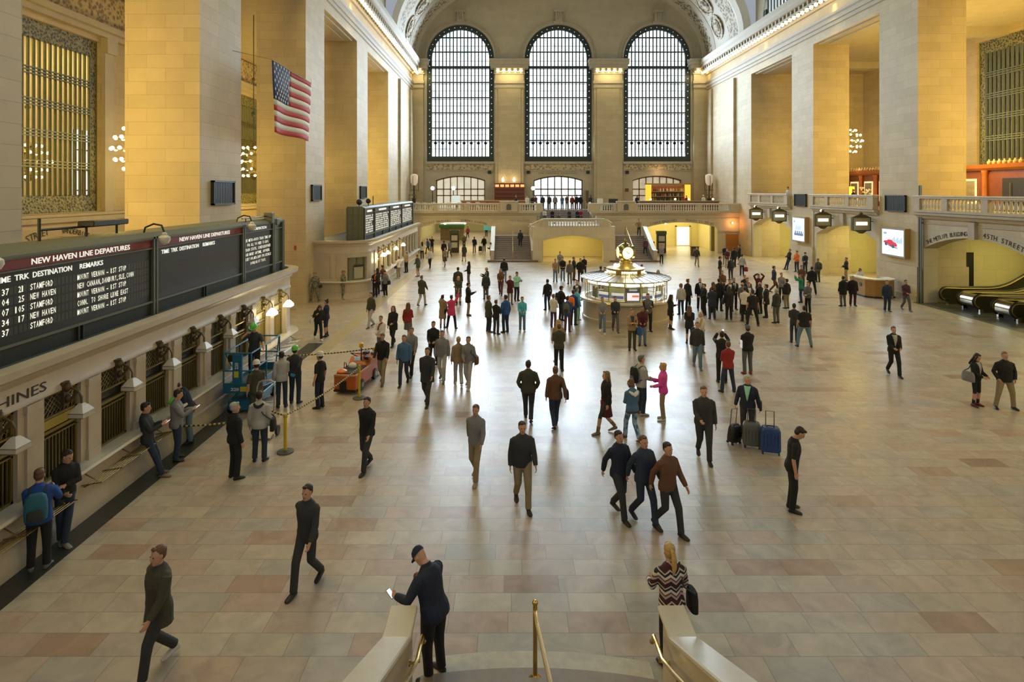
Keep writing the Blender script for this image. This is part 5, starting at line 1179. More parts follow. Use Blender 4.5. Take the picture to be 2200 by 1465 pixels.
# ================================================================== WORK EQUIPMENT BY THE BOOTH
LIFTB = M('lift_blue', (0.012, 0.13, 0.22), 0.4, noise=0.15, nscale=4)
LX = 0.2
lf = thing('scissor_lift', 'blue scissor lift with guard rails parked at the ticket windows', 'lift', (-8.25, 19, 0))
X0, X1, Y0, Y1 = -8.42, -7.60, 17.9, 20.1
MB().box(X0+0.05, X1-0.05, Y0+0.15, Y1-0.1, 0.14, 0.42).build('chassis', LIFTB, lf, bevel=0.02)
for (x, y) in ((X0+0.08, Y0+0.35), (X1-0.08, Y0+0.35), (X0+0.08, Y1-0.3), (X1-0.08, Y1-0.3)): mb = MB(); mb.lathe([(0.05, -0.07), (0.16, -0.06), (0.16, 0.06), (0.05, 0.07)], (x, y, 0.16), 18, ax='x').build('wheel', BLACK, lf, True)
mb = MB()
for x in (X0+0.12, X1-0.12):
    for (a, b) in (((Y0+0.3, 0.42), (Y1-0.3, 0.70)), ((Y1-0.3, 0.42), (Y0+0.3, 0.70))): mb.tube([(x, a[0], a[1]), (x, b[0], b[1])], 0.035, 6)
mb.build('scissor_arm', LIFTB, lf)
MB().box(X0, X1, Y0, Y1, 0.70, 0.78).build('platform', M('lift_deck', (0.06, 0.09, 0.11), 0.6), lf)
mb = MB(); mb.box(X0, X1, Y0-0.02, Y0+0.01, 0.70, 1.0).box(X1-0.015, X1+0.01, Y0, Y1, 0.70, 0.88).box(X0-0.01, X0+0.015, Y0, Y1, 0.70, 0.88).box(X0, X1, Y1-0.01, Y1+0.02, 0.7, 1.0); mb.build('toe_board', LIFTB, lf)
mb = MB()
for (x, y) in ((X0, Y0), (X1, Y0), (X0, Y1), (X1, Y1), (X0, 19.0), (X1, 19.0), (-8.12, Y0), (-7.90, Y0)): mb.tube([(x, y, 0.75), (x, y, 1.88)], 0.024, 7)
for z in (1.88, 1.36):
    mb.tube([(X0, Y0, z), (X1, Y0, z)], 0.024, 7).tube([(X1, Y0, z), (X1, Y1, z)], 0.024, 7).tube([(X0, Y0, z), (X0, Y1, z)], 0.024, 7).tube([(X0, Y1, z), (X1, Y1, z)], 0.024, 7)
mb.tube([(X0, 18.0, 1.88), (X0, 18.4, 1.36)], 0.02, 6).tube([(X1, Y1-0.4, 0.8), (X1, Y1-0.05, 1.85)], 0.02, 6); mb.build('guard_rail', LIFTB, lf, True)
pl = MB().box(-8.14, -7.86, Y0-0.05, Y0+0.02, 0.95, 1.84).build('control_panel', LIFTB, lf)
MB().box(-8.3, -7.95, Y0+0.02, Y0+0.16, 1.62, 1.82).build('control_box', BLACK, lf); MB().box(-8.09, -7.96, Y0-0.055, Y0-0.05, 1.18, 1.36).build('sticker', M('yellow_sticker', (0.6, 0.52, 0.03), 0.4), pl); MB().box(-7.92, -7.64, Y0-0.03, Y0-0.021, 0.76, 0.9).build('sticker', MATS['yellow_sticker'], lf)
text('number', '220', (-8.20, Y0-0.024, 0.78), 0.12, FW, 'S', lf, width=0.24, bold=0.004); text('number', '220', (-7.97, Y0-0.056, 1.42), 0.13, FW, 'S', lf, rot=FACE['S'] @ Matrix.Rotation(pi/2, 3, 'Z'), bold=0.004)
ORG = M('cart_orange', (0.52, 0.12, 0.02), 0.4, noise=0.1, nscale=5)
ct = thing('utility_cart', 'orange electric utility cart with amber beacon and tools on top', 'cart', (-5.2, 20.9, 0))
cm = Matrix.Rotation(-0.14, 3, 'Z'); cc = Vector((-5.22, 20.9, 0))
def cpt(p): return cc+cm @ Vector(p)
def cb(mb, c, s): return mb.cbox(cpt(c), s, cm)
mb = MB(); prof = [(-1.05, 0.14), (-1.05, 0.60), (-1.0, 0.64), (0.1, 0.64), (0.35, 0.84), (0.95, 0.86), (1.05, 0.78), (1.05, 0.14)]
q = MB().prism(prof, -0.38, 0.38, 'x'); mb.add([cpt(p) for p in q.v], q.f); mb.build('body', ORG, ct, bevel=0.03, segs=2)
mb = MB(); cb(mb, (0, -0.45, 0.655), (0.66, 0.98, 0.02)); mb.build('deck', M('cart_deck_black', (0.03, 0.03, 0.03), 0.7), ct)
mb = MB(); cb(mb, (0, -1.06, 0.62), (0.74, 0.03, 0.05)); cb(mb, (0.385, -0.4, 0.62), (0.02, 1.3, 0.05)); mb.build('edge_trim', M('cart_trim', (0.55, 0.30, 0.18), 0.4), ct)
mb = MB(); cb(mb, (-0.05, -1.09, 0.30), (0.2, 0.08, 0.28)); cb(mb, (0, -1.06, 0.12), (0.74, 0.06, 0.06)); mb.build('tow_bumper', BLACK, ct)
for (x, y) in ((-0.33, -0.55), (0.33, -0.55), (-0.33, 0.7), (0.33, 0.7)):
    q = MB().lathe([(0.08, -0.07), (0.19, -0.06), (0.19, 0.06), (0.08, 0.07)], n=18, ax='x'); mb = MB(); mb.add([cpt(Vector(p)+Vector((x*1.06, y, 0.19))) for p in q.v], q.f); w_ = mb.build('wheel', BLACK, ct, True)
    q = MB().lathe([(0.01, -0.075), (0.09, -0.075), (0.09, 0.075), (0.01, 0.075)], n=14, ax='x'); mb = MB(); mb.add([cpt(Vector(p)+Vector((x*1.06, y, 0.19))) for p in q.v], q.f); mb.build('hub', M('hub_grey', (0.3, 0.3, 0.3), 0.4, 0.5), w_, True)
mb = MB().tube([cpt((0.05, 0.25, 0.78)), cpt((0.05, 0.25, 1.22))], 0.022, 6); mb.build('beacon_mast', BLACK, ct); MB().lathe([(0.07, 1.22), (0.08, 1.24), (0.07, 1.36), (0.03, 1.38)], cpt((0.05, 0.25, 0)), 12).build('beacon', M('amber_beacon', (0.75, 0.42, 0.01), 0.25), ct, True)
mb = MB().tube([cpt((-0.28, 0.1, 1.05)), cpt((0.28, 0.1, 1.03)), cpt((0.1, 0.3, 0.85))], 0.016, 5).tube([cpt((-0.28, 0.1, 1.05)), cpt((-0.05, 0.3, 0.85))], 0.016, 5).tube([cpt((-0.32, -0.35, 0.66)), cpt((-0.30, -0.38, 0.86)), cpt((-0.24, -0.38, 0.84)), cpt((-0.22, -0.36, 0.66))], 0.015, 5); mb.build('steering_bar', BLACK, ct, True)
mb = MB(); cb(mb, (-0.05, 0.12, 0.86), (0.2, 0.05, 0.12)); mb.build('display', M('cart_display', (0.35, 0.5, 0.55), 0.3, emit=(0.3, 0.5, 0.6), es=0.3), ct)
for i, (x, y, z, c, sz) in enumerate(((0.2, 0.45, 0.90, (0.5, 0.32, 0.24), (0.10, 0.06, 0.04)), (0.28, 0.2, 0.88, (0.02, 0.02, 0.02), (0.16, 0.2, 0.10)), (0.3, 0.75, 0.91, (0.15, 0.15, 0.14), (0.14, 0.2, 0.08)), (0.05, 0.7, 0.92, (0.03, 0.03, 0.03), (0.2, 0.22, 0.1)))):
    mb = MB(); cb(mb, (x, y, z), sz); o = mb.build('tool_box', M('tool%d' % i, c, 0.5), None, loc=cpt((x, y, z)), bevel=0.015); tag(o, ('small tan block', 'flat black pouch', 'grey tool case', 'wide black tool case')[i]+' lying on the orange cart', 'tool')
o = MB().ball(cpt((-0.05, -0.28, 0.72)), 0.15, 12, 8, 1, 0.85, 0.75).build('hard_hat', M('white_helmet', (0.62, 0.60, 0.55), 0.35), None, True, loc=cpt((-0.05, -0.28, 0.72))); tag(o, 'white hard hat lying on the deck of the orange cart', 'hard hat')
o = MB().lathe([(0.17, 0.0), (0.16, 0.04), (0.06, 0.09), (0.01, 0.1)], cpt((-0.2, -0.8, 0.665)), 16).build('hard_hat', M('orange_helmet', (0.75, 0.20, 0.02), 0.35), None, True, loc=cpt((-0.2, -0.8, 0.665))); tag(o, 'orange hard hat lying at the front edge of the orange cart', 'hard hat')
YELP = M('stanchion_yellow', (0.60, 0.43, 0.012), 0.4)
def stanchion(x, y, h, label):
    t = thing('stanchion', label, 'barrier post', (x, y, 0), group='yellow barrier posts round the cart')
    MB().lathe([(0.21, 0), (0.21, 0.025), (0.08, 0.05), (0.04, 0.055)], (x, y, 0), 24).build('base', M('stanchion_base', (0.09, 0.085, 0.075), 0.6), t, True)
    MB().lathe([(0.042, 0.04), (0.042, h-0.1)], (x, y, 0), 14).build('post', YELP, t, True)
    MB().lathe([(0.05, h-0.1), (0.05, h-0.02), (0.035, h)], (x, y, 0), 14).build('head', M('stanchion_head', (0.40, 0.28, 0.02), 0.5), t, True)
SP = [(-5.71, 15.5), (-4.80, 19.5), (-4.88, 21.95)]
stanchion(*SP[0], 0.98, 'yellow barrier post standing alone behind the man in the pale hoodie'); stanchion(*SP[1], 1.08, 'yellow barrier post directly before the orange cart'); stanchion(*SP[2], 1.0, 'yellow barrier post behind the orange cart')
def chain(P0, P1, sag, label):
    A, B = Vector(P0), Vector(P1); L_ = (B-A).length; n = max(8, int(L_/0.055)); mb = MB()
    for k in range(n):
        t0, t1 = k/n, (k+1)/n; mb.m(k//1 % 2)
        a = A.lerp(B, t0)-Vector((0, 0, sag*4*t0*(1-t0))); b = A.lerp(B, t1)-Vector((0, 0, sag*4*t1*(1-t1))); mb.tube([a, b], 0.022, 6)
    o = mb.build('barrier_rope', [BLACK, M('rope_yellow', (0.55, 0.42, 0.08), 0.6)], None, loc=(A+B)/2); tag(o, label, 'rope', 'striped ropes between the barrier posts')
chain((-7.75, 20.3, 1.15), (SP[2][0], SP[2][1], 0.98), 0.06, 'yellow and black striped rope running behind the worker with blue gloves'); chain((SP[1][0], SP[1][1], 1.0), (SP[0][0], SP[0][1], 0.94), 0.10, 'yellow and black striped rope slanting from the cart post to the lone post'); chain((SP[0][0], SP[0][1], 0.94), (-6.35, 15.9, 0.98), 0.03, 'short yellow and black striped rope from the lone post to the hand truck'); chain((-8.5, 15.6, 0.62), (-7.2, 15.9, 0.62), 0.02, 'yellow and black striped rope across the dark strip near the lift')
ht = thing('hand_truck', 'steel hand truck beside the man in the pale hoodie', 'hand truck', (-6.65, 16.5, 0)); STL = M('hand_truck_steel', (0.42, 0.41, 0.38), 0.35, 0.8)
MB().tube([(-6.9, 16.5, 0.12), (-6.9, 16.62, 1.3), (-6.86, 16.66, 1.42), (-6.76, 16.68, 1.46), (-6.55, 16.68, 1.46), (-6.45, 16.66, 1.42), (-6.41, 16.62, 1.3), (-6.41, 16.5, 0.12)], 0.02, 7).tube([(-6.9, 16.55, 0.5), (-6.41, 16.55, 0.5)], 0.016, 6).tube([(-6.9, 16.58, 0.9), (-6.41, 16.58, 0.9)], 0.016, 6).build('frame', STL, ht, True)
MB().box(-6.92, -6.39, 16.22, 16.5, 0.03, 0.06).build('toe_plate', STL, ht)
for x in (-6.98, -6.33): MB().lathe([(0.04, -0.03), (0.13, -0.03), (0.13, 0.03), (0.04, 0.03)], (x, 16.6, 0.13), 16, ax='x').build('wheel', BLACK, ht, True)

# ================================================================== LUGGAGE
def suitcase(x, y, rz, w, d, h, color, label, handle=0.42, rough=0.3, tilt=0.0):
    t = thing('suitcase', label, 'suitcase', (x, y, 0), rz, group='suitcases around the traveller in navy')
    if tilt: t.rotation_euler = (tilt, 0, rz)
    m = M('case_'+label[:14].replace(' ', '_'), color, rough)
    mb = MB(); pts = []
    R = []
    for z, k in ((0.07, 0.90), (0.10, 0.98), (0.2, 1.0), (h-0.15, 0.97), (h-0.05, 0.90), (h, 0.75)):
        ring_ = []
        for i in range(24):
            a = 2*pi*i/24; ca, sa = cos(a), sin(a); e = 0.45
            ring_.append((w/2*k*(abs(ca)**e)*(1 if ca > 0 else -1), d/2*k*(abs(sa)**e)*(1 if sa > 0 else -1), z))
        R.append(ring_)
    mb.rings(R).build('shell', m, t, True, world=False)
    mb = MB()
    for i in range(5): x_ = -w*0.34+w*0.17*i; mb.box(x_-0.008, x_+0.008, -d/2*0.985-0.006, -d/2*0.9, 0.2, h-0.16)
    mb.box(-w*0.49, w*0.49, -0.012, 0.012, h*0.02+0.09, h-0.1); mb.build('rib', M('case_rib_'+label[:10].replace(' ', '_'), tuple(c*0.55 for c in color), 0.5), t, world=False)
    mb = MB()
    for sx in (-1, 1):
        for sy in (-1, 1): mb.lathe([(0.012, -0.02), (0.035, -0.018), (0.035, 0.018), (0.012, 0.02)], (sx*w*0.38, sy*d*0.33, 0.036), 10, ax='x')
    ws = []
    for sx in (-1, 1):
        for sy in (-1, 1): MB().lathe([(0.012, -0.02), (0.035, -0.018), (0.035, 0.018), (0.012, 0.02)], (sx*w*0.38, sy*d*0.33, 0.036), 10, ax='x').box(sx*w*0.38-0.01, sx*w*0.38+0.01, sy*d*0.33-0.02, sy*d*0.33+0.02, 0.04, 0.1).build('wheel', BLACK, t, world=False)
    MB().tube([(-0.1, d*0.36, h-0.03), (-0.1, d*0.36, h+handle), (0.1, d*0.36, h+handle), (0.1, d*0.36, h-0.03)], 0.012, 6).build('handle', M('case_handle', (0.12, 0.12, 0.12), 0.4, 0.6), t, world=False)
    MB().tube([(-0.09, -0.02, h-0.01), (-0.08, -0.02, h+0.03), (0.08, -0.02, h+0.03), (0.09, -0.02, h-0.01)], 0.013, 6).build('grip', BLACK, t, True, world=False)
    return t
suitcase(6.68, 15.42, -0.30, 0.50, 0.30, 0.68, (0.015, 0.055, 0.20), 'glossy blue suitcase in front of the traveller in navy', 0.36, 0.22)
suitcase(6.36, 15.80, -0.30, 0.46, 0.28, 0.66, (0.12, 0.13, 0.12), 'grey suitcase with dark straps behind the blue one', 0.30)
suitcase(5.98, 16.05, 0.45, 0.36, 0.24, 0.50, (0.012, 0.012, 0.013), 'small black trolley bag pulled by the traveller in navy', 0.42, 0.5, 0.12)

# ================================================================== KIOSKS, BINS, SHOPFRONTS IN THE PASSAGES
def kiosk(x, y, w, h, label):
    t = thing('information_kiosk', label, 'kiosk', (x, y, 0), group='dark poster columns of the passages'); KB = M('kiosk_brown', (0.045, 0.03, 0.022), 0.45)
    MB().box(x-w/2, x+w/2, y-0.25, y+0.25, 0, h).build('column', KB, t, bevel=0.02)
    MB().box(x-w/2-0.04, x+w/2+0.04, y-0.3, y+0.3, h-0.35, h).build('header', M('kiosk_green', (0.05, 0.085, 0.05), 0.5), t)
    for z in (h*0.22, h*0.54): MB().box(x-w*0.34, x+w*0.34, y-0.27, y-0.25, z, z+h*0.24).build('poster', M('kiosk_poster', (0.50, 0.46, 0.38), 0.6, noise=0.3, nscale=6), t)
kiosk(16.4, 64.9, 0.95, 2.35, 'brown poster column in the passage beyond the clock'); kiosk(-5.8, 65.4, 0.95, 2.4, 'brown poster column in the passage beside the far booth')
t = thing('litter_bin', 'short brown bin with posters in the passage beyond the clock', 'bin', (19.1, 62.0, 0)); MB().box(18.75, 19.45, 61.7, 62.3, 0, 0.92).build('body', MATS['kiosk_brown'], t, bevel=0.03); MB().box(18.82, 19.38, 61.68, 61.7, 0.12, 0.75).build('poster', M('bin_poster', (0.32, 0.15, 0.10), 0.6, noise=0.5, nscale=8), t); MB().box(18.72, 19.48, 61.67, 62.33, 0.92, 0.98).build('lid', BLACK, t)
S(MB().box(20.35, 21.85, 73.15, 73.2, 0.1, 2.3), 'door_20', M('bright_doorway', (0.9, 0.9, 0.85), 0.4, emit=(1.0, 0.97, 0.85), es=1.6), 'bright doorway at the end of the passage'); S(MB().box(20.2, 20.35, 73.0, 73.2, 0, 2.45).box(21.85, 22.0, 73.0, 73.2, 0, 2.45).box(20.2, 22, 73.0, 73.2, 2.3, 2.5), 'trim_door_20', M('pale_door_frame', (0.6, 0.52, 0.25), 0.5), 'frame of the bright doorway')
tag(MB().box(22.4, 22.9, 66.8, 67.3, 0, 4.1).build('passage_column', M('olive_column', (0.20, 0.19, 0.08), 0.5), None, loc=(22.65, 67, 0)), 'olive column inside the passage beyond the clock', 'column')
t = thing('shopfront', 'bright shopfront with green awning at the end of the passage by the far booth', 'shopfront', (-5, 82, 0)); BRI = M('shop_light', (1, 1, 1), 0.4, emit=(1.0, 0.97, 0.88), es=1.5)
MB().box(-9.2, -6.0, 82.0, 82.2, 2.2, 3.3).box(-4.6, -1.6, 84.0, 84.2, 2.1, 3.3).build('lit_sign', BRI, t); MB().box(-9.3, -5.9, 81.2, 82.2, 1.7, 2.1).build('awning', M('shop_green', (0.05, 0.20, 0.06), 0.5), t); MB().box(-9.2, -6.0, 82.0, 82.2, 0.0, 1.7).build('counter', M('shop_counter', (0.30, 0.24, 0.16), 0.5, noise=0.5, nscale=4), t); MB().box(-3.4, -1.6, 83.8, 84.0, 1.2, 2.0).build('banner', M('shop_teal', (0.10, 0.42, 0.42), 0.5, emit=(0.1, 0.5, 0.5), es=0.3), t)
tag(MB().box(-10.6, -9.6, 75.0, 75.1, 2.35, 3.2).build('hanging_sign', M('orange_sign', (0.60, 0.26, 0.01), 0.5, emit=(1.0, 0.45, 0.02), es=0.3), None, loc=(-10.1, 75, 2.8)), 'square orange sign hanging in the passage by the far booth', 'sign')
for (x, y, n_) in ((-6.9, 66.0, 'beside the shopfront'), (-4.8, 67.0, 'over the middle of the passage'), (-3.2, 70.0, 'close to the stair side')):
    tag(MB().ball((x, y, 3.1), 0.14, 8, 6).tube([(x, y, 3.2), (x, y, 4.1)], 0.02, 5).build('pendant_lamp', BULBW, None, True, loc=(x, y, 3.1)), 'bright pendant lamp '+n_+' in the passage by the far booth', 'lamp')
tag(MB().ball((17.4, 67.0, 3.05), 0.12, 8, 6).tube([(17.4, 67, 3.1), (17.4, 67, 4.1)], 0.02, 5).build('pendant_lamp', BULBW, None, True, loc=(17.4, 67, 3.05)), 'bright pendant lamp in the passage beyond the clock', 'lamp')
t = thing('hanging_monitor', 'dark monitor hanging in the yellow archway under the stair', 'monitor', (5.4, 64, 2.0)); MB().box(4.6, 6.2, 63.9, 64.0, 1.3, 2.0).build('housing', BLACK, t); MB().box(5.3, 6.15, 63.88, 63.9, 1.4, 1.9).build('screen', M('monitor_olive', (0.14, 0.13, 0.06), 0.4), t); MB().tube([(5.0, 63.95, 2.0), (5.0, 63.95, 2.75)], 0.02, 5).tube([(5.8, 63.95, 2.0), (5.8, 63.95, 2.75)], 0.02, 5).build('rod', BLACK, t)

# ================================================================== BALCONY RESTAURANTS
RW_ = M('mahogany', (0.16, 0.045, 0.015), 0.3, noise=0.25, nscale=3); RWL = M('mahogany_lit', (0.34, 0.11, 0.03), 0.35, noise=0.2, nscale=3)  # the second is the same wood with lamplight put into its base colour
sc = thing('wooden_screen_wall', 'long mahogany restaurant screen on the balcony', 'screen wall', (32.4, 40, 5.32))
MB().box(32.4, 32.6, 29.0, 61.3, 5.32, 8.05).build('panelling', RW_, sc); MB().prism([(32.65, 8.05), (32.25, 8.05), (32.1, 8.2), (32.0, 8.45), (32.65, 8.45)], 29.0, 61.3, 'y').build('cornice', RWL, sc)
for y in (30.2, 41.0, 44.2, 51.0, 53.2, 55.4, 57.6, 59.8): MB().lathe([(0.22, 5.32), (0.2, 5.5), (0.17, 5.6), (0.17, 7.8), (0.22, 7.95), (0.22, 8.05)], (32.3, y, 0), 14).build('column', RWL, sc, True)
MB().box(32.33, 32.4, 36.2, 39.6, 5.32, 7.5).build('doorway', BLACK, sc); MB().tube([(32.25, 38.9, 5.5), (32.25, 38.9, 7.2)], 0.025, 6).build('door_pull', CHR, sc)
for (a, b) in ((29.4, 31.0), (31.3, 33.2), (33.5, 35.6)): MB().box(32.34, 32.4, a, b, 5.4, 6.7).build('tan_panel', M('tan_leather', (0.36, 0.24, 0.09), 0.5), sc)
for i, y in enumerate((42.4, 52.1, 54.3, 56.5)):
    lb = ('framed picture in a lit frame beside the black doorway of the balcony', 'framed picture in a lit frame at the edge of the pier on the balcony', 'framed picture in a lit frame behind the seated diners of the balcony', 'framed picture in a lit frame beside the amber lamp of the balcony')[i]
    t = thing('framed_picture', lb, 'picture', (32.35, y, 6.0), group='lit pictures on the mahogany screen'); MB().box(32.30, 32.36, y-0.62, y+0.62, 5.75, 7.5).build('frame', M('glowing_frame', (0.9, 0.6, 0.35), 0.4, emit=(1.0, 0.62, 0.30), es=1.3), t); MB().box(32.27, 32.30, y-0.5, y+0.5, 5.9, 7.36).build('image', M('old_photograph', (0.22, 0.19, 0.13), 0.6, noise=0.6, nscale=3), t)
mb0 = None
bl = [(32.3, 29.3+0.42*k) for k in range(28)]+[(32.3, 50.2+0.42*k) for k in range(24)]
for i, (x, y) in enumerate(bl):
    if mb0 is None: mb0 = MB().lathe([(0.09, 0), (0.13, 0.06), (0.13, 0.16), (0.05, 0.24), (0.05, 0.32), (0.07, 0.34)], n=10).build('glass_jar', M('jar_glass', (0.60, 0.42, 0.24), 0.2), None, True); o = mb0
    else: o = mb0.copy(); COL.objects.link(o)
    o.location = (x, y, 8.45); tag(o, 'amber glass jar on top of the mahogany screen %s' % ('near the black doorway' if i < 28 else 'above the lit pictures'), 'jar', 'jars on the mahogany screen, '+('doorway end' if i < 28 else 'picture end'))
t = thing('urn', 'large white urn standing on the mahogany screen', 'urn', (32.3, 34.4, 8.45)); MB().lathe([(0.2, 0), (0.14, 0.1), (0.42, 0.55), (0.46, 0.95), (0.28, 1.35), (0.12, 1.5)], (32.3, 34.4, 8.46), 18).build('body', M('white_porcelain', (0.62, 0.56, 0.46), 0.3), t, True)
t = thing('exit_sign', 'pale sign with red lettering on the balcony restaurant wall', 'sign', (32.2, 33.6, 7.0)); MB().box(32.2, 32.3, 33.2, 34.1, 6.85, 7.25).build('box', M('exit_box', (0.6, 0.45, 0.3), 0.4, emit=(1, 0.75, 0.55), es=0.35), t); text('lettering', 'EXIT', (32.19, 33.95, 6.95), 0.26, M('exit_red', (0.6, 0.1, 0.05), 0.4, emit=(1, 0.25, 0.15), es=0.6), 'W', t, width=0.62)
for z in (6.7, 7.3): MB().box(32.22, 32.3, 34.25, 34.3, 6.9, 7.2)
MB().ball((32.15, 34.25, 7.05), 0.1).ball((32.15, 33.05, 7.05), 0.1).build('emergency_lamp', WHITEP, t, True)
t = thing('table_lamp', 'tall glowing amber cylinder lamp on the balcony', 'lamp', (30.8, 54.5, 5.32)); MB().lathe([(0.34, 5.9), (0.36, 6.0), (0.36, 7.0), (0.34, 7.05), (0.02, 7.06)], (30.8, 54.5, 0), 18).build('shade', M('amber_shade', (0.9, 0.5, 0.05), 0.4, emit=(1.0, 0.50, 0.04), es=1.6), t, True); MB().lathe([(0.1, 5.32), (0.06, 5.9)], (30.8, 54.5, 0), 10).build('stem', BRASS, t)
point('amber_lamp_light', (30.3, 54.0, 6.6), 40, (1.0, 0.55, 0.15), 0.3); area('screen_glow', (31.2, 55.5, 8.0), (32.4, 55.5, 6.4), 0.4, 8, 26, (1.0, 0.6, 0.25)); area('screen_glow', (31.2, 41.5, 8.0), (32.4, 41.5, 6.4), 0.4, 6, 22, (1.0, 0.6, 0.25))
t = thing('flower_vase', 'vase of white flowers on the balcony by the pier', 'vase', (27.9, 47.2, 5.32)); MB().lathe([(0.15, 5.9), (0.1, 6.0), (0.16, 6.25), (0.08, 6.35)], (27.9, 47.2, 0), 12).build('vase', M('dark_vase', (0.04, 0.06, 0.03), 0.3), t, True); mb = MB()
for k in range(16): mb.ball((27.9+random.uniform(-.3, .3), 47.2+random.uniform(-.4, .4), 6.6+random.uniform(-.2, .3)), 0.09, 6, 4)
mb.build('bloom', M('white_petal', (0.75, 0.70, 0.58), 0.6), t, True); MB().box(27.5, 28.3, 46.8, 47.6, 5.8, 5.9).lathe([(0.06, 5.32), (0.05, 5.8)], (27.9, 47.2, 0), 8).build('stand', RW_, t)
# bar on the west balcony, beyond the clock
bar = thing('bar_shelf', 'back bar of bottles between two glowing amber columns', 'bar shelf', (19.2, 73.5, 4.44))
MB().box(17.2, 21.6, 73.6, 73.8, 4.44, 7.4).build('back_panel', RW_, bar)
for x in (17.0, 21.75): MB().box(x-0.3, x+0.3, 73.2, 73.7, 4.44, 7.4).build('amber_column', M('amber_panel', (0.9, 0.5, 0.05), 0.4, emit=(1.0, 0.50, 0.05), es=1.3, noise=0.0), bar)
MB().box(16.6, 22.2, 73.1, 73.8, 7.4, 7.55).build('canopy', M('bar_gold', (0.45, 0.30, 0.08), 0.4, 0.4), bar)
for z in (5.45, 6.0, 6.6): MB().box(17.3, 21.45, 73.25, 73.6, z-0.04, z).build('shelf', M('shelf_edge', (0.55, 0.42, 0.25), 0.4), bar)
BC = [M('bottle_%d' % i, c, 0.15) for i, c in enumerate(((0.25, 0.12, 0.03), (0.06, 0.12, 0.05), (0.45, 0.42, 0.36), (0.12, 0.03, 0.02), (0.3, 0.28, 0.1)))]
bt = {}
for zi, z in enumerate((5.45, 6.0, 6.6)):
    for k in range(20):
        c = random.randrange(5); x = 17.45+0.20*k+random.uniform(-.03, .03)
        if c not in bt: bt[c] = MB().lathe([(0.055, 0), (0.06, 0.02), (0.06, 0.2), (0.022, 0.27), (0.022, 0.36)], n=8).build('bottle', BC[c], None, True); o = bt[c]
        else: o = bt[c].copy(); COL.objects.link(o)
        o.location = (x, 73.42, z); o.scale = (1.2, 1.2, 1.0+0.2*random.random()); tag(o, ('%s bottle standing on the %s shelf of the back bar' % (('brown', 'green', 'clear', 'dark red', 'olive')[c], ('lowest', 'middle', 'top')[zi])), 'bottle', 'bottles of the back bar, %s, %s shelf' % (('brown', 'green', 'clear', 'dark red', 'olive')[c], ('lowest', 'middle', 'top')[zi]))
area('bar_light', (19.3, 73.0, 7.35), (19.3, 73.5, 5.5), 4, 0.2, 35, (1.0, 0.65, 0.25)); point('bar_glow', (18.6, 74.4, 8.9), 45, (1.0, 0.62, 0.3), 0.3)
t = thing('bar_counter', 'stone topped bar counter on the west balcony beyond the clock', 'bar counter', (19.5, 68, 4.44)); MB().box(14.6, 23.4, 67.2, 67.9, 4.44, 5.45).build('front', RW_, t); MB().box(14.5, 23.5, 67.1, 68.0, 5.45, 5.55).build('top', M('bar_top', (0.30, 0.24, 0.13), 0.3), t)
for i, x in enumerate((15.85, 18.6, 20.1, 22.8)):
    t = thing('candle_lamp', 'small glowing lamp on the stone bar counter, '+('beside the amber panels', 'in front of the bottles', 'at the end of the shelves', 'by the torch lamp corner')[i], 'lamp', (x, 67.4, 5.55), group='small lamps on the bar counter'); MB().ball((x, 67.4, 5.72), 0.12, 8, 6).build('globe', M('candle_globe', (1, 0.8, 0.4), 0.4, emit=(1.0, 0.72, 0.28), es=6.0), t, True); MB().lathe([(0.06, 5.55), (0.05, 5.62)], (x, 67.4, 0), 8).build('foot', BRASS, t)
tag(MB().box(10.95, 11.95, 66.0, 66.12, 5.0, 5.78).box(11.4, 11.5, 66.0, 66.3, 4.9, 5.1).build('monitor', BLACK, None, loc=(11.45, 66.05, 5.0), bevel=0.01), 'black monitor on the host stand of the west balcony', 'monitor'); t = thing('host_stand', 'dark host stand carrying the black monitor on the west balcony', 'stand', (11.4, 66.2, 4.44)); MB().box(10.2, 12.6, 65.9, 66.6, 4.44, 4.95).build('cabinet', BLACK, t)
tag(MB().box(8.95+0.75, 10.25, 65.5, 65.9, 4.44, 5.82).build('white_cabinet', M('white_cabinet', (0.7, 0.66, 0.62), 0.5), None, loc=(9.9, 65.7, 4.44)), 'plain white cabinet at the stair head of the west balcony', 'cabinet')
# cafe side
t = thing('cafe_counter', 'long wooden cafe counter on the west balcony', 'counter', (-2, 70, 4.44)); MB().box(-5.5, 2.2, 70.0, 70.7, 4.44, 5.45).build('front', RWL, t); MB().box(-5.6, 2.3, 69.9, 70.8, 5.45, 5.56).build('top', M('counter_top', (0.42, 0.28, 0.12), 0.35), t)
for x in (-4, -2.4, -0.8, 0.8): MB().box(x-0.06, x+0.06, 69.86, 69.9, 4.5, 5.4).build('batten', RW_, t)
t = thing('cafe_shelf', 'lit wooden cafe shelf on the pilaster of the west balcony', 'shelf', (0.2, 74.4, 5.6)); MB().box(-1.7, 2.0, 74.5, 74.9, 5.5, 7.6).build('back_panel', RW_, t)
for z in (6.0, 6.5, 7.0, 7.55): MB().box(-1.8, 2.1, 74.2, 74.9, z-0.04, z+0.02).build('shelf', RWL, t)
for k in range(6): MB().box(-1.6+0.62*k, -1.15+0.62*k, 74.3, 74.5, 7.12, 7.42).build('lit_niche', M('niche_glow', (1, 0.5, 0.2), 0.4, emit=(1.0, 0.48, 0.16), es=1.2), t)
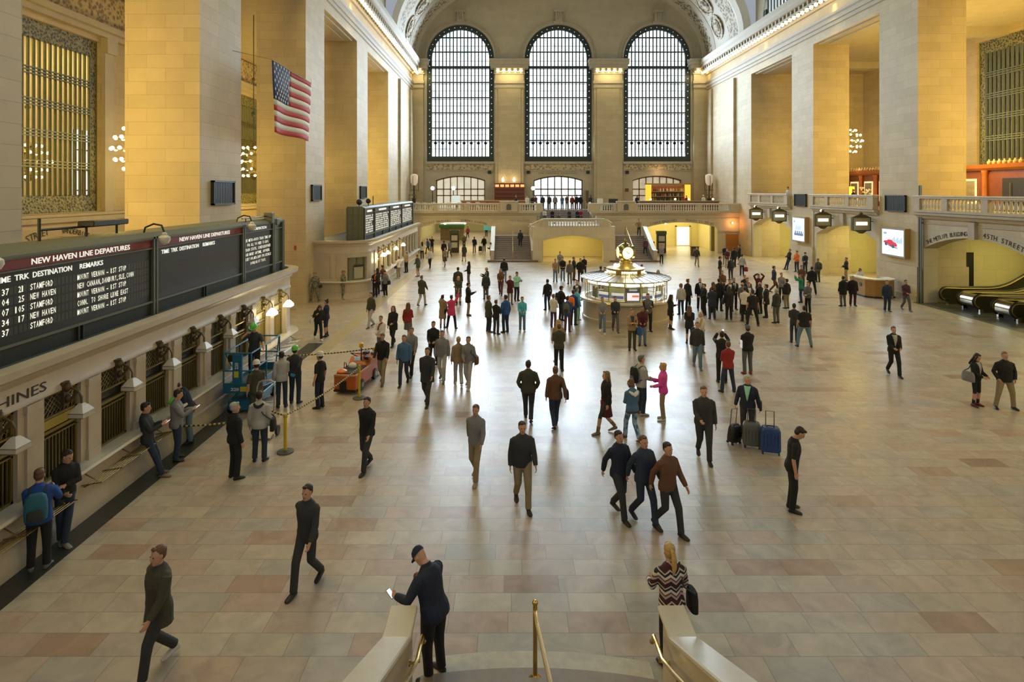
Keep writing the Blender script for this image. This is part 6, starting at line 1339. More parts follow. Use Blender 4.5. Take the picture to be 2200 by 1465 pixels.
for i, x in enumerate((-0.65, 0.72)):
    t = thing('wall_lamp', 'flame shaped lamp on the pilaster above the cafe shelf, '+('cafe doorway side', 'middle doorway side')[i], 'lamp', (x, 74.5, 7.7)); MB().lathe([(0.10, 0), (0.14, 0.15), (0.10, 0.4), (0.02, 0.6)], (x, 74.5, 7.75), 10).build('globe', M('flame_lamp', (1, 0.8, 0.5), 0.4, emit=(1.0, 0.80, 0.45), es=9.0), t, True); MB().lathe([(0.05, 7.6), (0.06, 7.75)], (x, 74.5, 0), 8).build('foot', BRASS, t); point('flame_light', (x, 74.2, 8.3), 14, (1.0, 0.72, 0.35), 0.1)
for i, x in enumerate((-8.7, -6.3, 2.85)):
    t = thing('globe_lamp_post', 'white globe lamp on a dark post %s' % ('in the cafe, further from the shelf', 'in the cafe, nearer the shelf', 'beside the middle doorway')[i], 'lamp', (x, 69.5, 4.44)); MB().ball((x, 69.5, 6.95), 0.22, 12, 8).build('globe', BULBW, t, True); MB().lathe([(0.15, 4.44), (0.06, 4.6), (0.05, 6.75)], (x, 69.5, 0), 10).build('post', BRONZE, t, True)
tag(MB().box(-6.9+0.45, -5.5, 69.2, 69.3, 5.1, 6.1).build('white_sign', M('white_sign', (0.7, 0.78, 0.8), 0.4, emit=(0.8, 0.95, 1.0), es=0.5), None, loc=(-6, 69.2, 5.1)), 'tall white sign standing in the cafe', 'sign'); tag(MB().box(-6.05, -5.9, 69.25, 69.3, 4.44, 5.1).build('sign_post', BLACK, None, loc=(-6, 69.25, 4.44)), 'post carrying the white cafe sign', 'post')
CHW = M('white_chair', (0.62, 0.58, 0.48), 0.4); ch0 = None
for i, x in enumerate((-10.7, -9.9, -9.0, -8.2, -6.4, -5.2, -4.4, -3.3)):
    if ch0 is None:
        ch0 = thing('cafe_chair', 'x', 'chair'); MB().box(-0.2, 0.2, -0.2, 0.2, 0.43, 0.47).build('seat', CHW, ch0, world=False)
        mb = MB().tube([(-0.2, 0.2, 0.45), (-0.2, 0.24, 0.98), (0.2, 0.24, 0.98), (0.2, 0.2, 0.45)], 0.025, 6)
        for k in range(3): mb.box(-0.18+0.14*k, -0.1+0.14*k, 0.21, 0.25, 0.5, 0.95)
        mb.build('backrest', CHW, ch0, world=False)
        for sx in (-1, 1):
            for sy in (-1, 1): MB().tube([(sx*0.18, sy*0.18, 0), (sx*0.17, sy*0.17, 0.45)], 0.018, 5).build('leg', CHW, ch0, world=False)
        o = ch0
    else: o = copy_tree(ch0)
    o.location = (x, 65.7+0.3*(i % 2), 4.44); o.rotation_euler = (0, 0, pi+0.4*sin(i*2.3)); tag(o, 'white cafe chair behind the stone balustrade of the west balcony', 'chair', 'white cafe chairs at the balustrade')
for (x, lb) in ((-11.2, 'tall torch lamp with frosted bowl in the corner on the ticket booth side'), (23.9, 'tall torch lamp with frosted bowl in the corner on the balcony side')):
    t = thing('torch_lamp', lb, 'lamp', (x, 72.0, 4.44)); MB().lathe([(0.22, 0), (0.42, 0.35), (0.46, 1.0), (0.40, 1.25), (0.1, 1.35)], (x, 72.0, 7.3), 16).build('bowl', M('frosted_bowl', (0.72, 0.58, 0.46), 0.5, emit=(1.0, 0.8, 0.6), es=0.25), t, True)
    mb = MB().lathe([(0.4, 4.44), (0.3, 4.6), (0.22, 5.6), (0.3, 5.75), (0.08, 5.8), (0.07, 7.3)], (x, 72.0, 0), 12)
    mb.build('stem', BRONZE, t, True)
    mb = MB()
    for k in range(3): a = 2*pi*k/3+0.4; mb.tube([(x+0.5*cos(a), 72+0.5*sin(a), 6.6), (x+0.56*cos(a), 72+0.56*sin(a), 8.4)], 0.03, 5).tube([(x, 72, 6.8), (x+0.5*cos(a), 72+0.5*sin(a), 6.7)], 0.025, 5)
    mb.build('cage_rod', BRONZE, t)
    MB().box(x-0.6, x-0.52, 71.6, 71.68, 4.44, 6.2).box(x+0.2, x+0.28, 71.6, 71.68, 4.44, 6.2).box(x-0.6, x+0.28, 71.6, 71.68, 6.12, 6.2).build('stand', WOODF, t)

# ================================================================== EAST STAIR FOOT NEAR THE VIEWER
est = thing('lower_stair', 'foot of a marble staircase with a curved pale bottom band', 'stairs', (0.4, 7, 0))
def arc_pts(R, x0, x1, ya, n=16): return [(x0+(x1-x0)*k/n, ya-R+sqrt(max(0.01, R*R-(x0+(x1-x0)*k/n-0.25)**2))) for k in range(n+1)]
MB().prism(arc_pts(7.5, -1.18, 2.0, 8.78)+[(2.0, 6.0), (-1.18, 6.0)], 0.0, 0.02, 'z').build('floor_band', M('veined_white_marble', (0.50, 0.46, 0.38), 0.35, noise=0.3, nscale=7), est)
for k in range(4): MB().prism(arc_pts(7.5, -1.18, 2.0, 8.30-0.36*k)+[(2.0, 5.2), (-1.18, 5.2)], 0.155*k if k == 0 else 0.155*k, 0.155*(k+1), 'z').build('step', M('near_step', (0.27, 0.21, 0.16), 0.45, noise=0.2), est)
def parapet(x0, x1, label, sg):
    t = thing('stair_parapet', label, 'parapet', ((x0+x1)/2, 7.0, 0)); fl_ = 0.02*sg
    prof = [(8.02, 0), (8.02, 1.10), (7.53, 1.10), (3.5, 3.15), (3.5, 0)]
    MB().prism(prof, x0+0.03, x1-0.03, 'x').build('wall', MARBLE, t)
    R = []
    for (y, z) in ((8.08, 1.10), (7.5, 1.10), (3.5, 3.13)): R.append([(x0-0.03, y, z), (x1+0.03, y, z), (x1+0.03, y, z+0.07), (x0-0.03, y, z+0.07)])
    MB().rings(R).build('coping', M('coping_marble', (0.56, 0.51, 0.42), 0.25, noise=0.14, nscale=3), t, bevel=0.015)
    xi = x1+0.12 if sg < 0 else x0-0.12; xe = x1 if sg < 0 else x0
    MB().tube([(xi, 8.0, 0.74), (xi, 7.9, 0.88), (xi, 7.75, 0.90), (xi, 7.45, 0.92), (xi, 6.9, 1.18), (xi, 3.6, 2.85)], 0.026, 8).ball((xi, 8.0, 0.74), 0.035).build('handrail', BRASS, t, True)
    mb = MB()
    for (y, z) in ((7.6, 0.86), (6.8, 1.16), (5.9, 1.6)): mb.tube([(xe, y, z-0.1), (xi, y, z-0.08), (xi, y, z+0.06)], 0.014, 6).lathe([(0.035, -0.01), (0.035, 0.01)], (xe, y, z-0.1), 10, ax='x')
    mb.build('rail_bracket', BRASS, t, True)
    return t
parapet(-1.54, -1.24, 'marble stair parapet the man in the blue cap leans on', -1); parapet(2.02, 2.32, 'marble stair parapet behind the woman with the blonde ponytail', 1)
t = thing('stair_handrail', 'free standing brass handrail in the middle of the stair foot', 'handrail', (0.36, 8.12, 0.155)); MB().tube([(0.36, 8.1, 0.17), (0.36, 8.1, 1.16)], 0.030, 10).ball((0.36, 8.1, 1.18), 0.042).build('post', BRASS, t, True); MB().lathe([(0.085, 0.155), (0.085, 0.18), (0.05, 0.21), (0.04, 0.22)], (0.36, 8.1, 0), 16).build('flange', BRASS, t, True); MB().tube([(0.36, 8.1, 1.08), (0.37, 7.8, 1.12), (0.38, 3.6, 3.2)], 0.026, 8).build('rail', BRASS, t, True)
# ================================================================== PEOPLE
PC = dict(k=(.010,.010,.011), n=(.012,.018,.042), g=(.11,.11,.11), G=(.40,.39,.37), w=(.62,.60,.56), b=(.02,.08,.26), j=(.022,.036,.065), J=(.12,.19,.28), o=(.05,.052,.032),
  t=(.30,.20,.11), K=(.27,.215,.13), r=(.26,.02,.018), m=(.075,.012,.016), p=(.60,.05,.15), P=(.62,.06,.34), c=(.07,.42,.52), C=(.30,.60,.50), O=(.70,.15,.012), e=(.015,.20,.11),
  y=(.44,.28,.10), d=(.022,.013,.009), B=(.12,.055,.028), s=(.36,.35,.33), x=(.032,.034,.038), u=(.012,.06,.27), q=(.02,.11,.16), z=(.17,.165,.115), v=(.095,.035,.055), h=(.20,.13,.07), D=(.06,.14,.26), a=(.20,.20,.21))
SKIN = [M('skin_light', (.50,.28,.19), .55), M('skin_tan', (.36,.19,.115), .55), M('skin_brown', (.14,.065,.038), .55)]
_cl = {}
def cloth(c):
    if c not in _cl:
        if c == 'z': _cl[c] = carved('camouflage', (.07,.075,.05), (.24,.23,.17), scale=9.0, rough=.9, dist=.0)
        else: _cl[c] = M('cloth_'+c+('_u' if c.isupper() else ''), PC[c], .85, noise=.14, nscale=9)
    return _cl[c]
def hairm(c): return M('hair_'+c+('_u' if c.isupper() else ''), PC[c], .6, noise=.3, nscale=30)
def shoem(c): return M('shoe_'+c+('_u' if c.isupper() else ''), PC[c], .5)
ARM = dict(d=(.245,.03,.84), k=(.205,.08,.93), p=(.09,.33,1.20), P=(.11,.17,1.53), b=(.05,-.17,.96), c=(-.08,.22,1.17), h=(.21,.06,1.02), r=(.10,.34,1.62), w=(.34,.12,1.88), f=(.22,.26,.93), a=(.24,-.22,.91), g=(.10,.29,1.03), s=(.14,.15,1.34), t=(.31,.03,.84), e=(.20,.34,1.12), R=(.24,.36,1.20), F=(.16,.33,1.27), H=(.10,.10,1.80), o=(.42,.30,1.05))
HINT = dict(h=(1,-.5,-.1), k=(.8,-.8,-.3), b=(.7,-.8,0), H=(1,.1,.2), r=(.6,.2,-.8), P=(.7,.3,-.7), w=(.8,-.2,-.4), c=(.9,.1,-.5))
TORSO = [(.84,.150,.100,-.015), (.90,.166,.115,-.018), (.97,.164,.112,-.012), (1.05,.143,.100,0), (1.14,.142,.102,.004), (1.26,.162,.114,.004), (1.35,.170,.110,-.004), (1.41,.160,.094,-.012), (1.45,.112,.074,-.016), (1.49,.068,.060,-.014)]
def wz(w, z): return 1+(w-1)*(1-.55*max(0, min(1, (z-1.12)/.28)))
HEADP = [(1.512,.028,.032,.046), (1.53,.046,.052,.034), (1.565,.060,.078,.016), (1.615,.070,.092,.005), (1.665,.0755,.098,-.003), (1.705,.071,.090,-.006), (1.737,.050,.064,-.006), (1.753,.016,.02,-.006)]
def ell(T, z, rx, ry, yo, n=16, xo=0): return [T @ Vector((xo+rx*cos(2*pi*i/n), yo+ry*sin(2*pi*i/n), z)) for i in range(n)]
def ik(S_, W, l1, l2, hint):
    d = W-S_; L_ = d.length
    if L_ > (l1+l2)*.985: W = S_+d*((l1+l2)*.985/L_); d = W-S_; L_ = d.length
    a = (l1*l1-l2*l2+L_*L_)/(2*L_); h = sqrt(max(1e-6, l1*l1-a*a)); u = d/L_; hv = hint-u*hint.dot(u)
    if hv.length < 1e-4: hv = Vector((0, -1, 0))
    return S_+u*a+hv.normalized()*h, W
def add_hand(mb, W, d, side, r, grip):
    d = d.normalized(); n = Vector((-side, 0.15, -0.25)); n = (n-d*n.dot(d)).normalized(); a = d.cross(n)*side
    if a.y+a.z*.6 < 0: a = -a
    R = []
    for t, hw, th in ((-.02,.026,.022), (.0,.030,.02), (.035,.040,.016), (.07,.042,.015), (.092,.036,.012)):
        R.append([W+d*t+a*(hw*cos(2*pi*i/10))+n*(th*sin(2*pi*i/10)) for i in range(10)])
    mb.rings(R)
    for i, (o, L_) in enumerate(((.031,.066), (.011,.078), (-.010,.072), (-.030,.055))):
        b = W+d*.082+a*o; c1, c2 = (.25, .7) if not grip else (.55, 1.15)
        m_ = b+(d*cos(c1)+n*sin(c1))*L_*.5; e = m_+(d*cos(c1+c2)+n*sin(c1+c2))*L_*.5
        mb.tube([b-d*.02, b, m_, e], [r*1.1, r*1.05, r, r*.8], 6)
    b = W+d*.018+a*.026; m_ = b+(d*.6+a*.7+n*.3).normalized()*.035; e = m_+(d*.85+a*.2+n*.45).normalized()*.03
    mb.tube([W+d*.01, b, m_, e], [r*1.3, r*1.35, r*1.15, r*.85], 6)
def foot_mesh(mb, A, fd, up, e=0.0, hz=0.0):
    fd = Vector((fd.x, fd.y, 0)).normalized(); sd = Vector((fd.y, -fd.x, 0)); R = []
    for t, w_, h0, h1 in ((-.075,.020,.02,.055), (-.06,.034,.004,.085), (-.01,.038,.0,.105), (.05,.040,.0,.085), (.11,.047,.0,.06), (.16,.042,.0,.045), (.19,.022,.008,.03)):
        zc = (h0+h1)/2; hh = (h1-h0)/2+e*.5; c = Vector((A.x, A.y, 0))+fd*t+Vector((0, 0, zc+up*(1-(t+.07)*3.2 if t < .2 else 0)*1.0))
        R.append([c+sd*((w_+e)*cos(2*pi*i/10))+Vector((0, 0, hh*sin(2*pi*i/10))) for i in range(10)])
    mb.rings(R)
PEOPLE = {}
def person(key, loc, H, rz, arms, leg, top, bot, hair, shoe, label, build=1.0, lean=0.0, hp=0.0, hy=0.0, skin=0, vneck=None, open_=None, roll=0.0, group=None):
    k = H/1.75; w = build; dist = loc[1]
    vb, vc, nf = ((.0075,.011,3) if dist < 9 else (.011,.014,3) if dist < 24 else (.016,.019,2) if dist < 40 else (.022,.025,2))
    dz = 0.0
    LG = {}
    if leg == 'sit': dz = -.48
    for s in (-1, 1):
        hip = Vector((s*.088*w, 0, .92+dz))
        if leg == 'st': K_, A_, up = Vector((s*.10*w, .025, .50)), Vector((s*.105*w, -.02, .085)), 0
        elif leg == 'wd': K_, A_, up = Vector((s*.16*w, .03, .50)), Vector((s*.21*w, -.02, .085)), 0
        elif leg in ('wk', 'WK'):
            fwd = (s < 0) == (leg == 'wk')
            if fwd: K_, A_, up = Vector((s*.09, .20, .52)), Vector((s*.085, .27, .085)), 0
            else: K_, A_, up = Vector((s*.09, .02, .50)), Vector((s*.085, -.29, .17)), .06
        elif leg == 'lx':
            if s < 0: K_, A_, up = Vector((.0, .16, .52)), Vector((.10, .26, .085)), 0
            else: K_, A_, up = Vector((.10, .04, .5)), Vector((.09, .06, .085)), 0
        elif leg == 'lb':     # leaning back, feet out in front
            K_, A_, up = Vector((s*.10, .16, .51)), Vector((s*.11, .27+.04*s, .085)), 0
        else: K_, A_, up = Vector((s*.12, .42, .50)), Vector((s*.12, .40, .085)), 0
        fo = Vector((s*.22, 1, 0)) if leg not in ('wk', 'WK') else Vector((s*.08, 1, 0)); LG[s] = (hip, K_, A_, up, fo)
    U = Matrix.Translation((0, 0, .93+dz)) @ Matrix.Rotation(-radians(lean), 4, 'X') @ Matrix.Rotation(radians(roll), 4, 'Y') @ Matrix.Translation((0, 0, -.93))
    HD = U @ Matrix.Translation((0, 0, 1.51)) @ Matrix.Rotation(radians(hy), 4, 'Z') @ Matrix.Rotation(-radians(hp), 4, 'X') @ Matrix.Translation((0, 0, -1.51))
    AM = {}
    for s, c in ((-1, arms[0]), (1, arms[1])):
        S_ = U @ Vector((s*.172*w**.5, -.012, 1.395)); T = ARM[c]; W = U @ Vector((s*(T[0]+(w-1)*.12), T[1]+(w-1)*.1, T[2]))
        hv = HINT.get(c, (.35, -.8, -.35)); E, W = ik(S_, W, .285, .255, (U.to_3x3() @ Vector((s*hv[0], hv[1], hv[2]))))
        AM[s] = (S_, E, W, c)
    def legtube(mb, s, r0, r1, r2, calf=0):
        hip, K_, A_, up, fo = LG[s]; m1 = hip.lerp(K_, .45); m2 = K_.lerp(A_, .35)
        mb.tube([hip+Vector((0, 0, .03)), m1, K_, m2, A_+Vector((0, 0, -.01))], [r0*w, r0*w*.90, r1*w**.5, max(r2, r1*.93+calf), r2], 12)
    def armtube(mb, s, r0, r1, r2, stop=1.0):
        S_, E, W, c = AM[s]
        if stop < .5: mb.tube([S_, S_.lerp(E, .5), S_.lerp(E, .9)], [r0*w, r0*.98, r0*.95], 10)
        else: mb.tube([S_, S_.lerp(E, .5), E, E.lerp(W, .4), E.lerp(W, stop)], [r0*w, r0*.92*w, r1, r1*.97, r2], 10)
    def fin(mb, name, mat, parent=None, vox=None, it=2, smooth=True):
        mb.v = [tuple(Vector(p)*k) for p in mb.v]
        o = mb.build(name, mat, parent, smooth, world=False)
        if vox:
            r = o.modifiers.new('skin', 'REMESH'); r.mode = 'VOXEL'; r.voxel_size = vox; r.use_smooth_shade = True
            sm = o.modifiers.new('smooth', 'SMOOTH'); sm.factor = .5; sm.iterations = it
        return o
    # the body: one continuous surface
    mb = MB(); mb.rings([ell(U, z-(dz if False else 0), rx*wz(w, z), ry*(wz(w, z)**.8), yo) for z, rx, ry, yo in TORSO])
    for s in (-1, 1):
        legtube(mb, s, .080, .055, .042, .006); hip, K_, A_, up, fo = LG[s]; foot_mesh(mb, A_, fo, up)
        mb.ball(U @ Vector((s*.155*w**.5, -.012, 1.385)), .060, 10, 6); armtube(mb, s, .047, .040, .029)
        S_, E, W, c = AM[s]; add_hand(mb, W, W-E if c not in 'pg' else (W-E)+Vector((0, 0, .06)), s, .0088 if dist < 24 else .0105, c in 'pPgrRtF')
    mb.tube([U @ Vector((0, -.018, 1.45)), HD @ Vector((0, -.008, 1.52)), HD @ Vector((0, -.004, 1.57))], [.060, .054, .052], 12)
    mb.rings([ell(HD, z, rx, ry, yo) for z, rx, ry, yo in HEADP])
    mb.tube([HD @ Vector((0, .088, 1.665)), HD @ Vector((0, .104, 1.63)), HD @ Vector((0, .108, 1.612)), HD @ Vector((0, .090, 1.602))], [.009, .013, .017, .012], 8)
    for s in (-1, 1): mb.ball(HD @ Vector((s*.076, -.006, 1.63)), .024, 8, 6, .45, .8, 1.2)
    mb.ball(HD @ Vector((0, .082, 1.572)), .022, 8, 6, 1.2, .6, .5)
    body = fin(mb, 'person', SKIN[skin], None, vb, nf)
    body.location = loc; body.rotation_euler = (0, 0, radians(rz)); tag(body, label, 'person', group)
    if dist < 34 and abs(((rz+180) % 360)-180) > 60:
        for s in (-1, 1): fin(MB().ball(HD @ Vector((s*.031, .0905, 1.645)), .011, 8, 6, 1.2, .7, .7), 'eye', M('eye_dark', (.02, .014, .01), .3), body)
        fin(MB().ball(HD @ Vector((0, .1005, 1.575)), .02, 8, 6, 1.3, .3, .25), 'mouth', M('lip', (.30, .12, .09), .6), body)
    # trousers or skirt
    bk, bc = bot[0], bot[1]; mb = MB(); bm_ = cloth(bc)
    slim = bk == 'l'
    if leg == 'sit': mb.rings([ell(Matrix.Translation((0, 0, dz)), z, rx*w+.014, ry*w+.014, yo) for z, rx, ry, yo in TORSO[:4]])
    else: mb.rings([ell(Matrix(), z, rx*w+.014, ry*(w**.8)+.014, yo) for z, rx, ry, yo in ((.80,.135,.09,-.01),)+tuple(TORSO[:3])])
    if bk in 'tl':
        for s in (-1, 1): legtube(mb, s, .084 if slim else .092, .058 if slim else .073, .047 if slim else .066)
        fin(mb, 'trousers', bm_, body, vc)
    else:
        zz = .50 if bk == 'k' else .12
        mb.rings([ell(Matrix(), z, rx*w, ry*w, 0) for z, rx, ry in ((zz,.21,.19), ((zz+.9)/2,.195,.155), (.92,.182,.132), (1.04,.155,.115))]); fin(mb, 'skirt', bm_, body, vc)
        mb = MB()
        for s in (-1, 1): legtube(mb, s, .083, .058, .046)
        fin(mb, 'tights', cloth('x'), body, vc)
    # top
    tk, tcol = top[0], top[1]; tm = cloth(tcol); mb = MB(); e = {'s': .018, 'j': .028, 'c': .032, 'l': .028, 'v': .024}[tk]
    hem = {'s': .86, 'j': .84, 'c': .70, 'l': .50, 'v': .84}[tk]
    rings = []
    if hem < .80:
        n2 = 3 if hem < .6 else 2
        for i in range(n2): z = hem+(.80-hem)*i/n2; f = (.80-z)/.35; rings.append(ell(Matrix() if leg != 'sit' else U, z, (.162+.03*f)*w+e, (.118+.04*f)*w+e, -.005))
    rings += [ell(U, z, rx*wz(w, z)+e, ry*(wz(w, z)**.8)+e, yo) for z, rx, ry, yo in ([(hem,.158,.110,-.016)] if hem >= .8 else [])+TORSO[1:]]
    mb.rings(rings)
    for s in (-1, 1):
        mb.ball(U @ Vector((s*.150*w**.5, -.012, 1.38)), .066+e*.4, 10, 6)
        if tk != 'v': armtube(mb, s, .052+e*.5, .046+e*.55, .036+e*.4, .40 if tk == 's' else .97)
    mb.tube([U @ Vector((0, -.02, 1.44)), HD @ Vector((0, -.012, 1.525 if tk != 's' else 1.50))], [.078, .066], 12)
    tn = {'s': 'shirt', 'j': 'jacket', 'c': 'coat', 'l': 'long_coat', 'v': 'vest'}[tk]
    tobj = fin(mb, tn, tm, body, vc)
    if tk == 'v':
        mb = MB()
        for s in (-1, 1): armtube(mb, s, .056, .05, .042, .97)
        fin(mb, 'sleeve', cloth(open_ or 'g'), body, vc)
    if vneck:       # shirt front and tie between the lapels
        def front(us, z0, z1, off, nz=7):
            R = []
            for i in range(nz):
                z = z0+(z1-z0)*i/(nz-1); j = max(0, min(len(TORSO)-2, [q for q in range(len(TORSO)-1) if TORSO[q][0] <= z][-1])); t = (z-TORSO[j][0])/(TORSO[j+1][0]-TORSO[j][0])
                rx, ry, yo = [TORSO[j][q]*(1-t)+TORSO[j+1][q]*t for q in (1, 2, 3)]; rx = rx*wz(w, z)+e; ry = ry*wz(w, z)**.8+e; hw = us(z)
                R.append([U @ Vector((x, yo+ry*sqrt(max(.05, 1-(x/rx)**2))+off, z)) for x in (-hw, -hw*.4, hw*.4, hw)])
            return MB().rings(R, False, False)
        o = fin(front(lambda z: .010+max(0, (z-1.08))*.20, 1.08, 1.475, .006), 'shirt_front', cloth(vneck[0]), tobj); o.modifiers.new('thick', 'SOLIDIFY').thickness = .01
        if len(vneck) > 1: o = fin(front(lambda z: .026-(z-1.05)*.03, 1.07, 1.46, .014), 'necktie', cloth(vneck[1]), tobj); o.modifiers.new('thick', 'SOLIDIFY').thickness = .008
    # shoes
    for s in (-1, 1):
        hip, K_, A_, up, fo = LG[s]; mb = MB(); foot_mesh(mb, A_, fo, up, .006)
        if shoe[-1] == '+': mb.tube([A_+Vector((0, 0, -.01)), A_+(K_-A_)*.35], [.052, .058], 10)
        fin(mb, 'boot' if shoe[-1] == '+' else 'shoe', shoem(shoe[0]), body)
    # hair and headgear
    hk, hc = hair[0], hair[1] if len(hair) > 1 else 'd'
    def B_(mb, c, r, sx=1, sy=1, sz=1):
        q = MB().ball((0, 0, 0), r, 14, 9, sx, sy, sz); mb.add([HD @ (Vector(c)+Vector(p)) for p in q.v], q.f)
    if hk in 'slpubf' or hk in 'chn':
        mb = MB(); hcol = hair[2] if len(hair) > 2 and hair[2] != '-' else hc if hk not in 'chn' else 'd'
        if hk == 'b': B_(mb, (0, -.045, 1.605), .07, 1.08, .85, .62)
        else:
            if hk not in 'chn': B_(mb, (0, -.024, 1.690), .082, 1.0, 1.20, .96); B_(mb, (.012, .052, 1.738), .040, 1.15, .9, .62)
            B_(mb, (0, -.036, 1.645), .078, 1.03, .98, 1.14)
        if hk == 'l':
            mb.rings([ell(HD, z, rx, ry, yo) for z, rx, ry, yo in ((1.29,.05,.02,-.125), (1.34,.088,.032,-.125), (1.46,.098,.042,-.10), (1.56,.092,.055,-.072), (1.66,.084,.075,-.045))])
            for s in (-1, 1): mb.tube([HD @ Vector((s*.066, .03, 1.70)), HD @ Vector((s*.084, .015, 1.62)), HD @ Vector((s*.088, -.01, 1.50)), HD @ Vector((s*.085, -.02, 1.40))], [.025, .026, .028, .012], 8)
        if hk == 'f':
            for s in (-1, 1): mb.tube([HD @ Vector((s*.055, .055, 1.71)), HD @ Vector((s*.082, .02, 1.63)), HD @ Vector((s*.078, .0, 1.53))], [.024, .03, .018], 8)
            B_(mb, (0, -.05, 1.58), .075, 1.05, .8, .9)
        if hk == 'p': mb.tube([HD @ Vector((0, -.10, 1.69)), HD @ Vector((0, -.145, 1.67)), HD @ Vector((.005, -.165, 1.58)), HD @ Vector((.0, -.15, 1.47)), HD @ Vector((-.012, -.135, 1.37))], [.022, .034, .040, .036, .012], 10)
        if hk == 'u': B_(mb, (0, -.07, 1.77), .045)
        if not hair.endswith('-'): fin(mb, 'hair', hairm(hcol), body)
    if hk == 'c':
        mb = MB(); mb.rings([ell(HD, z, rx, ry, yo) for z, rx, ry, yo in ((1.675,.083,.106,-.006), (1.71,.083,.105,-.008), (1.745,.068,.086,-.01), (1.77,.03,.04,-.012))]); mb.rings([[HD @ Vector((x, y, z-.0*abs(x))) for x, y, z in ((-.068, .06, 1.686-t), (-.06, .13, 1.68-t), (-.03, .165, 1.676-t), (.03, .165, 1.676-t), (.06, .13, 1.68-t), (.068, .06, 1.686-t))] for t in (0, .010)]); fin(mb, 'cap', cloth(hc), body)
    if hk == 'h':
        mb = MB(); mb.rings([ell(HD, z, rx, ry, yo) for z, rx, ry, yo in ((1.665,.118,.150,.004), (1.672,.118,.150,.004), (1.68,.100,.128,-.004), (1.73,.098,.122,-.006), (1.78,.075,.095,-.008), (1.805,.03,.04,-.008))]); fin(mb, 'hard_hat', M('helmet_'+hc, {'e': (.10,.50,.05), 'w': (.60,.58,.53)}[hc], .3), body)
    if hk == 'n':
        mb = MB(); mb.rings([ell(HD, z, rx, ry, yo) for z, rx, ry, yo in ((1.66,.086,.108,-.006), (1.70,.087,.108,-.008), (1.75,.07,.088,-.012), (1.785,.025,.03,-.015))]); fin(mb, 'beanie', cloth(hc), body)
    Wd = Matrix.Translation(loc) @ Matrix.Rotation(radians(rz), 4, 'Z')
    PEOPLE[key] = dict(o=body, M=Wd, k=k, arm=AM, U=U, w=w, rz=rz, label=label)
    return body
def at(key, p):
    P = PEOPLE[key]; return P['M'] @ (Vector(p)*P['k'])
def hand_at(key, s, f=.06):
    P = PEOPLE[key]; S_, E, W, c = P['arm'][s]; d = (W-E).normalized(); return P['M'] @ ((W+d*f)*P['k'])
def phone(key, s, label, lit=True):
    c = hand_at(key, s, .085); P = PEOPLE[key]; R = (Matrix.Rotation(radians(P['rz']), 3, 'Z') @ Matrix.Rotation(radians(-55), 3, 'X'))
    t = thing('phone', label, 'phone', c+R @ Vector((0, .02, .03))); t.rotation_euler = R.to_euler()
    MB().box(-.036, .036, -.005, .005, -.072, .072).build('case', BLACK, t, world=False, bevel=.004)
    MB().box(-.032, .032, -.0065, -.005, -.064, .064).build('screen', M('phone_screen', (.7,.8,.9), .3, emit=(.8,.92,1.0), es=1.1), t, world=False)
    return t
def backpack(key, col, label, w=.30, h=.44, d=.17):
    P = PEOPLE[key]; k = P['k']; t = thing('backpack', label, 'backpack', P['M'].translation, radians(P['rz'])); y0 = -.115*P['w']-.035
    def T(p): return (P['U'] @ Vector(p))*k
    mb = MB(); R = []
    for z, a in ((.98, .80), (1.0, .95), (1.12, 1.0), (1.28, .97), (1.38, .85), (1.43, .55)):
        R.append([T(((w/2)*a*(abs(cos(q))**.6)*(1 if cos(q) > 0 else -1), y0-d/2+(d/2)*a*(abs(sin(q))**.6)*(1 if sin(q) > 0 else -1), z)) for q in [2*pi*i/18 for i in range(18)]])
    mb.rings(R).build('bag', cloth(col), t, True, world=False)
    q = MB(); R = []
    for z, a in ((1.0, .75), (1.03, .85), (1.15, .85), (1.19, .6)): R.append([T(((w/2.4)*a*cos(2*pi*i/14), y0-d*.92+(d/3.2)*a*sin(2*pi*i/14), z)) for i in range(14)])
    q.rings(R).build('pocket', cloth('x' if col != 'k' else 'g'), t, True, world=False)
    for s in (-1, 1): MB().tube([T((s*.10, y0+.0, 1.40)), T((s*.115, -.06, 1.475)), T((s*.13, .06, 1.44)), T((s*.14, .125, 1.30)), T((s*.155, .07, 1.12)), T((s*.14, y0, 1.04))], .019, 6, flat=.5).build('strap', cloth('x'), t, True, world=False)
    return t
def shoulder_bag(key, s, col, label, w=.30, h=.26, d=.12, z=.95, cross=False, name='shoulder_bag', y=0.0):
    P = PEOPLE[key]; k = P['k']; t = thing(name, label, 'bag', P['M'].translation, radians(P['rz'])); x0 = s*(.235*P['w']+.07)
    mb = MB(); R = []
    for f, a in ((-.5, .86), (-.46, 1.0), (.1, 1.0), (.42, .86), (.5, .7)): R.append([Vector((x0+(d/2)*a*cos(2*pi*i/14), y+(w/2)*a*(abs(sin(2*pi*i/14))**.6)*(1 if sin(2*pi*i/14) > 0 else -1), z+h*f))*k for i in range(14)])
    mb.rings(R).build('bag', cloth(col), t, True, world=False)
    sh = P['U'] @ Vector((-s*.07 if cross else s*.14, -.01, 1.485))
    MB().tube([Vector((x0, y+w*.35, z+h*.45))*k, (P['U'] @ Vector((s*.13, .15, 1.22)))*k, sh*k, (P['U'] @ Vector((s*.13, -.15, 1.22)))*k, Vector((x0, y-w*.35, z+h*.45))*k], .014, 6).build('strap', cloth('k' if col != 'k' else 'x'), t, True, world=False)
    return t
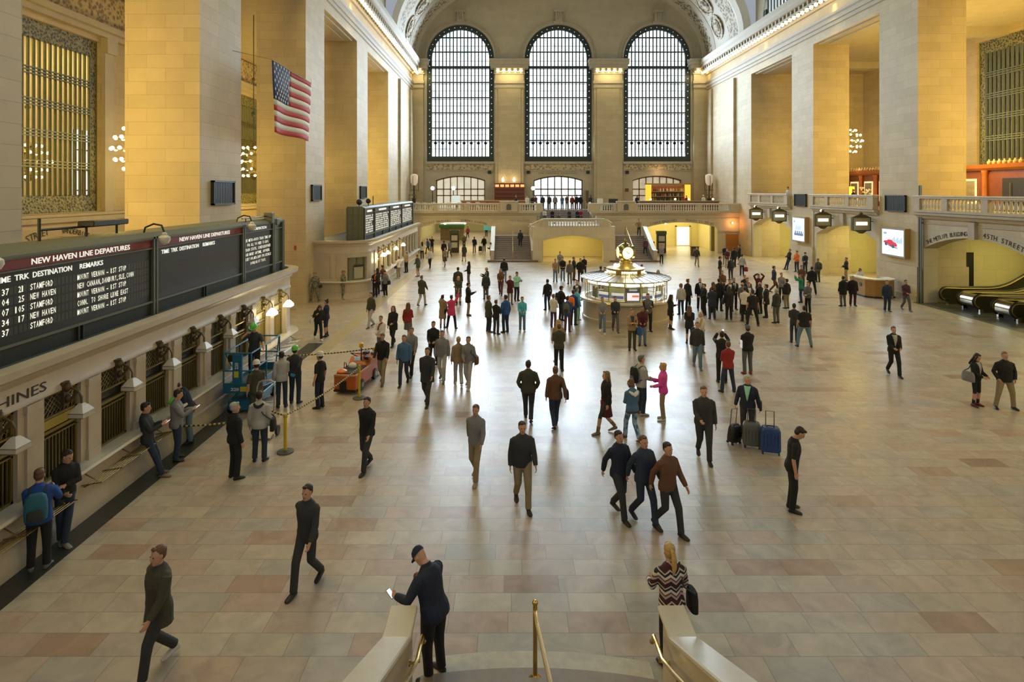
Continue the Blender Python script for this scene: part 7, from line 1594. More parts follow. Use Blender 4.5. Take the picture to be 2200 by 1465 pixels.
def hand_bag(key, s, col, label, w=.32, h=.28, d=.12, name='handbag'):
    P = PEOPLE[key]; c = hand_at(key, s, .07); t = thing(name, label, 'bag', c, radians(P['rz']))
    R = []
    for z, a in ((-.1-h, .9), (-.1-h+.03, 1.0), (-.14, .85), (-.1, .7)): R.append([(d/2*a*cos(2*pi*i/14), w/2*a*(abs(sin(2*pi*i/14))**.6)*(1 if sin(2*pi*i/14) > 0 else -1), z) for i in range(14)])
    MB().rings(R).build('bag', cloth(col), t, True, world=False)
    MB().tube([(0, -w*.25, -.11), (0, -w*.12, -.01), (0, w*.12, -.01), (0, w*.25, -.11)], .011, 6).build('handle', cloth('x'), t, True, world=False)
    return t
def crowd(txt):
    """x y | height heading arms legs top bottom hair shoe | options | label ; a y written h615 is the top of the head, otherwise the feet"""
    for ln in txt.strip().split('\n'):
        if not ln.strip() or ln.startswith('#'): continue
        key, pos, spec, opt, label = [q.strip() for q in ln.split('|')]
        H, rz, arms, leg, top, bot, hair, shoe = spec.split()
        H = float(H)/100; kw = dict(build=1.0); z = 0.0
        for o in opt.split():
            if o[0] == 'w': kw['build'] = float(o[1:])
            elif o[0] == 'l': kw['lean'] = float(o[1:])
            elif o[0] == 'p': kw['hp'] = float(o[1:])
            elif o[0] == 'y': kw['hy'] = float(o[1:])
            elif o[0] == 's': kw['skin'] = int(o[1:])
            elif o[0] == 'v': kw['vneck'] = o[1:]
            elif o[0] == 'o': kw['open_'] = o[1:]
            elif o[0] == 'z': z = float(o[1:])
            elif o[0] == 'r': kw['roll'] = float(o[1:])
        if pos[0] == '@': x, y = [float(q) for q in pos[1:].split()]; p = Vector((x, y, z))
        else:
            xs, ys = pos.split()
            if ys[0] == 'h': p = gp(float(xs), float(ys[1:]), z+H*.985); p = Vector((p.x, p.y, z))
            else: p = gp(float(xs), float(ys), z)
        person(key, p, H, float(rz), arms, leg, top, bot, hair, shoe, label, **kw)
crowd('''
capman | @-1.02 8.32 | 178 58 RR st jn tk cn- k | z0 l14 p42 w1.24 | person in navy jacket and blue baseball cap leaning on the stair parapet with a phone
pony | @2.30 8.52 | 168 8 ee st jv tk py k | l6 p6 w1.05 | person with blonde ponytail in patterned sweater leaning on the stair parapet
bluepack | 84 1222 | 176 28 pF st ju tk sB g | w1.08 p12 | person in royal blue jacket with dark backpack at the ticket windows
legcross | 140 1160 | 174 -125 cg lx jk tj sd a | l4 p14 y25 | person in black jacket with crossed legs leaning on the ticket counter
yelboots | 318 1026 | 175 -68 pp lb jx tj sd h | l-6 p14 | person in charcoal sweater and tan boots leaning on the counter
greyhood | 380 988 | 174 -62 pF st ja tj sd d | w1.22 p14 | stout person in grey hoodie with phone by the ticket counter
darkcap | 408 950 | 174 115 gp st jn tJ ck k | l22 p30 w1.05 | person in dark cap and pale jeans bending over by the ticket counter
whitehair | 505 1027 | 176 -38 dd st jk tk ss k | w1.08 y-20 | white haired person in black suit watching the blue lift
palehood | 558 990 | 173 4 dd st jG tj sd k | w1.10 | person in pale grey hoodie seen from behind with shoulder bag
olivetee | @-7.28 17.5 | 176 35 dp st so to hw k | w1.05 p10 | worker in olive T-shirt and white hard hat beside the blue lift
palework | @-7.0 18.7 | 172 20 dg st jG tj sd k | | person in pale shirt half hidden behind the worker in olive
lifter | @-7.95 18.95 | 174 178 oP st sx tk he k | z0.78 p24 w1.06 | worker in black shirt and green hard hat standing on the lift
gloves | 634 866 | 178 -4 bb st jx tj he k | w1.08 | worker in charcoal hoodie and green hard hat with blue gloves behind the back
whitehat | 687 876 | 170 68 dd st sk tn hw k | | worker in black shirt and white hard hat inside the roped area
stooper | @-8.55 27.2 | 168 -150 ds wk jk tk ld w | l26 p20 | person all in black stooping as they round the end of the near booth
darkblue | 701 723 | 168 85 gg st jn ln ud k | | slim person in navy blue standing on the pale floor before the far booth
soldier1 | @-11.6 36.3 | 180 172 dg wd jz tz cz K+ | w1.15 | soldier in camouflage facing the concourse by the yellow pier
soldier2 | 738 643 | 178 -95 gg st jz tz cz K+ | w1.12 y-20 | soldier in camouflage standing at the rounded booth corner
scarf | 806 638 | 166 175 gp st jk tk sB k | | person in black with a red and orange scarf by the far booth
greyden | 828 637 | 166 150 dg st ja tk sd w | p30 | person in grey blue jacket with dark bag by the far booth
brownjkt | 824 h570 | 172 60 pg st jB tj sd k | l10 | person in brown jacket leaning on the far booth counter
blackhair | 811 h577 | 168 40 gg st jk tk ld k | | black haired person in black queueing at the far booth
pinkshirt | 856 598 | 168 50 dd st sw tK sB w | | person in pale pink shirt with blue bag at the far booth
tanjkt | 873 585 | 172 60 gg st jt tk cK k | w1.1 | person in tan jacket and pale cap at the far booth counter
olivelong | 898 594 | 170 60 gd st co lt sB B | l8 | person in long olive jacket and tan leggings near the far booth
whiteblouse | 907 556 | 168 20 gh st vw tk ld k | ow | person in white and grey top at the end of the far booth counter
armsup | 928 543 | 172 175 Pr st jk tk sd k | | person in black holding a phone up in the yellow passage
bluebent | 920 545 | 160 60 dd wk jb tj sd k | l12 | person in blue jacket walking into the yellow passage
darkman | 954 556 | 176 -10 dd st jk tk sd k | w1.12 | broad person in black with red collar entering the yellow passage
whitewalk | 924 576 | 170 170 ff wk jw tk sB k | | person in white and black striding near the end of the far booth
greywalk | 966 553 | 172 160 fa WK ja tg sd g | | grey clad person striding beside the poster column
smalldark | 997 534 | 172 178 dd st jo tk sB k | | person in dark olive alone in the middle of the yellow passage
brownskirt | 997 562 | 166 20 ad wk co kB sd k | | person in olive coat walking towards the yellow passage
navyrear | 1019 543 | 172 10 pd st jn tg sB k | | person in navy jacket looking into the yellow passage
blackwheel | 1040 541 | 172 175 dt st jk tk sy k | | person in black with a trolley bag in the yellow passage
navyphone | 1055 559 | 170 75 pp st jn lk sd k | p22 | person in navy jacket texting at the corner of the staircase
tanskirt | 956 h533 | 165 165 gd wk ct kB sd B | | person in tan coat close behind the broad one in black
redfar | 1005 512 | 168 20 dd wk jr tk sd k | | person in red deep inside the yellow passage
darkfar | 1045 508 | 174 170 dd st jx tk sd k | | dark figure deep inside the passage beside the teal banner
olivegrey | 906 657 | 176 -20 ff WK co tG sg k+ | w1.1 | person in olive grey coat and black boots striding past the far booth
khakilegs | 822 823 | 172 175 ff wk jk tK sB B | w1.1 p10 | person in black jacket and khaki trousers walking behind the orange cart
denimwalk | 868 826 | 170 178 dd WK jD tj sB k | | person in blue denim jacket walking beside the khaki trousered one
greymove | 884 806 | 172 170 fa wk ja tk sB k+ | | person in grey jacket and black boots walking behind the denim jacket
greencoat | 845 742 | 170 165 gd wk ck tk lB k | | person in long black coat with brown hair walking among the crowd
redskirt | 877 730 | 166 -15 dg wk jr kg lB B | | person in red top and grey skirt walking away
redwhite | 818 h680 | 162 170 gg wk jw tg sB k | | person in white top with a red scarf walking in the crowd by the cart
bigblack | 918 868 | 176 170 fa wk cx tx sd k | w1.15 | large person in charcoal coat walking in front of the crowd
blackbag | 931 788 | 172 175 gg WK jk tk sd k | w1.08 | person in black jacket walking with a bag across the chest
tallgrey | 950 h712 | 176 178 dd wk ja tG sB g | | person in pale grey walking beside the black jacketed one
ghostbooth | 797 703 | 170 150 dd wk jo tG sd g | | person in olive top and pale trousers walking near the far booth corner
goldrear | 985 h725 | 168 10 dd wk jt tG sy w | | person in pale tan top walking near the middle of the floor
beigecoat | 951 704 | 160 -12 rd st lt lk sd k | | person in beige coat posing for a selfie
pinkjkt | 970 706 | 162 -8 cw wd cp tk sd k | w1.08 | person in bright pink jacket with one arm raised
blondefur | 985 655 | 166 178 gg st co kg fy k+ | p14 | blonde person in black and olive jacket with grey skirt and boots
oliveback | 984 h575 | 182 5 dd st co to sd k | w1.2 | tall broad person in olive coat seen from behind
longblack | 1007 612 | 166 75 gg st jk tg ld k | | long haired person in black jacket and grey trousers
coatkhaki | 1006 678 | 176 -82 pF st ck tK sd x | p8 | person in black coat and khaki trousers holding a phone
baldman | 1046 632 | 174 85 pF st jk tk b k | w1.1 p10 | bald person in black with a phone
greycoat | 1044 643 | 166 10 dd st cx tg sg k | | person in dark grey coat just below the bald one
brownpair | 1076 634 | 168 175 gg wk jB tv lB k | w1.1 | person in brown jacket and plum trousers walking by the stair foot
jeansblack | 1083 606 | 174 -5 dd st jk tJ sd k | w1.1 | person in black jacket and light jeans at the foot of the stairs
maroonphone | 1096 654 | 168 -165 gP st cm tK sd B | | person in dark red coat with a phone at the mouth
mintphone | 1110 646 | 176 -150 Fp st jC tk sd k | p20 | person in mint green sweater with a glowing phone
blazer | 1050 713 | 172 -60 dd st co tx sB g | w1.08 | person in olive blazer listening in the group of three
blackknit | 1066 718 | 160 -30 gg st jk tx sB k | | short person in black sweater in the group of three
bluesweater | 1086 714 | 176 40 kd st jb tj sd k | w1.1 | person in blue sweater talking in the group of three
turquoise | 1122 712 | 164 178 gg st jc tJ sd G | | person in turquoise top standing alone on the bright floor
ghostgrey | 1006 832 | 172 170 dg wk ja tG sB G | | person in grey with a brown bag walking on the bright floor
olivejkt | 1201 797 | 175 -6 gg st jo tk sB k | w1.05 | person in olive jacket and black jeans seen from behind in the centre
blondebehind | 1199 h688 | 165 8 dd st jt tG ly w | | blonde person in tan just beyond the olive jacket
darkolive | 1135 904 | 175 -4 kk wk jo tx sd k | w1.18 | broad person in dark olive jacket walking away across the bright floor
brownwalk | 1193 918 | 172 8 da WK jB tj sB k | w1.1 | person in brown jacket walking away beside the dark olive one
longhair | 1302 930 | 170 100 dd wk jk km lh h+ | p0 | person with long fair hair in black top and dark red skirt
denimhood | 1358 947 | 164 15 gg wk jD tJ fB B+ | p28 | person in denim jacket with pale hood and tie dyed jeans
camera | 1378 890 | 176 -72 gg st jG tj sg G | w1.12 | person in grey shirt with black backpack holding a camera
magenta | 1424 902 | 166 75 gp st jP tK fy w | | person in magenta jacket and khaki trousers
ghostkhaki | 1122 1087 | 178 -172 fd wk jx tK sd d | w1.15 | tall person in charcoal jacket and khaki trousers striding towards the viewer
ghostlilac | 1022 1030 | 172 165 fa wk ja tK sB K | | person in pale grey top and cream trousers striding
ghostnavy | 1330 1108 | 174 -150 fa WK jn tx sd d | w1.08 | person in navy jacket striding, furthest from the denim pair of walkers
ghostblue | 1383 1122 | 174 -155 fa wk jj tj sB d | w1.05 | person in dark denim striding in the middle of the walking trio
ghostrust | 1435 1142 | 174 -150 fa wk jB tx sd d | w1.08 | person in rust brown jacket striding in the walking trio
bigdark | 1512 986 | 180 172 dg wk jx tx sB k | w1.22 | large person in dark grey walking towards the viewer by the suitcases
traveller | 1606 940 | 168 155 tt st jn tx sG g | w1.15 y45 vC | grey haired traveller in navy jacket and mint shirt with suitcases
blacktee | 1702 1096 | 178 -105 dd st sk tk sd k | l6 p34 w1.02 | person in black T-shirt and black trousers looking down
ghostleft | 788 1008 | 172 160 fa wk jk tx sd k | w1.1 | person in black jacket striding near the lone barrier post
ghostolive | 340 1440 | 172 150 fa wk co tx sB w | w1.15 | person in olive coat and white shoe striding near the stair foot
ghostlegs | 660 1262 | 172 165 fa WK jx tx sd k | | person in charcoal clothes striding across the tan floor
redsweater | 1564 842 | 168 5 gg wd jr tj sB k | w1.05 | person in dark red sweater behind the one photographing
photog | 1551 822 | 178 -15 rr st jk tk sd k | w1.08 | person in black holding a white phone overhead
beanie | 1606 803 | 176 6 gg st jk tg ng r | w1.1 | person in black fleece with grey beanie and red shoes
bluewalk | 1498 790 | 172 170 dd wk jx tJ sg g | | person in charcoal top and light jeans walking
scarfwhite | 1505 757 | 168 178 gg st vw tJ fw g | ow | person with white cap and scarf in jeans looking up
longhair2 | 1481 738 | 166 -20 gg st ck lk lB k | | person with long brown hair in black jacket seen from behind
asiancoat | 1441 707 | 166 -85 pd st ck lk ld k | p10 | black haired person in black coat right beside the information booth
maroontop | 1380 742 | 170 170 gg st jm tJ sd k | s1 w1.05 | person in maroon shirt and jeans in front of the information booth
duffel | 1358 752 | 172 178 pp st jt to sB d | vx | person in tan jacket with a blue duffel bag
bigtee | 1392 712 | 180 178 pg st vg tk sd k | ok w1.15 | bearded person in grey and black top against the booth wall
ghostjeans | 1294 715 | 168 175 gg wk ja tJ sB w | | person in grey top and light jeans walking past the booth
ghostdark | 1322 712 | 166 178 gg wk jx tg sd B | | person in dark top walking past the booth front
greypack | 1219 713 | 168 -18 gg st jb tv sd v | | person in blue jacket and plum trousers with grey backpack
whitehoodie | 1189 704 | 164 -30 gg st jw tv sB m | | person in white hoodie beside the information booth queue
capjkt | 1206 688 | 176 -60 dp st jk tx ck k | w1.1 | person in black jacket and black cap in the booth queue
orangepk | 1232 698 | 174 -30 dd st ju tx sd k | w1.05 | person in royal blue with an orange backpack in the booth queue
vestdark | 1176 h601 | 172 20 dd st vk tj sd k | od w1.1 | dark haired person in black vest at the back of the booth queue
suitqueue | 1240 h603 | 176 160 gg st jk tk sB k | vw | person in black suit facing the viewer in the booth queue
cyanshirt | 1240 h619 | 166 -60 gd st jc tC sg w | | person in bright cyan at the booth counter
tangroup | 1193 h557 | 168 175 gg st jt tJ sB k | | person in tan top in the group near the archway
blackhoodie | 1209 h553 | 174 178 gg st jk tJ sd k | | person in black hoodie and jeans in the group near the archway
greygreen | 1224 h560 | 170 10 dd st jg tg sB k | | person in grey green seen from behind near the archway
brownpants | 1233 h553 | 172 -120 gg st jn tB sB k | | person in navy top and brown trousers near the archway
blackcoat1 | 1247 h556 | 172 170 kk st ck tk sd k | w1.1 | person in black coat at the edge of the archway group
tallgrey2 | 1203 h541 | 174 170 gg st ja tg sd k | | person in grey standing at the mouth of the archway
seatpost1 | 1255 h551 | 165 178 gg st jk tk sd k | | person in black seated height beside the yellow archway
behind1 | 1291 h573 | 172 -40 gg st jx tk sd k | | dark haired person behind the booth roof, clockwise first
behind2 | 1299 h575 | 168 140 gg st jk tk sd k | | dark haired person behind the booth roof, second in the pair
behind3 | 1379 h569 | 172 -30 gg st jt tk sB k | | person in tan just beyond the clock
behind4 | 1414 h581 | 166 160 gg st jw tK lh k | | person with reddish hair beyond the booth roof edge
stairblur | @1.18 59.1 | 172 5 dd wk cx tk sd k | z1.134 | dark figure climbing the stair flight on the ticket booth side
stairtan | @13.3 61.6 | 168 178 gh wk jt tj sd k | z2.106 | person in tan jacket and dark hat at the top of the flight behind the clock
stairred | @13.1 57.75 | 168 10 dd wk jv tx sB k | z0.486 | person in plum jacket climbing the flight behind the clock
stairfoot1 | 1404 557 | 172 60 gg st jk tk sd k | | person in black leaning at the stair parapet behind the clock
stairfoot2 | 1421 566 | 170 178 gg st ja tk sB k | | person in grey striped top below the stair parapet
doorway1 | 1466 527 | 172 75 gg st jk tk sd k | | person in black and orange before the bright doorway
blurtan | 1497 572 | 170 175 fa wk jx tK sd k | | person in black top and tan trousers crossing the passage mouth
police | 1547 602 | 176 -100 gg st sk tB ck k | w1.12 | officer in black shirt and peaked cap beneath the orange lamp
behindpol | 1557 h528 | 172 175 gg st jk tK sB k | | person in black and khaki near the orange door
redplaid | 1562 h535 | 166 170 gg st jm tK sB k | | person in dark red shirt beside the orange door
longgroup1 | 1577 h532 | 174 5 dd st ck tk sd k | w1.1 | person in long black coat in front of the orange door
longgroup2 | 1570 601 | 172 10 dd st jx tx sd k | w1.08 | person in charcoal with a shiny backpack under the orange lamp
blackfar | 1588 568 | 176 80 gg st ck tk sd k | w1.1 | person in black coat holding a paper near the end arch
redball | 1594 592 | 168 -20 dt st jG tx sd k | | person in pale grey with a round red bag
ghostpink | 1552 640 | 170 175 gg wk jB tx sB k | | person in dusty brown walking behind the group of suits
photomaroon | 1630 650 | 170 175 HH st jm tx sd k | | person in maroon sweater with both arms raised taking a picture
blurblue | 1663 628 | 172 -100 dd wk jj tB sd k | w1.08 | person in slate blue walking past the last arches
wallblack | @23.75 51.2 | 174 100 gg lb jk tj sB k | l-6 | person in black and jeans leaning on the wall under the blue street screen
wallorange | @23.7 49.7 | 174 120 gg st jO tj sd k | w1.08 | person in bright orange jacket leaning on the wall
wallnavy | @23.85 48.6 | 172 130 gg st jn tn ck k | | person in navy and cap leaning on the wall next to the orange jacket
packgrey | 1757 606 | 174 10 dd st jg to sh k | w1.08 | person with reddish hair and green backpack at the track arch
brownshirt | 1722 h571 | 172 170 gg st jB tk sd k | w1.1 | person in brown shirt with folded arms near the track arch
blacksuit2 | 1744 632 | 178 -15 dd wd jk tk sd k | w1.12 | tall person in black suit seen from behind near the track arch
greentee | 1721 650 | 168 60 rr st je tj sB k | | person in green shirt photographing with raised arms
greyjkt2 | 1736 672 | 170 120 gg st jg tk sd k | | person in grey jacket with phone behind the stout one in black
stoutblack | 1728 745 | 176 -12 dd wd sk tJ sd k | w1.3 | stout person in black T-shirt and blue jeans
navyslim | 1706 736 | 172 -20 gg st sx tj sd k | s1 | person in dark shirt and jeans beside the stout one
suitwhite | 1463 676 | 168 10 dd st jG tj fB k | | person in pale grey jacket and jeans beside the suits
suit1 | 1478 668 | 178 -60 dd st jk tk sB k | vw | fair haired person in black suit at the edge of the group
suit2 | 1504 h598 | 180 178 dd st jk tk b k | vwD | person in black suit with pale blue tie facing the viewer
blackcoat2 | 1513 h611 | 166 100 gg st ck tk sd k | | short haired person in black coat facing the suits
darkteal | 1530 686 | 170 -8 gg st cn tn sd k | w1.15 | person in dark teal coat and trousers seen from behind
suit3 | 1545 667 | 178 -40 dd st ck tk sd k | w1.1 | person in long black suit with black bag turned away
darkhair3 | 1532 h607 | 166 20 gg st jk tk lB k | | dark red haired person in black within the group
longblack3 | 1566 687 | 174 -12 dp st ck tk ld k | | person in long black coat holding white papers
suit4 | 1577 h598 | 178 178 gg st jk tk sh k | vwb | fair haired person in black suit with blue tie
suit5 | 1568 h601 | 176 170 dd st jk tk sd k | vw | person in black suit partly behind the blue tie
black6 | 1600 h592 | 172 178 gg st jk tk sd k | | person in black top at the back of the group of suits
suit7 | 1606 h598 | 176 178 dd st jx tk sd k | vG | person in charcoal suit behind the white shirt
suit8 | 1609 h608 | 174 178 dd st jn tn sB k | vw | person in navy suit with open white collar
grey9 | 1595 h608 | 170 -60 dd st jg tk b k | | bald person in grey beside the white shirt
whiteshirt | 1600 690 | 176 -4 gg st sw tk sd k | w1.08 | person in white shirt and black trousers seen from behind
blackpolo | 1617 700 | 178 -4 dd wd sk tk cx k | w1.25 | stout person in black polo seen from behind with feet apart
bald2 | 1632 h607 | 172 20 gg st jk tk b k | | bald person in black beyond the stout polo
black7 | 1646 682 | 174 60 dd st ck tk sd k | w1.1 | person in long black coat beside the grey trousers
greytrs | 1668 694 | 174 25 dd st jx tg ss k | w1.12 | person in dark jacket and grey trousers seen from behind
plaid | 1679 h587 | 168 178 pg st ja tk sB k | | person in pale plaid shirt and brown hair at the back
blackbag2 | 1690 h600 | 168 20 dd st jk tK sd k | | person in black with khaki trousers beside the plaid shirt
coat157 | 1811 658 | 174 10 dd st ck tg sd k | w1.15 | person in black coat seen from behind near the oak desk
redtrs | 1832 657 | 174 170 dd st ck tm ss k | w1.15 | person in black coat and dark red trousers near the oak desk
whitecoat | 1847 630 | 164 175 gg st lw lk fB k | p25 | person in white coat reading by the oak desk
archblack | 1818 h554 | 172 80 gg st jk tK sB k | | person in black standing inside the track arch
deskblue | 1906 669 | 172 175 dd st jj tj sh g | w1.1 | person in slate blue jacket in front of the oak desk
deskplum | 1946 667 | 170 175 gg wk jv tg sd g | | person in plum jacket walking towards the escalators
suitfar | 1920 806 | 176 170 gg wk jk tk sB k | vs w1.05 | person in dark suit with grey shirt walking alone on the open floor
greybag | 2097 872 | 164 -160 gg st jk lk ld m | vG p20 | long haired person in black cardigan with a grey bag
fleece | 2159 878 | 174 170 kk wd jk tK sh k | w1.18 | person in black fleece and khaki trousers with hands in pockets
''')
b_ = Vector
crowd('''
top1 | @4.0 70.6 | 172 5 dd st jn tj sd k | z4.44 w1.1 | person in navy and jeans at the stair head, cafe end of the row
top2 | @4.8 70.9 | 174 10 dd st jx tx sd k | z4.44 | person in charcoal at the stair head beside the navy one
top3 | @5.5 71.0 | 172 175 dd st ja tk sB k | z4.44 | person in grey near the middle of the stair head
top4 | @6.3 70.7 | 166 170 gg st jD tJ sd k | z4.44 | person in pale blue at the very top step
top5 | @6.9 71.2 | 172 178 gg st jB tK sh k | z4.44 | person in brown jacket and khaki at the stair head
top6 | @7.5 71.0 | 168 178 dd st jr tk sd k | z4.44 | person in red jacket at the stair head
top7 | @8.0 70.8 | 176 10 dd st jk tk sd k | z4.44 | person in black at the stair head, nearer the bar, broader
top8 | @8.5 71.1 | 174 -10 dd st jk tk sd k | z4.44 | person in black at the stair head, nearest the bar handrail
top9 | @3.2 70.9 | 170 10 gg st jv tg sB k | z4.44 | person in plum jacket beside the stair head wall
top10 | @9.6 70.5 | 172 20 gg st jx tk sd k | z4.44 | person in dark clothes behind the stair head wall on the bar side
sit1 | @4.05 67.5 | 168 178 gg sit jw tg sd k | z3.39 | person in white sitting on the upper stairs
sit2 | @4.9 67.52 | 168 178 gg sit jk tk sB k | z3.39 | person in black sitting on the upper stairs
sit3 | @5.6 67.54 | 168 178 gg sit ja tg nw k | z3.39 | person in grey with a white hat sitting on the upper stairs
sit4 | @6.8 67.52 | 168 178 gg sit jx tk sd k | z3.39 | person in charcoal sitting near the middle of the upper stairs
sit5 | @8.1 67.5 | 168 178 gg sit jr tg sd k | z3.39 | person in red sweater sitting on the upper stairs
sit6 | @7.7 67.52 | 168 178 gg sit jn tk sB k | z3.39 | person in navy sitting behind the red sweater
lean1 | @24.95 53.7 | 172 120 ee st jw tk sd k | z5.32 l18 | person in white leaning on the balcony balustrade
diner1 | @28.5 50.0 | 170 90 gg sit jn tk sd k | z5.55 | person in navy and white sitting at the balcony restaurant
barman | @14.6 68.6 | 172 10 gg st jn tk sd k | z4.44 | person in dark blue standing at the end of the bar counter
chef | @22.2 68.8 | 172 178 gg st jw tk nw k | z4.44 | person in white with white hat behind the bar counter
barred | @20.3 68.9 | 168 178 gg st jr tk sd k | z4.44 | person in red behind the bar counter
cafe1 | @0.9 69.0 | 172 100 gg st jn tk sd k | z4.44 | person in navy at the cafe counter by the shelves
cafe2 | @2.1 67.2 | 168 178 gg st jw tk sd k | z4.44 | person in white behind the short balustrade on the cafe side
cafe3 | @2.7 67.3 | 170 170 gg st jk tk sd k | z4.44 | person in black behind the short balustrade on the cafe side
''')
# ---------------------------------------------------------------- things the people carry
phone('capman', -1, 'lit phone in the hands of the person in the blue cap'); phone('yelboots', 1, 'lit phone held by the person in tan boots'); phone('greyhood', 1, 'bright phone held by the stout person in grey hoodie')
phone('mintphone', 1, 'glowing phone held by the person in mint green'); phone('photog', 1, 'white phone held overhead by the person in black'); phone('navyphone', -1, 'phone held by the person at the corner of the staircase'); phone('baldman', 1, 'phone held by the bald person in black'); phone('coatkhaki', 1, 'phone held by the person in black coat and khaki trousers'); phone('lifter', 1, 'phone at the face of the worker on the lift'); phone('greyjkt2', -1, 'lit phone held behind the stout person in black')
backpack('bluepack', 'q', 'dark teal backpack on the person in royal blue jacket', .34, .46, .2); backpack('camera', 'k', 'black backpack on the person holding a camera'); backpack('greypack', 'g', 'grey backpack on the person in blue jacket'); backpack('orangepk', 'O', 'orange backpack in the information booth queue', .34, .5, .22); backpack('packgrey', 'o', 'green backpack on the reddish haired person'); backpack('longgroup2', 'x', 'dark backpack under the orange lamp'); backpack('doorway1', 'O', 'orange and black backpack before the bright doorway'); backpack('capjkt', 'k', 'black backpack on the person in black cap')
shoulder_bag('palehood', 1, 'k', 'black shoulder bag on the person in pale grey hoodie', .32, .30, .12, .92, True); shoulder_bag('pony', 1, 'k', 'black leather handbag on the shoulder of the ponytailed person', .30, .30, .12, .96, False, 'handbag'); shoulder_bag('duffel', -1, 'b', 'blue duffel bag on the person in tan jacket', .5, .30, .26, .82, False, 'duffel_bag'); shoulder_bag('pinkjkt', -1, 'k', 'black bag on the person in pink jacket', .25, .2, .1, .9, True); shoulder_bag('greybag', 1, 'a', 'grey tote bag on the long haired person in cardigan', .42, .32, .12, 1.0, False, 'tote_bag', -.05); shoulder_bag('greyden', -1, 'k', 'dark bag on the person in grey blue jacket'); shoulder_bag('pinkshirt', -1, 'b', 'blue bag on the person in pale pink shirt'); shoulder_bag('suit3', 1, 'k', 'black briefcase bag on the suited person turned away'); shoulder_bag('longblack3', -1, 'n', 'navy bag on the person with white papers'); shoulder_bag('scarfwhite', 1, 'k', 'black bag on the person in white cap and scarf'); shoulder_bag('ghostgrey', -1, 'B', 'brown bag on the person in grey on the bright floor'); shoulder_bag('soldier1', -1, 'k', 'black pouch at the hip of the soldier by the yellow pier', .34, .16, .14, .93, False, 'pouch'); shoulder_bag('traveller', -1, 'n', 'dark crossbody bag on the traveller in navy', .24, .24, .08, .95, True); shoulder_bag('scarf', -1, 'k', 'black bag on the person with the orange scarf'); shoulder_bag('brownwalk', 1, 'x', 'dark bag on the person in brown jacket'); shoulder_bag('stooper', 1, 'w', 'white bag on the stooping person in black'); shoulder_bag('blackbag', -1, 'x', 'dark bag on the walking person in black jacket', .3, .3, .14, 1.0, True)
hand_bag('redball', 1, 'r', 'round red bag carried by the person in pale grey', .34, .34, .3); hand_bag('darkcap', -1, 'k', 'black bag held by the bending person in dark cap', .3, .34, .16)
t = suitcase(0, 0, 0, .42, .28, .62, (.012,.012,.013), 'black trolley bag in the yellow passage by the far booth'); p = at('blackwheel', (.42, -.05, 0)); t.location = p
t = thing('camera', 'black camera held by the person with the backpack', 'camera', hand_at('camera', 1, .1), radians(-72)); MB().box(-.065, .065, -.03, .03, -.045, .045).build('body', BLACK, t, world=False, bevel=.008); MB().lathe([(.034, .03), (.036, .10), (.03, .11)], (0, 0, 0), 14, ax='y').build('lens', M('lens_grey', (.06,.06,.06), .3), t, True, world=False)
for s in (-1, 1):      # gloves and other small worn things
    P = PEOPLE['gloves']; S_, E, W, c = P['arm'][s]; mb = MB(); add_hand(mb, W, W-E, s, .0115, True); mb.ball(W+(W-E).normalized()*.04, .047, 10, 6); mb.v = [tuple(Vector(q)*P['k']) for q in mb.v]; mb.build('glove', M('glove_blue', (.05,.32,.60), .4), P['o'], True, world=False)
def patch(key, name, col, pts, r, smooth=True):
    P = PEOPLE[key]; mb = MB().tube([(P['U'] @ Vector(q))*P['k'] for q in pts], [x*P['k'] for x in r], 10, flat=.6); return mb.build(name, cloth(col), P['o'], smooth, world=False)
patch('scarf', 'scarf', 'O', [(-.07, .07, 1.47), (-.03, .13, 1.40), (-.02, .15, 1.28), (-.04, .15, 1.15)], [.05, .045, .045, .04]); patch('redwhite', 'scarf', 'r', [(-.09, .04, 1.47), (0, .12, 1.42), (.06, .13, 1.30), (.08, .13, 1.16)], [.05, .05, .045, .04]); patch('denimhood', 'hood', 'w', [(-.13, -.08, 1.44), (-.07, -.13, 1.40), (0, -.15, 1.36), (.07, -.13, 1.40), (.13, -.08, 1.44)], [.04, .07, .08, .07, .04]); patch('palehood', 'hood', 'k', [(-.11, -.07, 1.46), (-.05, -.13, 1.41), (0, -.14, 1.40), (.05, -.13, 1.41), (.11, -.07, 1.46)], [.035, .05, .055, .05, .035]); patch('scarfwhite', 'scarf', 'y', [(-.04, .09, 1.48), (.0, .13, 1.40), (.05, .14, 1.25), (.06, .14, 1.12)], [.045, .05, .04, .03]); patch('darkman', 'collar', 'r', [(-.10, .02, 1.47), (-.05, -.09, 1.46), (.05, -.09, 1.46), (.10, .02, 1.47)], [.03, .04, .04, .03]); patch('denimhood', 'waistband', 'm', [(-.19, .0, .86), (-.13, -.13, .86), (0, -.165, .86), (.13, -.13, .86), (.19, 0, .86)], [.03]*5); patch('blondefur', 'fur_wrap', 'o', [(-.24, .12, 1.12), (-.10, .19, 1.08), (.10, .20, 1.10), (.27, .14, 1.14)], [.06, .08, .08, .06])
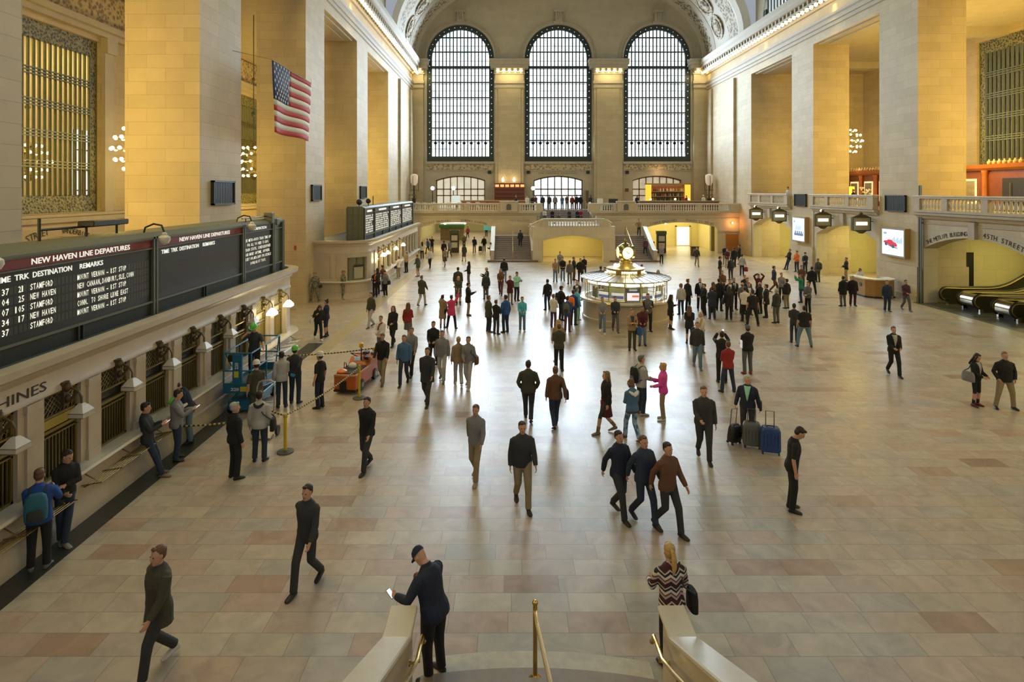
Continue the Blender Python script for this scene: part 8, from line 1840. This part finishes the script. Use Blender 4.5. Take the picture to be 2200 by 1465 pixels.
P = PEOPLE['beanie']; o = thing('paper', 'white paper under the arm of the person in grey beanie', 'paper', at('beanie', (-.25, -.02, 1.1))); MB().box(-.01, .01, -.09, .09, -.14, .14).build('sheet', WHITEP, o, world=False)
o = thing('paper', 'white papers held by the person in long black coat', 'paper', hand_at('longblack3', 1, .1), radians(-20)); MB().box(-.10, .10, -.005, .005, -.12, .14).build('sheet', WHITEP, o, world=False)
tag(MB().ball((-8.78, 15.75, 1.22), .15, 12, 8, 1, 1.15, .7).build('hard_hat', MATS['helmet_e'], None, True, loc=(-8.78, 15.75, 1.12)), 'green hard hat lying on the counter beside the person in dark cap', 'hard hat')
# patterned sweater of the ponytailed person
def sweater():
    m, N, L, b = _bsdf('patterned_knit'); tc = N.new('ShaderNodeTexCoord'); s = N.new('ShaderNodeSeparateXYZ'); L.new(tc.outputs['Object'], s.inputs[0])
    def mt(op, a, bb=None):
        n = N.new('ShaderNodeMath'); n.operation = op
        for i, v in enumerate((a, bb)):
            if v is None: continue
            if isinstance(v, (int, float)): n.inputs[i].default_value = v
            else: L.new(v, n.inputs[i])
        return n.outputs[0]
    px = mt('PINGPONG', mt('ADD', mt('MULTIPLY', s.outputs[0], 1.0), 5.0), 0.075); pz = mt('MULTIPLY', px, 0.75); ph = mt('FRACT', mt('DIVIDE', mt('ADD', s.outputs[2], pz), 0.20))
    cr = N.new('ShaderNodeValToRGB'); cr.color_ramp.interpolation = 'CONSTANT'; el = cr.color_ramp.elements
    el[0].position = 0; el[0].color = (.045,.012,.018,1); el[1].position = .30; el[1].color = (.42,.33,.33,1)
    for p, c in ((.44, (.14,.055,.06)), (.56, (.60,.55,.50)), (.74, (.015,.016,.03)), (.9, (.50,.42,.40))): e = el.new(p); e.color = (*c, 1)
    L.new(ph, cr.inputs[0]); L.new(cr.outputs[0], b.inputs['Base Color']); b.inputs['Roughness'].default_value = .9
    return m
for ch in PEOPLE['pony']['o'].children:
    if ch.name.startswith('jacket'): ch.data.materials[0] = sweater()
for ch in PEOPLE['denimhood']['o'].children:
    if ch.name.startswith('trousers'): ch.data.materials[0] = carved('tie_dyed_denim', (.05,.13,.25), (.28,.40,.50), scale=6, rough=.9, dist=0)
